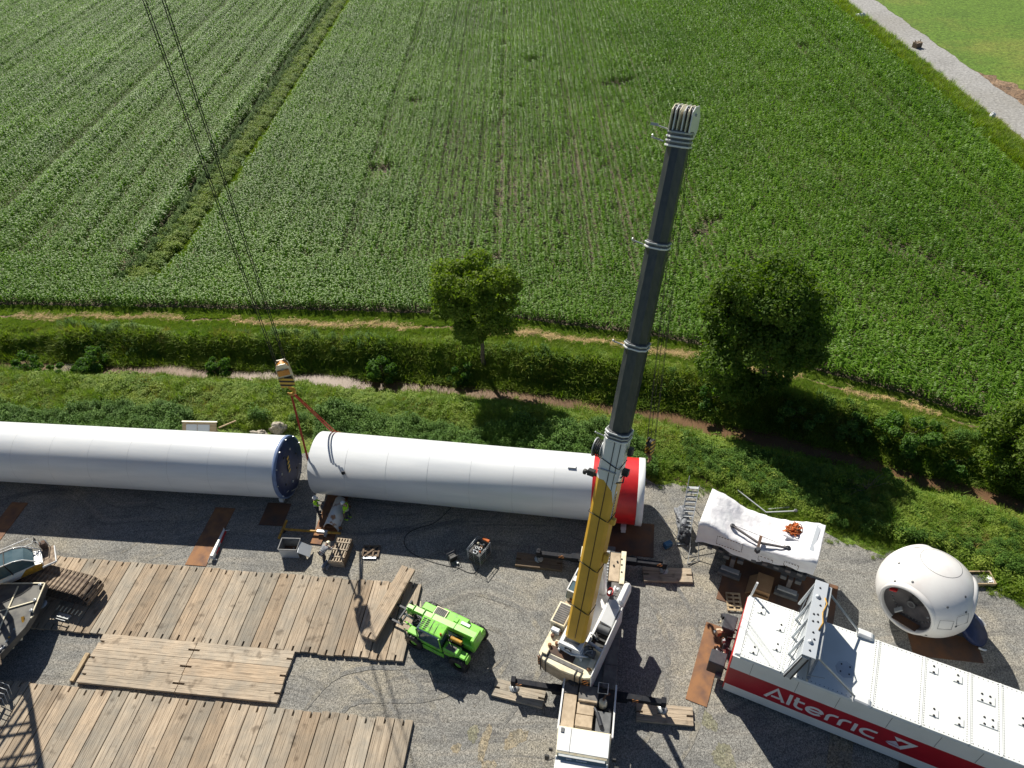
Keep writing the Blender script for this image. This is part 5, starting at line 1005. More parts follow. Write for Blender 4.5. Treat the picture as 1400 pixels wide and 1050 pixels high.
for ch, gap in zip("Alterric", (0.10, 0.10, 0.05, 0.10, 0.04, 0.10, 0.12, 0)): X += glyph(ch, X, 1.26, 1.1, 0.8, 0.16) + gap
print("lettering ends at", X)
lx = X + 0.42; lz = 1.26; MT['lilac'] = mat("pale_lilac_print", (0.62, 0.55, 0.66), 0.5)
for nm, m, polys in (("logo_mark", 'white', [[(lx + 0.18, lz + 1.05), (lx + 1.25, lz + 0.98), (lx + 1.1, lz + 0.78), (lx + 0.55, lz + 0.82), (lx + 0.4, lz + 0.7)], [(lx + 1.25, lz + 0.96), (lx + 0.72, lz + 0.02), (lx + 0.6, lz + 0.3), (lx + 0.92, lz + 0.82)]]), ("logo_mark", 'lilac', [[(lx, lz + 0.32), (lx + 0.36, lz + 0.66), (lx + 0.62, lz + 0.26)], [(lx - 0.02, lz + 0.28), (lx + 0.62, lz + 0.24), (lx + 0.7, lz + 0.06), (lx + 0.2, lz + 0.1)]])):
    mb = MB()
    for k, P in enumerate(polys): n = len(P); o_ = -0.012 - 0.002 * k; mb.add([(x, o_, z) for x, z in P], [tuple(range(n))])
    mb.build(nm, m, NC)
# cooler rack standing across the roof
def rk(name, segs, m, wd=0.06, ht=0.06, bevel=0.0):
    mb = MB()
    for s in segs: mb.bar(s[0], s[1], s[2] if len(s) > 2 else wd, s[3] if len(s) > 3 else ht)
    return mb.build(name, m, NC, bevel)
ZT = 6.35; XR = 3.1
rack = nb("cooler_top_plate", [((XR, 2.15, ZT), (0.62, 4.35, 0.06)), ((XR - 0.3, 2.15, ZT - 0.06), (0.03, 4.35, 0.12)), ((XR + 0.3, 2.15, ZT - 0.06), (0.03, 4.35, 0.12))], 'alu', 0.005)
MT['coolerblue'] = mat("cooler_blue_grey", (0.10, 0.15, 0.24), 0.45, metal=0.4, col2=(0.17, 0.23, 0.33), scale=5)
nb("cooler_core", [((XR + 0.42, 2.2, 5.2), (0.12, 4.1, 1.9))], 'coolerblue', 0.01)
nb("cooler_core_rim", [((XR + 0.42, 2.2, 6.18), (0.2, 4.15, 0.07)), ((XR + 0.42, 2.2, 4.24), (0.2, 4.15, 0.07))], 'steel', 0.01)
for i in range(15): nb("cooler_fin", [((XR + 0.49, 0.35 + i * 0.27, 5.2), (0.03, 0.05, 1.8))], 'alu')
nb("fin_window", [((XR + 0.52, 2.1, 5.75), (0.03, 0.35, 0.3)), ], 'white')
nb("cooler_face", [((XR - 0.28, 2.15, 5.2), (0.04, 4.2, 1.9))], 'alu', 0.01)
for y in (0.1, 1.15, 2.15, 3.2, 4.2):
    rk("upright", [((XR - 0.62, y, Z1), (XR - 0.24, y, ZT - 0.1), 0.09, 0.12)], 'alu')
    rk("rear_upright", [((XR + 0.4, y, Z1), (XR + 0.4, y, 4.25), 0.08, 0.08)], 'steel')
rk("near_channel", [((XR - 0.5, -0.02, Z1 - 0.1), (XR - 0.1, -0.02, ZT - 0.15), 0.07, 0.34)], 'alu', bevel=0.01)
rk("near_channel_lip", [((XR - 0.33, -0.08, Z1 - 0.1), (XR + 0.03, -0.08, ZT - 0.2), 0.05, 0.05), ((XR - 0.62, -0.08, Z1 - 0.1), (XR - 0.25, -0.08, ZT - 0.2), 0.05, 0.05)], 'black')
for y0, y1 in ((0.1, 1.15), (1.15, 2.15), (2.15, 3.2), (3.2, 4.2)): rk("cross_brace", [((XR - 0.6, y0, Z1 + 0.2), (XR - 0.36, y1, ZT - 0.6), 0.04, 0.04)], 'steel')
rk("brace_strut", [((XR + 0.3, 0.25, ZT - 0.1), (5.65, 0.12, Z1 + 0.2), 0.07, 0.09)], 'steel'); rk("brace_strut", [((XR + 0.3, 4.0, ZT - 0.1), (5.4, 3.72, Z1 + 0.2), 0.07, 0.09)], 'steel')
rk("low_rail", [((XR + 0.3, 0.12, 4.5), (XR + 1.1, 0.3, 4.5), 0.03, 0.03)], 'steel')
for (x, y) in ((5.85, 0.12), (5.65, 3.7)):
    mb = MB(); mb.hexa([(x - 0.3, y - 0.22, Z1), (x + 0.6, y - 0.22, Z1), (x + 0.6, y + 0.22, Z1), (x - 0.3, y + 0.22, Z1)], [(x - 0.25, y - 0.18, Z1 + 0.26), (x + 0.42, y - 0.18, Z1 + 0.2), (x + 0.42, y + 0.18, Z1 + 0.2), (x - 0.25, y + 0.18, Z1 + 0.26)]); mb.build("brace_foot", 'white', NC, 0.05)
for i, (x, y) in enumerate(((XR - 0.05, 3.9), (XR - 0.08, 3.35), (XR + 0.1, 2.9), (XR - 0.12, 2.3), (XR + 0.06, 2.35), (XR - 0.1, 1.9), (XR + 0.12, 1.95), (XR, 1.3), (XR - 0.05, 0.75), (XR + 0.1, 0.95), (XR, 0.3))):
    mb = MB(); k = 0.13 if i in (1, 8) else 0.055; mb.lathe([(0, k * 0.9), (k * 0.7, k * 0.8), (k, 0)], (x, y, ZT + 0.03), (0, 0, 1), 12); mb.build("sensor" if k > 0.1 else "bolt_cap", 'darksteel' if k < 0.1 else 'alu', NC)
mb = MB(); mb.path([(XR + 0.25, 3.4, ZT + 0.05), (XR + 0.36, 3.0, ZT + 0.2), (XR + 0.25, 2.5, ZT + 0.1), (XR + 0.33, 1.9, ZT + 0.16), (XR + 0.22, 1.5, ZT + 0.05)], 0.035, 6); mb.build("wind_vane_cable", 'yellow2', NC)
for y in (0.5, 1.6, 2.7, 3.6): rk("stay_wire", [((XR - 0.64, y, 4.1), (XR - 0.3, y + 0.4, 6.1), 0.018, 0.018)], 'black')
mb = MB(); mb.tube((0.1, NW + 0.05, 3.9), (0.2, NW + 0.1, 5.1), 0.06, 10); mb.build("corner_mast", 'white', NC)
# main shaft end clutter in front of the end wall
ml = nb("coupling_frame", [((-0.55, 2.95, 1.5), (0.7, 0.95, 1.0)), ((-0.65, 0.75, 1.3), (0.85, 0.8, 1.1))], 'darksteel', 0.04)
nb("coupling_beam", [((-0.4, 1.85, 0.9), (0.35, 3.4, 0.3))], 'midgrey', 0.03)
for i in range(26):
    r_ = random.Random(500 + i); c = (-0.35 - r_.random() * 0.75, 0.4 + 3.0 * i / 26, 0.9 + r_.random() * 0.9)
    mb = MB()
    if i % 3: mb.box(c, (r_.uniform(0.1, 0.35), r_.uniform(0.1, 0.25), r_.uniform(0.1, 0.4)), r_.uniform(0, 1))
    else: mb.tube(c, (c[0] + 0.4, c[1] + r_.uniform(-.2, .2), c[2] + r_.uniform(-.2, .2)), 0.05, 8)
    mb.build("fitting", ('midgrey', 'darksteel', 'steel', 'black', 'rust', 'cream')[i % 6], NC, 0.01)
for x in (1.5, 6.0, 10.5, 14.5): nb("support_block", [((x, 0.7, 0.12), (0.5, 0.6, 0.2)), ((x, 3.0, 0.12), (0.5, 0.6, 0.2))], 'wooddark')

# ---------------------------------------------------------------- rotor hub
HC = Vector((22.3, 20.75, 0)); HZ = 2.28; A_ = [math.radians(a) for a in (213, 93, 333)]
HB = thing("rotor_hub", "white bulbous rotor hub with a dark round blade opening facing the camera", "rotor hub", (HC.x, HC.y, 0), 0)
def hub_mesh():
    nu, nv = 220, 130; a_, c_ = 2.56, 2.2; cen = Vector((0, 0, HZ)); vs = []; keep = []
    ax = [Vector((math.cos(a) * 0.985, math.sin(a) * 0.985, 0.06 if i == 0 else -0.03)).normalized() for i, a in enumerate(A_)]; 
    D = 2.06; rs = 1.6
    for j in range(nv + 1):
        th = PI * j / nv
        for i in range(nu):
            ph = 2 * PI * i / nu; d = Vector((math.sin(th) * math.cos(ph), math.sin(th) * math.sin(ph), math.cos(th)))
            zf = c_ if d.z > 0 else 2.2
            r = 1 / math.sqrt((d.x / a_) ** 2 + (d.y / a_) ** 2 + (d.z / zf) ** 2); hole = False
            for a in ax:
                ca = d.dot(a)
                if ca > 0.5:
                    sa = math.sqrt(max(1e-9, 1 - ca * ca)); rc = min(D / ca, rs / sa); 
                    k_ = ax.index(a)
                    if rc < r and D / ca < rs / sa: r = D / ca     # cut flat by the flange plane
                    elif rc > r and k_ == 2 and d.z < 0.1: r = min(rc, r * 1.05)
                    if (d * r).dot(a) > D - 0.05 and (d * r - a * (d * r).dot(a)).length < 1.42: hole = True
            vs.append(cen + d * r); keep.append(not hole)
    # soften
    V = np.array([tuple(v) for v in vs]).reshape(nv + 1, nu, 3)
    for _ in range(7):
        W = V.copy(); W[1:-1] = (V[1:-1] * 2 + V[:-2] + V[2:] + np.roll(V, 1, 1)[1:-1] + np.roll(V, -1, 1)[1:-1]) / 6; V = W
    vs = V.reshape(-1, 3); fs = []
    for j in range(nv):
        for i in range(nu):
            q = (j * nu + i, j * nu + (i + 1) % nu, (j + 1) * nu + (i + 1) % nu, (j + 1) * nu + i)
            if all(keep[k] for k in q): fs.append(q)
    mb = MB(); mb.add(vs, fs, 0, True); return mb, ax
hmb, hax = hub_mesh(); hmb.build("hub_shell", 'hub', HB, fix=False)
MT['hubin'] = mat("hub_inside", (0.16, 0.145, 0.145), 0.6, col2=(0.08, 0.075, 0.08), scale=1.5)
for i, a in enumerate(hax):
    c = Vector((0, 0, HZ)) + a * 1.93
    mb = MB(); mb.lathe([(1.36, -0.12), (1.36, 0.1), (1.42, 0.15), (1.52, 0.12), (1.58, 0.0), (1.6, -0.12)], c, a, 72); mb.build("opening_rim", 'hub', HB)
    mb = MB(); mb.lathe([(1.38, 0.05), (1.36, -0.75), (0.34, -0.78), (0.32, -1.0), (0.0, -1.0)], c, a, 48); inn = mb.build("blade_socket", 'hubin', HB)
    if i == 0:
        sx = Vector((0, 0, 1)).cross(a).normalized(); up = a.cross(sx).normalized(); P = lambda x, y, z: c + sx * x + up * y + a * z
        mb = MB(); mb.lathe([(0.3, 0.0), (0.36, 0.08), (0.3, 0.14), (0.2, 0.02), (0.0, 0.0)], P(0.15, 0.42, -0.74), a, 28); mb.build("bearing_core", 'black', HB)
        mb = MB(); mb.lathe([(0.14, 0), (0.2, 0.03), (0.24, 0)], P(-0.05, -0.35, -0.74), a, 20); mb.build("cable_gland", 'midgrey', HB)
        mb = MB(); mb.bar(P(-0.5, -1.1, -0.3), P(-0.25, -0.75, -0.5), 0.28, 0.1); mb.build("pitch_motor", 'steel', HB, 0.02)
        mb = MB(); mb.bar(P(-1.25, 0.1, -0.35), P(-0.9, 0.28, -0.4), 0.25, 0.12); mb.build("red_motor_cap", 'red', HB, 0.03)
        mb = MB(); mb.bar(P(-0.4, -1.3, -0.2), P(0.9, -1.0, -0.2), 0.5, 0.05); mb.build("inner_step", 'rustshade', HB)
        mb = MB()
        for k in range(40):
            b_ = 2 * PI * k / 40; mb.box(P(1.22 * math.cos(b_), 1.22 * math.sin(b_), -0.7), (0.05, 0.05, 0.05))
        kind(mb.build("flange_bolts", 'steel', HB), "stuff", "ring of bolt heads inside the blade opening")
def on_hub(az, el, off=0.0):
    d = Vector((math.cos(az) * math.cos(el), math.sin(az) * math.cos(el), math.sin(el))); r = 1 / math.sqrt((d.x / 2.56) ** 2 + (d.y / 2.56) ** 2 + (d.z / 2.2) ** 2); return Vector((0, 0, HZ)) + d * (r + off), d
c, d = on_hub(math.radians(60), math.radians(74))
mb = MB(); ring = [on_hub(0, 0)[0]] and []
for k in range(48):
    a = 2 * PI * k / 48; v = Vector((0.42 + 1.05 * math.cos(a), 0.5 + 1.05 * math.sin(a))); z = HZ + 2.2 * math.sqrt(max(0, 1 - (v.x ** 2 + v.y ** 2) / 2.56 ** 2)); ring.append((v.x, v.y, z - 0.004))
mb.path(ring, 0.014, 6, closed=True); mb.build("nose_seam", 'midgrey', HB)
for az_, el_ in ((195, 48), (180, 30), (150, 40), (240, 20), (262, 38), (275, 12), (290, 28), (300, 45), (248, -12), (215, -38), (310, 8)):
    p, d = on_hub(math.radians(az_), math.radians(el_)); mb = MB(); mb.lathe([(0, 0.015), (0.06, 0.015), (0.07, 0)], p + d * 0.0, d, 8); mb.build("screw_cap", 'midgrey', HB)
for az_, el_ in ((262, 15), (283, 20)):
    p, d = on_hub(math.radians(az_), math.radians(el_)); s = Vector((0, 0, 1)).cross(d).normalized(); u = d.cross(s); mb = MB(); q = [p + s * x + u * y + d * 0.0 for x, y in ((-0.35, -0.3), (0.35, -0.3), (0.35, 0.3), (-0.35, 0.3))]; mb.path(q, 0.01, 5, closed=True); mb.build("panel_seam", 'midgrey', HB)
mb = MB(); mb.lathe([(1.5, 0.0), (1.5, 0.16), (1.2, 0.18)], (0, 0, 0.02), (0, 0, 1), 36); mb.build("base_ring", 'darksteel', HB)
# navy cover hanging at the third opening, with its pale rim
c3 = Vector((0, 0, HZ)) + hax[2] * 2.4
t = thing("blade_cover", "navy round cover with a pale rope rim on the ground beside the hub", "cover", (HC.x + 2.55, HC.y - 1.45, 0.5), math.radians(-27))
mb = MB(); mb.lathe([(0, 0.1), (0.95, 0.12), (1.02, 0.0), (0.9, -0.22), (0, -0.25)], (0, 0, 0), (0.55, 0, 0.83), 32); mb.build("cover_disc", 'navy', t)
mb = MB(); mb.path([Vector((0.3, 0, -0.2)) + Vector((0.83, 0, -0.55)) * (1.0 * math.cos(a)) + Vector((0, 1, 0)) * 1.0 * math.sin(a) for a in [-1.5 + 3.0 * i / 16 for i in range(17)]], 0.06, 6); mb.build("rim_rope", 'white', t)
mb = MB(); mb.box((-0.5, 0, -0.3), (0.5, 1.0, 0.35)); mb.build("cover_prop", 'darksteel', t, 0.03)

# ---------------------------------------------------------------- machine wrapped in white tarpaulin
AZW = math.radians(-29.5); WR = thing("wrapped_machine", "big machine wrapped in sagging white tarpaulin, standing on steel stands", "wrapped machine", (10.6, 25.55, 0), AZW)
def wrap():
    nx, ny = 130, 26; L, D = 6.75, 2.95; mb = MB(); P = []
    for i in range(nx + 1):
        x = L * i / nx; s = x / L
        zt = 3.45 - 0.55 * math.sin(PI * min(1, s * 1.02)) ** 2 + 0.05 * math.sin(x * 2.3); zb = 1.55 + 0.22 * math.sin(x * 1.4) + 0.06 * math.sin(x * 5) + (0.75 * s)
        yb = D - 0.28 * math.sin(PI * s); yf = 0.0 + 0.06 * math.sin(x * 1.9)
        row = [(x, yf - 0.05, zb)]
        for k in range(1, 7): row.append((x, yf + 0.03 * math.sin(x * 3 + k), zb + (zt - zb) * k / 7))
        for k in range(0, 11):
            t_ = k / 10; y = yf + (yb - yf) * t_; row.append((x, y, zt - 0.22 * math.sin(PI * t_) * math.sin(PI * s) + 0.035 * math.sin(7 * x + 5 * y) * math.sin(3.1 * x) + 0.05 * noise.noise(Vector((x * 1.6, y * 3.2, 0))) + 0.03 * abs(noise.noise(Vector((x * 4 + y, y * 2.0, 3)))) + (0.07 if k in (0, 10) else 0) * -1))
        for k in range(1, 7): row.append((x, yb, zt + (zb - 0.2 - zt) * k / 6))
        P.append(row)
    m = len(P[0]); vs = [p for r in P for p in r]; fs = [(i * m + j, (i + 1) * m + j, (i + 1) * m + j + 1, i * m + j + 1) for i in range(nx) for j in range(m - 1)]
    fs += [tuple(range(m))[::-1], tuple(nx * m + j for j in range(m))]
    mb.add(vs, fs, 0, True); mb.sm[-1] = mb.sm[-2] = False; return mb
wrap().build("tarpaulin", 'tarp', WR, fix=True)
def wb(name, boxes, m, bevel=0.01, rn=None):
    mb = MB()
    for b in boxes: mb.box(*b)
    return mb.build(name, m, WR, bevel)
wb("base_frame", [((3.3, 1.4, 1.5), (6.4, 2.5, 0.5))], 'darksteel', 0.03)
for i in range(9): wb("frame_fitting", [((0.9 + i * 0.65, 0.1, 1.45 + 0.06 * i), (0.3, 0.3, 0.22))], 'hubin' if i % 2 else 'midgrey', 0.02)
for x0, x1, z0, z1 in ((1.2, 2.7, 2.2, 2.95), (3.7, 4.5, 2.05, 2.45), (5.1, 5.9, 2.4, 2.75)):
    mb = MB()
    for a, b in (((x0, z0), (x1, z0)), ((x1, z0), (x1, z1)), ((x1, z1), (x0, z1)), ((x0, z1), (x0, z0))):
        n = max(2, int(math.hypot(b[0] - a[0], b[1] - a[1]) / 0.16))
        for k in range(n):
            p = Vector(a).lerp(Vector(b), k / n); q = Vector(a).lerp(Vector(b), (k + 0.6) / n); mb.bar((p.x, -0.085, p.y), (q.x, -0.085, q.y), 0.02, 0.035)
    mb.build("flap_outline", 'rustshade', WR)
mb = MB(); mb.bar((6.25, -0.02, 3.4), (6.4, 2.7, 3.5), 0.25, 0.03); mb.build("fold_strip", 'alu', WR, 0.01)
# two steel stands, box, pallet
def stand(x, y, label):
    t = thing("steel_stand", label, "steel stand", (x, y, 0.05), AZW, "stands under the wrapped machine")
    for nm, b, m in (("foot", ((0, -0.25, 0.14), (1.35, 0.5, 0.22)), 'midgrey'), ("foot_step", ((0, -0.1, 0.3), (1.1, 0.3, 0.12)), 'steel'), ("post", ((0, 0.25, 0.7), (0.26, 0.3, 0.8)), 'hubin'), ("side_plate", ((-0.42, 0.35, 1.0), (0.34, 0.4, 0.3)), 'midgrey'), ("side_plate", ((0.42, 0.35, 1.0), (0.34, 0.4, 0.3)), 'midgrey'), ("head", ((0, 0.55, 1.28), (0.34, 0.5, 0.2)), 'midgrey'), ("arm", ((0, 0.6, 1.05), (1.2, 0.16, 0.14)), 'darksteel')):
        mb = MB(); mb.box(*b); mb.build(nm, m, t, 0.015)
stand(12.6, 24.25, "grey steel stand under the left half of the white tarpaulin"); stand(15.55, 22.6, "grey steel stand beside the cardboard box, near the nacelle end")
t = thing("cardboard_box", "brown cardboard box with an open side flap on the rusty plate between the stands", "cardboard box", (14.1, 22.75, 0.05), AZW)
mb = MB(); mb.box((0, 0, 0.45), (0.92, 1.25, 0.9)); mb.build("carton", 'cardboard', t, 0.01)
mb = MB(); mb.box((0, -0.66, 0.4), (0.9, 0.04, 0.6), 0, 0, 1, 0, 0.5); mb.build("flap", 'orange' if False else 'cardboard', t)
mb = MB(); mb.box((-0.62, 0.1, 0.3), (0.04, 1.3, 0.75), 0, 0, 1, 0.7); mb.build("flap", 'cardboard', t)
# pallets
def slat_box(mb, c, s, rz=0): mb.box(c, s, rz)
def pallet(loc, rz, label, m='woodpale', L=1.2, W=0.8, n=6, layers=1, name="pallet", along_x=True):
    t = thing(name, label, "pallet", loc, rz)
    for lay in range(layers):
        z = lay * 0.145
        for k in range(3):
            mb = MB()
            mb.box((0, (k - 1) * (W / 2 - 0.05), z + 0.05), (L, 0.1, 0.08)); mb.build("runner", m, t)
        for k in range(n):
            mb = MB(); mb.box((-L / 2 + 0.06 + k * (L - 0.12) / (n - 1), 0, z + 0.105), (0.12, W, 0.024)); mb.build("slat", m, t)
    return t
pallet((12.25, 22.15, 0.03), AZW + 0.35 + PI / 2, "new pale wooden pallet lying beside the nacelle's far left corner", 'woodpale', 1.2, 0.85, 5)
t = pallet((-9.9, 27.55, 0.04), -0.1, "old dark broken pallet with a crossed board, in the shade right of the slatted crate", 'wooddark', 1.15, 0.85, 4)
mb = MB(); mb.box((0.05, 0, 0.14), (1.2, 0.12, 0.03), 0.8); mb.build("loose_board", 'wooddark', t)
mb = MB(); mb.box((0, -0.5, 0.05), (0.85, 0.14, 0.06)); mb.build("metal_strip", 'alu', t)
t = thing("slatted_crate", "brown slatted wooden crate beside the bending worker", "crate", (-11.8, 27.45, 0.03), math.atan2(-0.19, 0.93))
for x in (-0.48, 0.48): mb = MB(); mb.box((x, 0, 0.3), (0.05, 1.75, 0.6)); mb.build("side_board", 'wooddark', t)
for y in (-0.87, 0.87): mb = MB(); mb.box((0, y, 0.3), (1.0, 0.05, 0.6)); mb.build("end_board", 'wood', t)
for i in range(5): mb = MB(); mb.box((-0.38 + i * 0.19, 0, 0.615), (0.09, 1.76, 0.028)); mb.build("slat", 'wood', t)
for y in (-0.55, 0.0, 0.55): mb = MB(); mb.box((0, y, 0.645), (1.0, 0.09, 0.028)); mb.build("cross_slat", 'wood', t)
# lifting beam on the wrapped machine, sling heap
def spreader(pts, z, label):
    t = thing("lifting_beam", label, "lifting beam", (13.6, 24.4, z), 0)
    o = Vector((13.6, 24.4)); a, b, c, d, e = [Vector(p) - o for p in pts]
    for p, q in ((a, b), (b, c)): mb = MB(); mb.bar((p.x, p.y, 0.12), (q.x, q.y, 0.1), 0.1, 0.14); mb.build("arm", 'hubin', t, 0.01)
    mb = MB(); mb.bar((d.x, d.y, 0.2), (e.x, e.y, 0.16), 0.16, 0.2); mb.build("post", 'rustshade', t, 0.01)
    for p in (a, c): mb = MB(); mb.lathe([(0.05, 0), (0.14, 0.02), (0.14, 0.12), (0.05, 0.14)], (p.x, p.y, 0.05), (0, 0, 1), 12); mb.build("end_eye", 'darksteel', t)
    mb = MB(); mb.box((e.x, e.y, 0.25), (0.25, 0.25, 0.3), 0.4); mb.build("clamp", 'darksteel', t, 0.02)
    mb = MB(); mb.tube((a.x, a.y, 0.2), (c.x, c.y, 0.2), 0.015, 5); mb.build("stay_cable", 'darksteel', t)
spreader([(12.6, 25.4), (13.75, 24.1), (15.35, 23.6), (14.0, 24.45), (13.5, 23.5)], 3.02, "rusty steel lifting beam lying across the white tarpaulin")
def heap(loc, label):
    t = thing("webbing_heap", label, "webbing slings", loc, 0.3)
    b = bmesh.new(); bmesh.ops.create_icosphere(b, subdivisions=5, radius=1.0)
    for v in b.verts: n_ = noise.noise(v.co * 2.2) * 0.5 + noise.noise(v.co * 5.5) * 0.4 + noise.noise(v.co * 11) * 0.2; v.co = v.co * (1 + n_); v.co = Vector((v.co.x * 0.42, v.co.y * 0.34, max(v.co.z, -0.3) * 0.26))
    me = bpy.data.meshes.new("heap_core"); b.to_mesh(me); b.free(); me.materials.append(MT['orange']); link("heap_core", me, t)
    r_ = random.Random(77)
    for i in range(14):
        a0 = r_.uniform(0, 6.28); c = Vector((r_.gauss(0, 0.2), r_.gauss(0, 0.16), 0.16)); R0 = r_.uniform(0.12, 0.26); mb = MB()
        mb.path([c + Vector((R0 * math.cos(a), R0 * 0.7 * math.sin(a), 0.1 * math.sin(2 * a + a0))) for a in [k * PI / 6 for k in range(12)]], 0.028, 6, closed=True); mb.build("sling_loop", ('orange', 'rust', 'orange')[i % 3], t)
heap((16.0, 24.75, 3.2), "tangled heap of orange webbing slings on the right end of the white tarpaulin")
mb = MB(); mb.box((0, 0, 0.06), (1.0, 0.3, 0.12)); o = mb.build("folded_tarp", 'tarp', None, 0.03, loc=(15.8, 24.3, 3.12), rz=-0.6); tag(o, "folded white tarpaulin strip in front of the orange slings", "folded tarp")
# aluminium stairs and scaffold at the left of the wrapped machine
t = thing("scaffold_stair", "aluminium scaffold stair leaning beside the left end of the wrapped machine", "scaffold stair", (9.75, 26.4, 0.02), 0)
top = Vector((1.15, 2.9, 2.4)); sd = Vector((0.7, -0.12, 0))
for k in (0, 1):
    mb = MB(); mb.bar(sd * k, sd * k + top, 0.05, 0.14); mb.build("stringer", 'alu', t)
for i in range(13):
    p = top * ((i + 0.5) / 13); mb = MB(); mb.bar(p, p + sd, 0.18, 0.03, up=(0, 0, 1)); mb.build("tread", 'steel', t)
for p, q in (((0, 0, 0.9), tuple(top + Vector((0, 0, 0.9)))), ((0, 0, 0), (0, 0, 0.9)), (tuple(top), tuple(top + Vector((0, 0, 0.9)))), ((1.15, 2.9, 0), tuple(top)), ((1.85, 2.78, 0), tuple(top + sd)), ((0.2, 0.6, 0), (-0.9, 1.7, 1.2)), ((0.75, -0.5, 0.1), (1.15, 1.3, 1.5)), ((1.15, -1.2, 0), (1.3, 0.4, 1.9)), ((0.4, -1.4, 0.05), (1.25, -1.2, 0.05)), ((0.1, -0.7, 0.8), (1.2, -1.25, 0.0)), ((0.75, -0.5, 0.5), (0.4, -1.4, 0.05))):
    mb = MB(); mb.tube(p, q, 0.024, 7); mb.build("scaffold_tube", 'steel', t)
tag(MB().box((0, 0, 0.2), (0.55, 0.35, 0.4)).build("plastic_tub", 'blue', None, 0.05, loc=(9.2, 26.4, 1.2 - 1.18), rz=0.4), "blue plastic tub at the foot of the aluminium stair", "plastic tub")
def crumple(name, loc, s, m, label, cat, seed):
    b = bmesh.new(); bmesh.ops.create_icosphere(b, subdivisions=4, radius=1.0)
    for v in b.verts: n_ = noise.noise(v.co * 1.7 + Vector((seed, 0, 0))) * 0.45 + noise.noise(v.co * 4.1) * 0.16; v.co = v.co * (1 + n_); v.co.x *= s[0]; v.co.y *= s[1]; v.co.z = max(v.co.z, -0.6) * s[2]
    me = bpy.data.meshes.new(name); b.to_mesh(me); b.free(); me.materials.append(MT[m]); o = link(name, me, None, loc=loc); tag(o, label, cat); return o
crumple("tarp_bundle", (10.45, 28.0, 0.45), (0.45, 0.9, 0.7), 'greycloth', "crumpled grey sheeting between the aluminium stair and the wrapped machine", "tarp bundle", 3)
crumple("sack", (10.35, 26.9, 0.4), (0.4, 0.5, 0.55), 'darksteel', "dark sack behind the aluminium stair", "sack", 5)
# loose steel bars behind the machine
t = thing("steel_bars", "bent galvanised steel bars lying on the ground behind the wrapped machine", "steel bars", (16.0, 28.3, 0.1), 0)
for p, q in (((-1.3, 1.9, 0.3), (0.05, 0, 0.2)), ((0.05, 0, 0.2), (1.95, -0.1, 0.25)), ((0.3, 0.35, 0.05), (1.7, 0.35, 0.1))): mb = MB(); mb.bar(p, q, 0.07, 0.07); mb.build("bar", 'steel', t)
mb = MB(); mb.lathe([(0.04, 0), (0.12, 0.0), (0.12, 0.08), (0.04, 0.08)], (1.95, -0.1, 0.25), (0, 0, 1), 12); mb.build("end_fitting", 'midgrey', t)
# wooden frame and panel right of the hub
t = thing("wooden_frame", "open wooden frame crate holding a grey slab right of the hub", "crate", (27.15, 22.5, 0.02), -0.08)
for b in (((0, 0.42, 0.15), (1.3, 0.06, 0.3)), ((0, -0.42, 0.15), (1.3, 0.06, 0.3)), ((-0.62, 0, 0.15), (0.06, 0.8, 0.3)), ((0.62, 0, 0.15), (0.06, 0.8, 0.3))): mb = MB(); mb.box(*b); mb.build("frame_board", 'woodpale', t)
mb = MB(); mb.box((-0.1, 0, 0.12), (0.75, 0.65, 0.08)); mb.build("slab", 'midgrey', t)
crumple("rag_bundle", (27.6, 22.35, 0.18), (0.2, 0.25, 0.15), 'tarp', "small white bundle in the corner of the wooden frame crate", "bundle", 8)
tag(MB().box((0, 0, 0.04), (0.9, 0.5, 0.06)).build("cover_panel", 'alu', None, 0.005, loc=(28.4, 21.8, 0.03), rz=-0.3), "thin pale blue-grey panel lying on the gravel at the right edge", "panel")
crumple("boulder", (30.6, 20.4, 0.2), (0.25, 0.2, 0.2), 'rock', "small pale stone in the grass at the right edge", "stone", 12)

# ---------------------------------------------------------------- crawler crane at the left edge
AZC = math.radians(-18.5)
CW = thing("crawler_crane", "big crawler crane cut off by the left edge, its muddy track standing on the mats", "crawler crane", (-32.1, 23.2, 0.22), AZC)
def kb(name, boxes, m, bevel=0.015, parent=None):
    mb = MB()
    for b in boxes: mb.box(*b)
    return mb.build(name, m, parent or CW, bevel)
MT['mudsteel'] = mat("muddy_track_steel", (0.36, 0.28, 0.20), 0.85, col2=(0.16, 0.115, 0.085), scale=5, detail=6, bump=0.01, tint=True)
shoe = MB(); shoe.box((0, 0, 0.05), (0.26, 1.45, 0.09)); shoe.box((0.02, 0, 0.11), (0.12, 1.4, 0.05)); shoe.box((0, 0.6, 0.1), (0.2, 0.2, 0.07)); shoe.box((0, -0.6, 0.1), (0.2, 0.2, 0.07)); shoe_m = shoe.mesh("track_shoe", 'mudsteel')
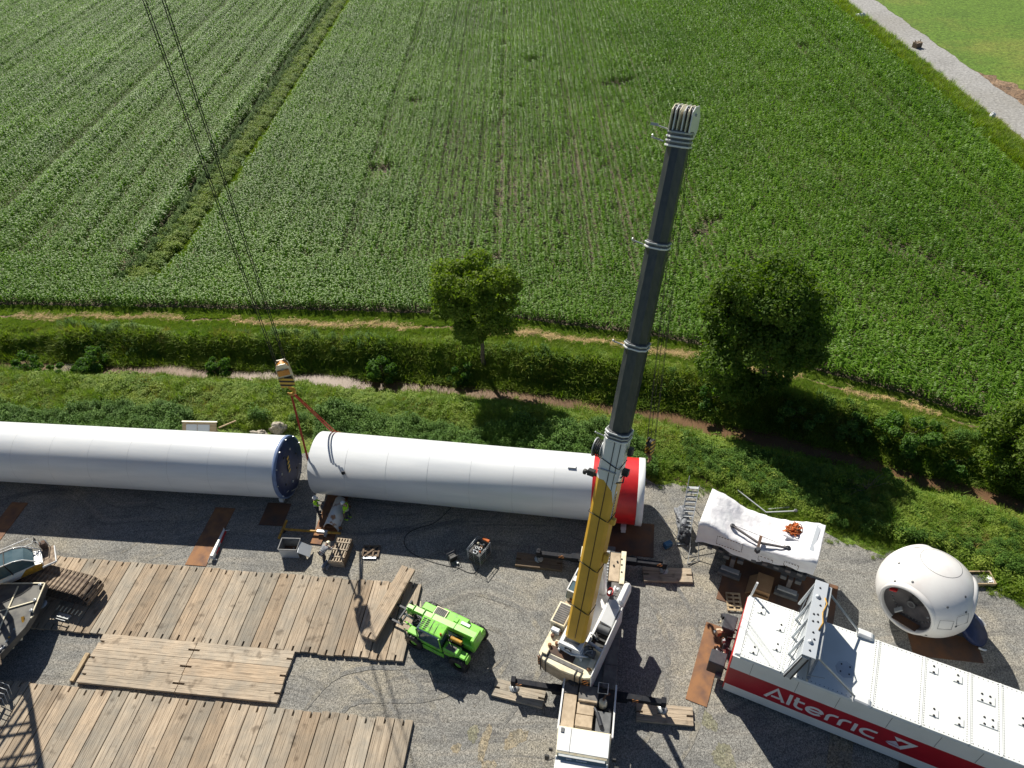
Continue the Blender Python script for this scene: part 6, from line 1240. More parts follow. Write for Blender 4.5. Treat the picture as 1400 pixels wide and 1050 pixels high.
def track(cy, x0, x1, label):
    fr = kb("track_frame", [(((x0 + x1) / 2, cy, 0.62), (x1 - x0 - 0.9, 0.8, 0.7))], 'darksteel', 0.05)
    R_ = 0.56; L = x1 - x0 - 2 * R_; zc = 0.68; per = 2 * L + 2 * PI * R_; n = int(per / 0.3)
    for i in range(n):
        s = per * i / n
        if s < L: p = (x0 + R_ + s, zc + R_, 0.0); sag = -0.03 * math.sin(PI * s / L); p = (p[0], p[1] + sag, 0)
        elif s < L + PI * R_: a = (s - L) / R_; p = (x1 - R_ + R_ * math.sin(a), zc + R_ * math.cos(a), a)
        elif s < 2 * L + PI * R_: p = (x1 - R_ - (s - L - PI * R_), zc - R_, PI)
        else: a = (s - 2 * L - PI * R_) / R_ + PI; p = (x0 + R_ + R_ * math.sin(a), zc + R_ * math.cos(a), a)
        o = link("track_shoe", shoe_m, fr); o.location = (p[0], cy, p[1]); o.rotation_euler = (0, p[2], 0); v = 0.8 + 0.4 * rnd.random(); o.color = (v, v, v, 1)
    for x in (x0 + R_, x1 - R_):
        for sy in (-0.3, 0.3):
            mb = MB(); mb.lathe([(0, 0.08), (0.2, 0.1), (0.5, 0.04), (0.52, -0.06), (0.2, -0.08), (0, -0.08)], (x, cy + sy, zc), (0, 1, 0), 26); mb.build("sprocket", 'mudsteel', fr)
track(3.75, -4.6, 4.35, ""); track(-4.15, -4.6, 3.45, "")
kb("car_body", [((-0.6, 0, 0.9), (3.2, 6.6, 0.6)), ((-0.6, 0, 1.3), (2.6, 2.6, 0.5))], 'darksteel', 0.05)
mb = MB(); mb.lathe([(0.0, 0.05), (0.3, 0.05), (0.34, 0)], (2.0, 2.1, 1.0), (0, 0, 1), 24); mb.build("hub_cover", 'steel', CW)
kb("access_ladder", [((3.2, 2.1, 0.15), (0.9, 0.3, 0.12)), ((3.2, 1.8, 0.28), (0.9, 0.05, 0.05))], 'steel', 0.01)
for i in range(7): kb("rung", [((2.55 + i * 0.28, 2.45, 0.3), (0.05, 0.32, 0.05))], 'cream', 0.005)
MT['deckgreen'] = mat("worn_deck", (0.135, 0.13, 0.115), 0.6, col2=(0.06, 0.06, 0.06), scale=1.3, lo=0.4, hi=0.6)
rotD = Matrix.Rotation(-AZC, 4, 'Z')
def W2L(x, y, z): 
    v = Vector((x + 32.1, y - 23.2, 0)); v = rotD @ v; return (v.x, v.y, z - 0.22)
deck = [W2L(*p, 2.0)[:2] for p in ((-34.5, 26.0), (-32.0, 25.75), (-29.3, 25.55), (-29.1, 23.6), (-29.2, 22.6), (-29.9, 20.9), (-33.5, 21.0))]
mb = MB(); mb.prism(deck[::-1], 1.35, 1.78); mb.build("upper_deck", 'deckgreen', CW, 0.02)
kb("deck_edge", [], 'steel') if False else None
for a, b in (((-32.2, 25.7), (-29.35, 25.5)), ((-29.3, 25.5), (-29.15, 23.5)), ((-30.9, 25.4), (-30.6, 21.5)), ((-29.3, 24.3), (-31.8, 23.6)), ((-31.8, 23.6), (-32.8, 22.0))):
    mb = MB(); mb.bar(W2L(*a, 2.05), W2L(*b, 2.05), 0.07, 0.06); mb.build("deck_rail", 'cream', CW)
for a in ((-29.35, 24.3), (-29.25, 23.6), (-29.5, 25.35)):
    mb = MB(); mb.lathe([(0.04, 0), (0.1, 0), (0.1, 0.1), (0.04, 0.1)], W2L(*a, 2.08), (0, 0, 1), 12); mb.build("lashing_ring", 'steel', CW)
for i in range(22):
    r_ = random.Random(900 + i); t_ = i / 22; p = Vector((-29.25 - 1.0 * t_, 23.2 - 2.9 * t_)) + Vector((r_.uniform(-.25, .12), r_.uniform(-.1, .1))); mb = MB()
    mb.tube(W2L(p.x, p.y, 1.9 + r_.uniform(-.2, .2)), W2L(p.x + r_.uniform(-.5, .3), p.y + r_.uniform(-.6, .6), 1.7 + r_.uniform(-.3, .4)), r_.uniform(0.04, 0.1), 7); mb.build("hydraulic_pipe", ('cream', 'steel', 'mudsteel', 'darksteel', 'yellow2')[i % 5], CW)
# cab at the front corner
CB = []
cabL = Matrix.Translation(Vector(W2L(-31.35, 26.75, 1.75))) @ Matrix.Rotation(-AZC + math.radians(28), 4, 'Z')
def kx(name, mb, m, bevel=0.01, parent=None): xf(mb, cabL); return mb.build(name, m, parent or CW, bevel)
base_ = kx("cab_body", MB().xprism([(-1.6, 0), (1.15, 0), (1.3, 0.5), (0.9, 0.62), (-1.6, 0.55)], -0.6, 0.6), 'grp', 0.03)
kx("cab_door", MB().xprism([(-0.2, 0.05), (1.12, 0.05), (1.28, 0.5), (0.9, 0.6), (0.35, 0.55)], -0.615, -0.603), 'yellow2', 0, base_)
kx("cab_glass", MB().xprism([(-1.5, 0.56), (0.9, 0.62), (0.95, 0.9), (0.6, 1.35), (0.1, 1.55), (-1.5, 1.6)], -0.56, 0.56), 'glass', 0.02, base_)
for y in (-0.58, 0.58):
    mb = MB(); mb.path([(-1.5, y, 1.62), (0.1, y, 1.58), (0.55, y, 1.42), (0.98, y, 0.95), (1.3, y, 0.5)], 0.035, 6); kx("cab_frame", mb, 'white', 0, base_)
for y in (-0.58, 0.58):
    mb = MB(); mb.tube((-0.35, y, 0.55), (-0.4, y, 1.6), 0.03, 6); kx("cab_pillar", mb, 'black', 0, base_)
mb = MB(); mb.tube((-0.38, -0.58, 1.6), (-0.38, 0.58, 1.6), 0.035, 6); kx("roof_bow", mb, 'black', 0, base_)
kx("seat", MB().box((-0.5, 0, 0.75), (0.5, 0.5, 0.3)), 'black', 0.05, base_)
pl = kx("platform", MB().box((1.6, 0.0, 0.3), (0.75, 1.5, 0.06)), 'mudsteel', 0.01)
kx("platform_edge", MB().box((2.0, -0.1, 0.36), (0.06, 1.4, 0.12)).box((1.6, -0.78, 0.36), (0.8, 0.06, 0.12)), 'white', 0.01)
for pts in ([(-1.6, 0.9, 1.5), (1.0, 0.95, 1.5), (1.05, 0.95, 0.5)], [(1.1, 0.9, 0.4), (1.1, 0.9, 1.2), (1.3, 0.75, 1.2), (1.3, 0.75, 0.4)], [(1.45, 0.75, 0.4), (1.45, 0.75, 1.2), (1.75, 0.7, 1.1), (1.75, 0.7, 0.35)], [(-1.6, 0.9, 1.0), (1.0, 0.92, 1.0)]):
    kx("grab_rail", MB().path(pts, 0.03, 6), 'white', 0)
kx("cabinet", MB().box((1.5, 0.75, 0.65), (0.35, 0.35, 0.5)), 'rustshade', 0.02); kx("mirror", MB().box((1.2, 0.98, 1.1), (0.06, 0.3, 0.35)), 'black', 0.02)
# second handrail group near the lower track
mb = MB(); 
for k in range(4): mb.path([W2L(-29.95 - .1 * k, 19.9 - 0.25 * k, 1.0), W2L(-29.25, 19.6 - 0.25 * k, 1.05), W2L(-29.15, 19.3 - 0.25 * k, 0.6)], 0.022, 5)
mb.build("guard_rail", 'steel', CW)
# its lattice boom, rising out of the picture
BF = Vector((-33.0, 25.0, 2.2)); BV = Vector((0.2, 0.124, 1.0)).normalized(); bs = Vector((0, 0, 1)).cross(BV).normalized(); bu = BV.cross(bs)
mb = MB(); hw = 1.3
def bc(L, a, b, k=1.0): return BF + BV * L + bs * a * hw * k + bu * b * hw * k
for a, b in ((-1, -1), (1, -1), (1, 1), (-1, 1)):
    mb.tube(bc(0, a * .3, b * .3), bc(4, a, b), 0.15, 8); mb.tube(bc(4, a, b), bc(60, a, b), 0.15, 8)
m_ = [W.copy() if False else W for W in ()]
oo = mb; Ls = [4 + i * 1.8 for i in range(31)]
for i, L in enumerate(Ls[:-1]):
    for (a, b), (c, d) in (((-1, -1), (1, -1)), ((1, -1), (1, 1)), ((1, 1), (-1, 1)), ((-1, 1), (-1, -1))):
        oo.tube(bc(L, a, b), bc(L + 1.8, c, d), 0.07, 6, caps=False); oo.tube(bc(L, c, d), bc(L + 1.8, a, b), 0.07, 6, caps=False)
# luffing jib head above the load, reached by a long jib
tipm = bc(60, 0, 0); 
for a, b in ((-1, -1), (1, -1), (1, 1), (-1, 1)): oo.tube(bc(60, a, b), Vector((HX - 0.4, HY + 1.5, 85)) + bs * a * .4 + bu * b * .4, 0.07, 6)
inv = (Matrix.Translation((-32.1, 23.2, 0.22)) @ Matrix.Rotation(AZC, 4, 'Z')).inverted(); xf(oo, inv); oo.build("lattice_boom", 'yellow', CW, fix=False)

# ---------------------------------------------------------------- green telehandler
AT = math.radians(149); TH = thing("telehandler", "bright green telehandler lifting a timber mat on its forks", "telehandler", (-4.75, 20.95, 0), AT)
TH.scale = (0.95, 0.95, 0.97)
def tb(name, boxes, m, bevel=0.03, parent=None):
    mb = MB()
    for b in boxes: mb.box(*b)
    return mb.build(name, m, parent or TH, bevel)
tb("chassis", [((0.1, 0.0, 0.85), (4.3, 1.3, 0.5)), ((0.0, 0.0, 0.62), (3.2, 0.9, 0.3))], 'darksteel')
tb("engine_bay", [((-0.15, -0.78, 1.25), (1.9, 0.72, 0.75))], 'green', 0.08)
tb("radiator_grille", [((0.75, -0.72, 1.66), (0.75, 0.5, 0.03))], 'deckgrey', 0.005); tb("grille_frame", [((0.75, -0.98, 1.665), (0.85, 0.06, 0.05)), ((0.75, -0.46, 1.665), (0.85, 0.06, 0.05)), ((1.15, -0.72, 1.665), (0.06, 0.5, 0.05)), ((0.36, -0.72, 1.665), (0.06, 0.5, 0.05))], 'cream', 0.01)
for i in range(6): tb("grille_slat", [((0.47 + i * 0.11, -0.72, 1.685), (0.03, 0.46, 0.02))], 'midgrey', 0)
tb("front_wing", [((1.7, -0.82, 1.35), (0.85, 0.5, 0.12)), ((2.05, -0.82, 1.15), (0.12, 0.5, 0.4)), ((1.62, 0.9, 1.32), (0.85, 0.5, 0.12)), ((2.0, 0.9, 1.15), (0.12, 0.5, 0.4))], 'green', 0.05)
tb("rear_wing", [((-1.55, -0.86, 1.3), (1.0, 0.52, 0.14)), ((-1.5, 0.88, 1.3), (1.0, 0.5, 0.14)), ((-2.05, -0.86, 1.05), (0.14, 0.52, 0.5)), ((-2.05, 0.88, 1.05), (0.14, 0.5, 0.5))], 'green', 0.05)
tb("step_plate", [((-1.0, -0.72, 1.66), (0.62, 0.2, 0.05))], 'white', 0.01); tb("fuel_door", [((-0.35, -0.72, 1.65), (0.3, 0.3, 0.06))], 'green', 0.03)
tb("rear_hood", [((-1.75, 0.0, 1.35), (0.9, 0.75, 0.6))], 'green', 0.06)
tb("side_tank", [((-1.0, 0.85, 1.2), (1.1, 0.62, 0.7))], 'green', 0.1); tb("tank_grille", [((-1.0, 0.9, 1.56), (0.6, 0.36, 0.02))], 'deckgrey', 0)
mb = MB(); mb.tube((-1.45, 0.45, 1.75), (-0.7, 0.45, 1.75), 0.13, 14); mb.build("air_tank", 'yellow2', TH)
tb("dark_recess", [((-1.0, 0.35, 1.5), (1.0, 0.5, 0.1))], 'black', 0.01)
for x, y in ((1.6, 1.0), (1.6, -1.0), (-1.55, 1.0), (-1.55, -1.0)):
    s = 1 if y > 0 else -1; mb = MB(); mb.lathe([(0.28, -0.2), (0.55, -0.22), (0.62, -0.15), (0.62, 0.15), (0.55, 0.22), (0.28, 0.2)], (x, y + 0.12 * s, 0.62), (0, 1, 0), 30); w_ = mb.build("wheel", 'black', TH)
    mb = MB()
    for k in range(18): a = 2 * PI * k / 18; mb.box((x + 0.62 * math.cos(a), y + 0.12 * s, 0.62 + 0.62 * math.sin(a)), (0.07, 0.36, 0.06), 0, 0, 1, -a + PI / 2)
    mb.build("tread", 'black', w_)
    mb = MB(); mb.lathe([(0, 0.16 * s), (0.14, 0.18 * s), (0.3, 0.1 * s), (0.3, -0.1 * s)], (x, y + 0.12 * s, 0.62), (0, 1, 0), 18); mb.build("rim", 'green', w_)
cabt = tb("cab_floor", [((0.45, 0.72, 1.0), (1.7, 0.85, 0.3))], 'green', 0.05)
tb("cab_glass", [((0.45, 0.72, 1.75), (1.6, 0.8, 1.25))], 'glass', 0.06, cabt)
tb("door_sill", [((0.2, 1.2, 0.75), (1.5, 0.1, 0.35))], 'green', 0.03)
for x, y in ((-0.38, 0.3), (-0.38, 1.14), (1.28, 0.3), (1.28, 1.14)):
    mb = MB(); mb.tube((x, y, 1.1), (x * 0.95, y, 2.42), 0.045, 8); mb.build("cab_post", 'green', cabt)
mb = MB(); mb.hexa([(-0.5, 0.2, 2.38), (1.3, 0.2, 2.38), (1.15, 1.1, 2.3), (-0.5, 1.1, 2.3)], [(-0.45, 0.22, 2.5), (1.2, 0.24, 2.47), (1.05, 1.02, 2.4), (-0.45, 1.02, 2.42)]); rf = mb.build("cab_roof", 'green', TH, 0.03)
for r_ in range(2):
    for k in range(6):
        mb = MB(); mb.box((0.78 + r_ * 0.27, 0.36 + k * 0.115, 2.492 - 0.012 * k - r_ * 0.012), (0.19, 0.045, 0.02), 0.12); mb.build("roof_slot", 'black', rf)
for x in (0.1, 0.45): mb = MB(); mb.box((x, 0.62, 2.47), (0.02, 0.8, 0.02)); mb.build("roof_rib", 'darksteel', rf)
mb = MB(); mb.lathe([(0, 0.16), (0.06, 0.14), (0.07, 0)], (-0.35, 0.85, 2.44), (0, 0, 1), 10); mb.build("beacon", 'orange', rf)
# boom
bt0, bt1 = Vector((-2.15, -0.12, 2.05)), Vector((2.75, -0.12, 1.75))
mb = MB(); mb.bar(bt0, bt0.lerp(bt1, 0.62), 0.42, 0.42); bm_ = mb.build("lift_boom", 'green', TH, 0.03)
mb = MB(); mb.bar(bt0.lerp(bt1, 0.6), bt0.lerp(bt1, 0.9), 0.34, 0.34); mb.build("inner_boom", 'green', bm_, 0.02)
mb = MB(); mb.bar(bt0.lerp(bt1, 0.88), bt1, 0.26, 0.3); mb.build("boom_head", 'green', bm_, 0.02)
for q in (0.3, 0.62, 0.75, 0.9): mb = MB(); p = bt0.lerp(bt1, q); mb.box((p.x, p.y, p.z + 0.02), (0.04, 0.44, 0.44)); mb.build("boom_ring", 'green', bm_, 0.01)
mb = MB(); mb.box((-2.1, -0.12, 1.7), (0.25, 0.9, 1.1)); mb.build("rear_tower", 'green', TH, 0.05)
mb = MB(); mb.tube((-1.2, 0.14, 1.4), (0.6, 0.14, 1.75), 0.09, 12); mb.build("boom_cylinder", 'steel', TH)
mb = MB(); mb.tube((0.5, -0.35, 1.7), (1.9, -0.35, 1.6), 0.06, 10); mb.build("hose_bundle", 'black', TH)
# fork carriage
FX = 2.85; tb("carriage_plate", [((FX, 0.05, 1.05), (0.12, 1.35, 0.12)), ((FX, 0.05, 1.55), (0.12, 1.35, 0.12)), ((FX, -0.6, 1.3), (0.12, 0.1, 0.6)), ((FX, 0.7, 1.3), (0.12, 0.1, 0.6))], 'darksteel', 0.02)
tb("carriage_bracket", [((FX - 0.25, -0.12, 1.4), (0.45, 0.35, 0.5))], 'green', 0.03)
for y in (-0.45, 0.55): tb("fork", [((FX + 0.08, y, 1.0), (0.07, 0.14, 1.0)), ((FX + 0.65, y, 0.53), (1.2, 0.14, 0.05))], 'darksteel', 0.01)
for i, (p, q, m) in enumerate((((2.2, 0.25, 1.2), (2.85, 0.25, 1.5), 'steel'), ((2.3, 0.55, 1.0), (2.85, 0.7, 1.1), 'cream'), ((2.1, 0.6, 1.15), (2.75, 0.45, 0.9), 'green'), ((2.0, -0.5, 1.2), (2.7, -0.6, 1.3), 'cream'), ((2.4, -0.8, 0.9), (2.6, -1.1, 1.0), 'cream'), ((2.1, -0.75, 0.9), (2.3, -1.1, 0.9), 'green'), ((2.0, 0.9, 0.8), (2.6, 0.8, 0.7), 'green'))): mb = MB(); mb.tube(p, q, 0.045, 8); mb.build("linkage", m, TH)
for i in range(6):
    r_ = random.Random(40 + i); mb = MB(); mb.path([(r_.uniform(1.3, 2.6), r_.uniform(0.1, 0.5), 1.5 + r_.uniform(-.2, .2)) for _ in range(4)], 0.025, 6); mb.build("hose", 'black', TH)
timber_mat((-8.28, 23.4), 5.0, 0.93, math.atan2(4.5, 2.05), "timber mat carried tilted on the green telehandler's forks, above the upper row", "carried timber mat", 95, z=0.58, tint=0.95)

# ---------------------------------------------------------------- people
def skinned(name, joints, edges, mt, parent, sub=2, root=0):
    """joints: {key: (pos, radius)}"""
    keys = list(joints); me = bpy.data.meshes.new(name); me.from_pydata([joints[k][0] for k in keys], [(keys.index(a), keys.index(b)) for a, b in edges], [])
    o = bpy.data.objects.new(name, me); sc.collection.objects.link(o)
    sm = o.modifiers.new("skin", 'SKIN'); 
    for i, k in enumerate(keys):
        r_ = joints[k][1]; r_ = (r_, r_) if not isinstance(r_, tuple) else r_; me.skin_vertices[0].data[i].radius = r_; me.skin_vertices[0].data[i].use_root = (i == root)
    ss = o.modifiers.new("sub", 'SUBSURF'); ss.levels = ss.render_levels = sub; sm.use_smooth_shade = True
    dg = bpy.context.evaluated_depsgraph_get(); m2 = bpy.data.meshes.new_from_object(o.evaluated_get(dg)); m2.materials.clear(); m2.materials.append(MT[mt])
    m2.polygons.foreach_set("use_smooth", np.ones(len(m2.polygons), bool)); bpy.data.objects.remove(o); return link(name, m2, parent)
def person(loc, rz, label, pose, helmet='white', vest='hivis', legs='cloth', boots='cloth', sleeves=None, group=None):
    t = thing("person", label, "person", loc, rz, group); J = pose; g = lambda k: Vector(J[k])
    hd = g('head')
    # body: one continuous skin surface
    jb = {'pel': (J['pelvis'], (0.15, 0.11)), 'ch': (J['chest'], (0.17, 0.12)), 'nk': (J['neck'], 0.058), 'hd0': (tuple(g('neck').lerp(hd, 0.6)), (0.075, 0.085)), 'hd': (J['head'], (0.085, 0.1)), 'hd2': (tuple(hd + (hd - g('neck')).normalized() * 0.08), (0.07, 0.085))}
    e = [('pel', 'ch'), ('ch', 'nk'), ('nk', 'hd0'), ('hd0', 'hd'), ('hd', 'hd2')]
    for s in 'LR':
        jb['sh' + s] = (J['sh' + s], 0.065); jb['el' + s] = (J['el' + s], 0.045); jb['wr' + s] = (J['wr' + s], 0.03); jb['hp' + s] = (J['hp' + s], 0.09); jb['kn' + s] = (J['kn' + s], 0.06); jb['an' + s] = (J['an' + s], 0.04); jb['to' + s] = (J['to' + s], 0.035)
        hv = (g('wr' + s) - g('el' + s)).normalized(); jb['ha' + s] = (tuple(g('wr' + s) + hv * 0.09), (0.04, 0.02)); e += [('ch', 'sh' + s), ('sh' + s, 'el' + s), ('el' + s, 'wr' + s), ('wr' + s, 'ha' + s), ('pel', 'hp' + s), ('hp' + s, 'kn' + s), ('kn' + s, 'an' + s), ('an' + s, 'to' + s)]
    body = skinned("body", jb, e, 'skin', t)
    # fingers
    for s in 'LR':
        hv = (g('wr' + s) - g('el' + s)).normalized(); sd = hv.cross(Vector((0, 1, 0.3))).normalized(); b0 = g('wr' + s) + hv * 0.09
        for k in range(4):
            mb = MB(); p = b0 + sd * (k - 1.5) * 0.021; q = p + hv * (0.04 + 0.006 * (k % 3)); mb.path([p - hv * 0.02, q, q + (hv * 0.5 + sd.cross(hv) * 0.6) * 0.035], 0.01, 6); mb.build("finger", 'skin', body)
        mb = MB(); p = g('wr' + s) + hv * 0.04 + sd * 0.035; mb.path([p, p + sd * 0.03 + hv * 0.03, p + sd * 0.035 + hv * 0.06], 0.011, 6); mb.build("thumb", 'skin', body)
    # clothing
    up = (g('chest') - g('pelvis')).normalized()
    jv = {'a': (tuple(g('pelvis') + up * 0.02), (0.185, 0.145)), 'b': (tuple(g('pelvis').lerp(g('chest'), .5)), (0.185, 0.145)), 'c': (J['chest'], (0.2, 0.15)), 'd': (tuple(g('chest').lerp(g('neck'), .75)), (0.10, 0.09))}
    ev = [('a', 'b'), ('b', 'c'), ('c', 'd')]
    for s in 'LR': jv['s' + s] = (J['sh' + s], 0.088); jv['u' + s] = (tuple(g('sh' + s).lerp(g('el' + s), 0.9)), 0.066); ev += [('c', 's' + s), ('s' + s, 'u' + s)]
    jacket = skinned("jacket", jv, ev, vest, t)
    for s in 'LR':
        mb = MB(); mb.path([J['el' + s], tuple(g('el' + s).lerp(g('wr' + s), 0.5)), tuple(g('el' + s).lerp(g('wr' + s), 0.92))], 0.06, 10, radii=[0.064, 0.056, 0.046]); mb.build("sleeve", sleeves or vest, jacket)
    MT.setdefault('reflect', mat("reflective_tape", (0.72, 0.74, 0.74), 0.3))
    for f_ in (0.25, 0.55):
        c = g('pelvis').lerp(g('chest'), f_); mb = MB(); mb.lathe([(0.212, -0.02), (0.216, 0), (0.212, 0.02)], c, up, 24); b_ = mb.build("reflective_band", 'reflect', jacket)
        me = b_.data
        ax, s_, u_ = frame_from(up)
        for v in me.vertices:
            d = v.co - c; v.co = c + d - Vector((1, 0, 0)) * d.dot(Vector((1, 0, 0))) * 0.22
    jt = {'p': (J['pelvis'], (0.165, 0.13))}; et = []
    for s in 'LR': jt['h' + s] = (J['hp' + s], 0.115); jt['k' + s] = (J['kn' + s], 0.08); jt['a' + s] = (tuple(g('an' + s) + Vector((0, 0, 0.05))), 0.066); et += [('p', 'h' + s), ('h' + s, 'k' + s), ('k' + s, 'a' + s)]
    skinned("trousers", jt, et, legs, t)
    for s in 'LR':
        a, b = g('an' + s), g('to' + s); mb = MB(); d = (b - a); d.z = 0; d.normalize(); mb.path([a - d * 0.06 + Vector((0, 0, -0.03)), a + Vector((0, 0, -0.02)), b - Vector((0, 0, 0.0)), b + d * 0.05], 0.05, 8, radii=[0.045, 0.055, 0.05, 0.03]); mb.build("boot", boots, t)
    dh = (hd - g('neck')).normalized()
    hc = hd + dh * 0.045
    mb = MB(); mb.lathe([(0.0, 0.155), (0.06, 0.148), (0.11, 0.11), (0.135, 0.05), (0.14, 0.0), (0.165, -0.012), (0.165, -0.02), (0.13, -0.02)], hc, dh, 20); he = mb.build("helmet", helmet, t)
    fw = Vector((1, 0, 0)) - dh * dh.x; fw.normalize(); mb = MB(); mb.bar(hc + fw * 0.1 - dh * 0.012, hc + fw * 0.21 - dh * 0.03, 0.16, 0.015); mb.build("peak", helmet, he)
    sdh = dh.cross(fw)
    mb = MB(); mb.path([hd + fw * 0.09 + dh * 0.015, hd + fw * 0.118 - dh * 0.02, hd + fw * 0.09 - dh * 0.03], 0.012, 6); mb.build("nose", 'skin', body)
    for s in (-1, 1):
        mb = MB(); mb.lathe([(0, 0.012), (0.012, 0.006), (0.013, 0)], hd + fw * 0.083 + sdh * s * 0.033 + dh * 0.02, fw, 8); mb.build("eye", 'black', body)
        mb = MB(); mb.lathe([(0, 0.015), (0.022, 0.01), (0.026, 0)], hd + sdh * s * 0.085, sdh * s, 8); mb.build("ear", 'skin', body)
    mb = MB(); mb.bar(hd + fw * 0.09 - dh * 0.058 - sdh * 0.025, hd + fw * 0.09 - dh * 0.058 + sdh * 0.025, 0.01, 0.008); mb.build("mouth", 'red', body)
    return t
stand1 = dict(pelvis=(0, 0, 0.95), chest=(0.03, 0, 1.3), neck=(0.05, 0, 1.5), head=(0.09, 0, 1.64), shL=(0.03, 0.19, 1.42), shR=(0.03, -0.19, 1.42), elL=(0.08, 0.27, 1.14), elR=(0.12, -0.26, 1.14), wrL=(0.3, 0.2, 1.02), wrR=(0.34, -0.18, 1.06), hpL=(0, 0.1, 0.9), hpR=(0, -0.1, 0.9), knL=(0.04, 0.13, 0.49), knR=(0.02, -0.12, 0.49), anL=(-0.02, 0.15, 0.08), anR=(0.0, -0.13, 0.08), toL=(0.14, 0.17, 0.05), toR=(0.16, -0.15, 0.05))
stand2 = dict(stand1, elL=(-0.02, 0.27, 1.12), wrL=(0.12, 0.24, 0.9), elR=(0.2, -0.24, 1.25), wrR=(0.42, -0.12, 1.3), knL=(0.1, 0.13, 0.5), anL=(0.08, 0.16, 0.08), toL=(0.24, 0.18, 0.05), head=(0.13, 0.0, 1.62))
bend = dict(pelvis=(-0.05, 0, 0.86), chest=(0.27, 0, 1.05), neck=(0.44, 0, 1.13), head=(0.56, 0, 1.17), shL=(0.34, 0.19, 1.06), shR=(0.34, -0.19, 1.06), elL=(0.48, 0.24, 0.78), elR=(0.5, -0.22, 0.8), wrL=(0.62, 0.14, 0.6), wrR=(0.68, -0.1, 0.66), hpL=(-0.05, 0.1, 0.82), hpR=(-0.05, -0.1, 0.82), knL=(0.16, 0.14, 0.47), knR=(0.02, -0.13, 0.45), anL=(-0.02, 0.16, 0.08), anR=(-0.24, -0.14, 0.08), toL=(0.14, 0.18, 0.05), toR=(-0.08, -0.15, 0.05))
person((-13.85, 31.0, 0.03), 0.15, "worker in hi-vis jacket and white helmet standing left of the white steel arch", stand1)
person((-11.65, 30.35, 0.03), math.radians(155), "worker in hi-vis jacket and white helmet standing in shade right of the white arch", stand2, boots='hivis')
person((-12.85, 27.15, 0.03), math.radians(50), "worker in grey clothes and pale yellow helmet bending beside the slatted crate", bend, helmet='cream', vest='greycloth', legs='cloth', sleeves='greycloth')
tag(MB().box((0, 0, 0.15), (0.22, 0.6, 0.3)).box((0.26, 0.02, 0.14), (0.14, 0.55, 0.26)).build("striped_bag", 'greycloth', None, 0.04, loc=(-12.75, 26.72, 0.02), rz=-0.5), "pale striped bag on the gravel at the feet of the bending worker", "bag")
# ---------------------------------------------------------------- things on the pad
t = thing("steel_arch", "curved white steel arch with rust stains lying below the gap between the tower sections", "steel arch", (-12.55, 30.55, 0.05), math.radians(78))
prof_ = [(0.5 * math.cos(a), 0.85 * math.sin(a)) for a in [PI * i / 18 for i in range(19)]]
MT['rustwhite'] = mat("rust_stained_white", (0.74, 0.72, 0.68), 0.5, col2=(0.36, 0.18, 0.09), scale=1.6, detail=6, lo=0.52, hi=0.6)
mb = MB(); n = len(prof_); vs = []
for x in (-1.15, 1.15):
    for y, z in prof_: vs.append((x, y, z))
    for y, z in prof_: vs.append((x, y * 0.93, z * 0.95))
q = 2 * n; fs = []
for i in range(n - 1): fs += [(i, i + 1, q + i + 1, q + i), (n + i, q + n + i, q + n + i + 1, n + i + 1), (i, n + i, n + i + 1, i + 1), (q + i, q + i + 1, q + n + i + 1, q + n + i)]
mb.add(vs, fs, 0, True); mb.build("curved_sheet", 'rustwhite', t)
for x in (-0.9, 0.9): mb = MB(); mb.box((x, 0, 0.12), (0.12, 1.4, 0.14)); mb.build("cross_tie", 'rust', t)
for x in (-0.5, 0.35): mb = MB(); mb.box((x, 0.3, 0.9), (0.25, 0.12, 0.1), 0.3); mb.build("cut_out", 'rustshade', t)
plate((-13.3, 30.2), 0.75, 3.6, math.radians(-12), "narrow rusty sheet between the standing worker and the white arch", z=0.07)
t = thing("tow_bar", "long yellow steel T-bar lying on the gravel beside the worker's feet", "T-bar", (-14.0, 29.3, 0.35), math.atan2(-0.62, 3.6))
mb = MB(); mb.tube((-2.0, 0, 0), (2.0, 0, 0), 0.085, 12); mb.build("long_tube", 'yellow2', t)
mb = MB(); mb.tube((-2.02, -0.75, 0), (-2.02, 0.7, 0), 0.09, 12); mb.build("cross_tube", 'yellow2', t)
mb = MB(); mb.box((0.75, 0, 0.0), (0.75, 0.2, 0.24)); mb.build("sleeve", 'steel', t, 0.02)
mb = MB(); mb.box((0.95, 0, -0.2), (0.16, 0.4, 0.26)); mb.build("foot", 'steel', t, 0.01); mb = MB(); mb.box((-2.02, 0, -0.2), (0.2, 0.2, 0.26)); mb.build("foot", 'darksteel', t, 0.01)
t = thing("metal_skip", "open grey metal box with its lid hanging out to the right", "metal box", (-15.1, 27.95, 0.03), -0.12)
for b in (((0, 0.42, 0.45), (1.2, 0.04, 0.9)), ((0, -0.42, 0.45), (1.2, 0.04, 0.9)), ((-0.6, 0, 0.45), (0.04, 0.84, 0.9)), ((0.6, 0, 0.45), (0.04, 0.84, 0.9)), ): mb = MB(); mb.box(*b); mb.build("side_panel", 'alu' if b[0][1] < 0 else 'midgrey', t, 0.01)
for b in (((0, 0.44, 0.91), (1.28, 0.07, 0.05)), ((0, -0.44, 0.91), (1.28, 0.07, 0.05)), ((-0.62, 0, 0.91), (0.07, 0.9, 0.05)), ((0.62, 0, 0.91), (0.04, 0.9, 0.04))): mb = MB(); mb.box(*b); mb.build("rim", 'midgrey', t, 0.01)
mb = MB(); mb.box((0, 0, 0.08), (1.16, 0.8, 0.04)); mb.build("floor", 'rustshade', t)
mb = MB(); mb.box((0.98, -0.12, 0.55), (0.9, 0.88, 0.03), 0.12, 0, 1, 0.75); mb.build("lid", 'alu', t, 0.01)
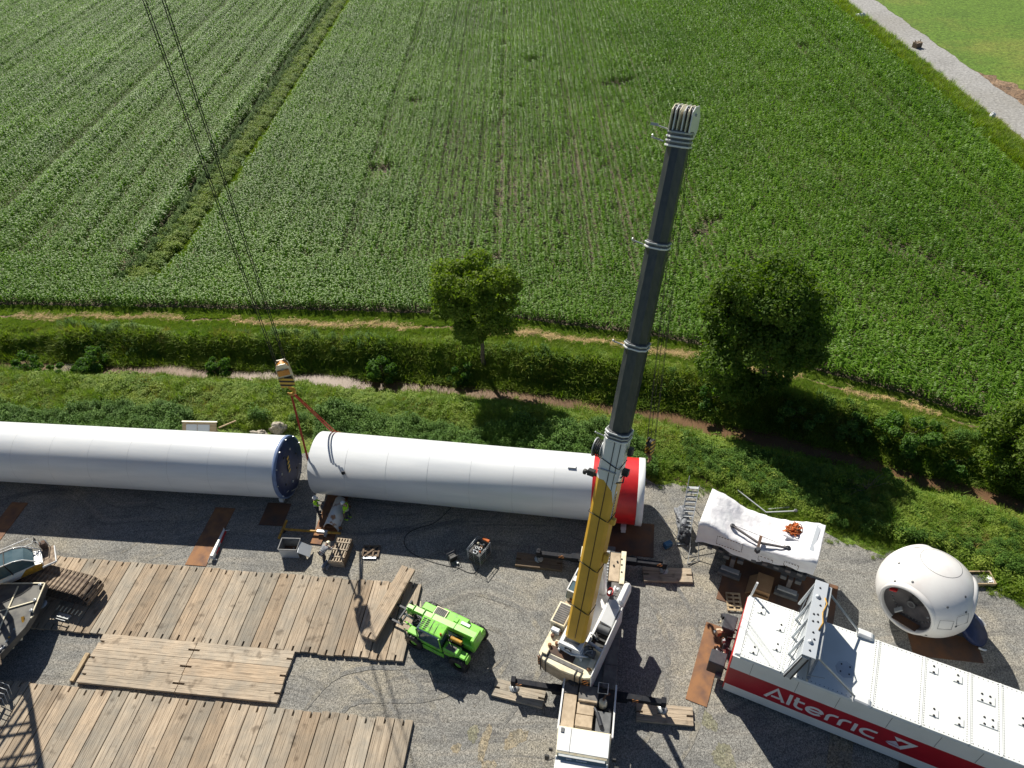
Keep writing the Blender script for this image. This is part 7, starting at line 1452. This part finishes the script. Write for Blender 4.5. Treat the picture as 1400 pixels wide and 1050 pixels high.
for i in range(4): mb = MB(); mb.box((-0.3 + i * 0.2, 0.1 - 0.1 * (i % 2), 0.18), (0.25, 0.12, 0.14), i); mb.build("contents", ('darksteel', 'rustshade', 'midgrey', 'cardboard')[i], t, 0.01)
t = thing("cage_container", "wire cage container full of rigging gear, standing in the tube's shade", "wire cage", (-2.82, 26.65, 0.03), math.radians(-37))
L_, W_, Hc = 0.98, 1.18, 1.1
for z in (0.12, 0.32, 0.52, 0.72, 0.92, Hc):
    mb = MB(); mb.path([(-L_ / 2, -W_ / 2, z), (L_ / 2, -W_ / 2, z), (L_ / 2, W_ / 2, z), (-L_ / 2, W_ / 2, z)], 0.024 if z == Hc else 0.014, 6, closed=True); mb.build("cage_ring", 'alu', t)
for x in (-L_ / 2, 0, L_ / 2):
    for y in (-W_ / 2, 0, W_ / 2):
        if x or y: mb = MB(); mb.tube((x, y, 0.05), (x, y, Hc), 0.014, 6); mb.build("cage_bar", 'alu', t)
mb = MB(); mb.box((0, 0, 0.1), (L_, W_, 0.1)); mb.build("base", 'wooddark', t, 0.02)
mb = MB(); mb.box((0, 0, 0.5), (L_ - 0.08, W_ - 0.08, 0.7)); mb.build("liner", 'black', t, 0.03)
tag_ = [('steel', 0.1), ('cream', 0.09), ('alu', 0.12), ('darksteel', 0.12), ('steel', 0.08), ('orange', 0.06), ('midgrey', 0.12), ('alu', 0.07), ('rust', 0.08)]
for i, (m, r_) in enumerate(tag_):
    mb = MB(); a = i * 2.4; c = (0.3 * math.cos(a) * (0.4 + 0.6 * (i % 2)), 0.38 * math.sin(a), 0.9)
    if i % 2: mb.lathe([(0.0, r_), (r_ * 0.8, r_ * 0.8), (r_, 0), (r_, -0.05)], c, (0, 0, 1), 10)
    else: mb.path([Vector(c) + Vector((r_ * math.cos(b), r_ * math.sin(b), 0.02 * math.sin(3 * b))) for b in [k * PI / 5 for k in range(10)]], 0.03, 6, closed=True)
    mb.build("rigging_piece", m, t)
mb = MB(); mb.box((0.15, 0.62, 1.12), (0.5, 0.2, 0.12)); mb.build("orange_lid", 'orange', t, 0.03)
t = thing("power_pack", "small dark power tool unit with a white plug beside the wire cage", "power unit", (-4.55, 26.55, 0.03), 0.5)
mb = MB(); mb.box((0, 0, 0.2), (0.5, 0.4, 0.35)); mb.build("housing", 'black', t, 0.05)
for y in (-0.22, 0.22): mb = MB(); mb.path([(-0.3, y, 0.02), (-0.3, y, 0.5), (0.3, y, 0.5), (0.3, y, 0.02)], 0.02, 6); mb.build("frame_tube", 'midgrey', t)
mb = MB(); mb.box((0.1, -0.42, 0.08), (0.12, 0.22, 0.1)); mb.build("plug", 'white', t, 0.01)
pts = [(-2.9, 25.8, .03), (-3.2, 25.4, .03), (-3.7, 25.55, .03), (-4.3, 25.9, .03), (-5.0, 26.1, .03), (-6.2, 26.6, .03), (-7.3, 27.3, .03), (-7.8, 28.1, .03), (-7.6, 28.8, .03), (-6.9, 29.2, .03), (-5.9, 29.5, .03), (-5.0, 30.4, .03), (-4.2, 31.5, .03)]
def cr(P, n=6):
    out = []; P = [Vector(p) for p in P]
    for i in range(len(P) - 1):
        a, b, c, d = P[max(0, i - 1)], P[i], P[i + 1], P[min(len(P) - 1, i + 2)]
        for k in range(n): t = k / n; out.append(0.5 * ((2 * b) + (c - a) * t + (2 * a - 5 * b + 4 * c - d) * t * t + (3 * b - a - 3 * c + d) * t ** 3))
    return out + [P[-1]]
tag(MB().path(cr(pts), 0.022, 6).build("power_cable", 'rope'), "black power cable looping over the shaded gravel to the wire cage", "cable")
t = thing("barrier_beam", "red and white striped barrier beam standing slanted on the long rusty plate", "barrier", (-20.15, 28.9, 0.1), math.radians(83))
mb = MB(); mb.hexa([(-1.1, -0.14, 0.05), (1.1, -0.05, 0.05), (1.1, 0.05, 0.05), (-1.1, 0.14, 0.05)], [(-1.1, -0.12, 0.35), (1.1, -0.04, 0.3), (1.1, 0.04, 0.3), (-1.1, 0.12, 0.35)]); mb.build("beam", 'white', t, 0.02)
mb = MB(); mb.box((0.55, -0.1, 0.12), (0.9, 0.06, 0.16)); mb.build("red_strip", 'red', t, 0.01); mb = MB(); mb.box((-0.5, -0.14, 0.1), (0.5, 0.05, 0.12)); mb.build("red_strip", 'red', t, 0.01)
for p, q in (((-1.15, 0.12, 0.2), (-1.15, -0.3, 0.0)), ((-1.0, 0.1, 0.3), (-1.35, 0.25, 0.0)), ((1.0, 0.05, 0.2), (1.35, 0.22, 0.0)), ((1.0, -0.05, 0.2), (1.2, -0.25, 0.0))): mb = MB(); mb.tube(p, q, 0.03, 6); mb.build("foot", 'white', t)
# information board and rocks behind the left tower section
t = thing("info_board", "wooden information board with two papers leaning behind the left tower section", "information board", (-23.9, 38.9, 0), -0.12)
mb = MB(); mb.box((0, 0.0, 1.15), (2.7, 0.06, 1.15), 0, 0, 1, 0, -0.75); bd = mb.build("board", 'woodpale', t, 0.01)
for x, w_ in ((-0.6, 0.85), (0.35, 0.95)): mb = MB(); mb.box((x, -0.03, 1.19), (w_, 0.01, 0.8), 0, 0, 1, 0, -0.75); mb.build("paper", 'alu', t)
mb = MB(); mb.box((0, 0.42, 1.6), (2.8, 0.12, 0.08)); mb.build("top_rail", 'cream', t, 0.01)
for x in (-1.1, 1.1): mb = MB(); mb.box((x, 0.35, 0.7), (0.1, 0.1, 1.4)); mb.build("post", 'wood', t, 0.01)
mb = MB(); mb.bar((1.4, 0.3, 1.1), (2.6, 0.9, 1.3), 0.08, 0.08); mb.build("rail", 'woodpale', t)
crumple("boulder", (-19.5, 38.6, 0.35), (0.65, 0.4, 0.5), 'rock', "large pale boulder peeping over the left tower section near its blue end", "boulder", 20)
crumple("boulder", (-18.2, 39.3, 0.35), (0.6, 0.4, 0.5), 'rock', "pale boulder behind the other two, in the nettles left of the slings", "boulder", 23)
crumple("boulder", (-18.7, 38.2, 0.2), (0.35, 0.25, 0.35), 'rock', "smallest pale boulder just above the edge of the left tower section", "boulder", 27)
crumple("plastic_bag", (-11.2, 37.9, 0.5), (0.3, 0.2, 0.25), 'greycloth', "small grey bag in the nettles behind the red banded tower section", "bag", 31)
# stones in the stream catching the light
for i, (x, y) in enumerate(((-41.0, 50.0), (-40.2, 50.3), (-12.5, 45.6), (-14.5, 46.2), (-16.2, 46.6))):
    pass
blob("sand_bank", 'mud', (-40.6, 50.6), 1.6, 0.8, -0.1, -1.49, "pale gravel bank in the stream near the left edge", seed=5)
# distant things by the road
t = thing("wood_bundle", "small brown crate standing on the pale gravel road", "crate", (66.14, 113.9, 0.02), 0.3)
mb = MB(); mb.box((0, 0, 0.35), (1.1, 0.9, 0.7)); mb.build("crate_body", 'wooddark', t, 0.03)
for x in (-0.45, 0, 0.45): mb = MB(); mb.box((x, 0, 0.75), (0.15, 1.0, 0.1)); mb.build("slat", 'wood', t)
for x in (-0.5, 0.5): mb = MB(); mb.box((x, 0.1, 0.55), (0.08, 0.08, 1.1)); mb.build("post", 'wooddark', t)
crumple("big_bag", (63.4, 129.0, 0.5), (0.9, 0.5, 0.7), 'tarp', "white bag lying in the verge at the far end of the gravel road", "bag", 41)
crumple("small_bag", (62.1, 85.5, 0.9), (0.3, 0.3, 0.35), 'tarp', "small white marker standing in the verge near the right edge", "marker", 44)
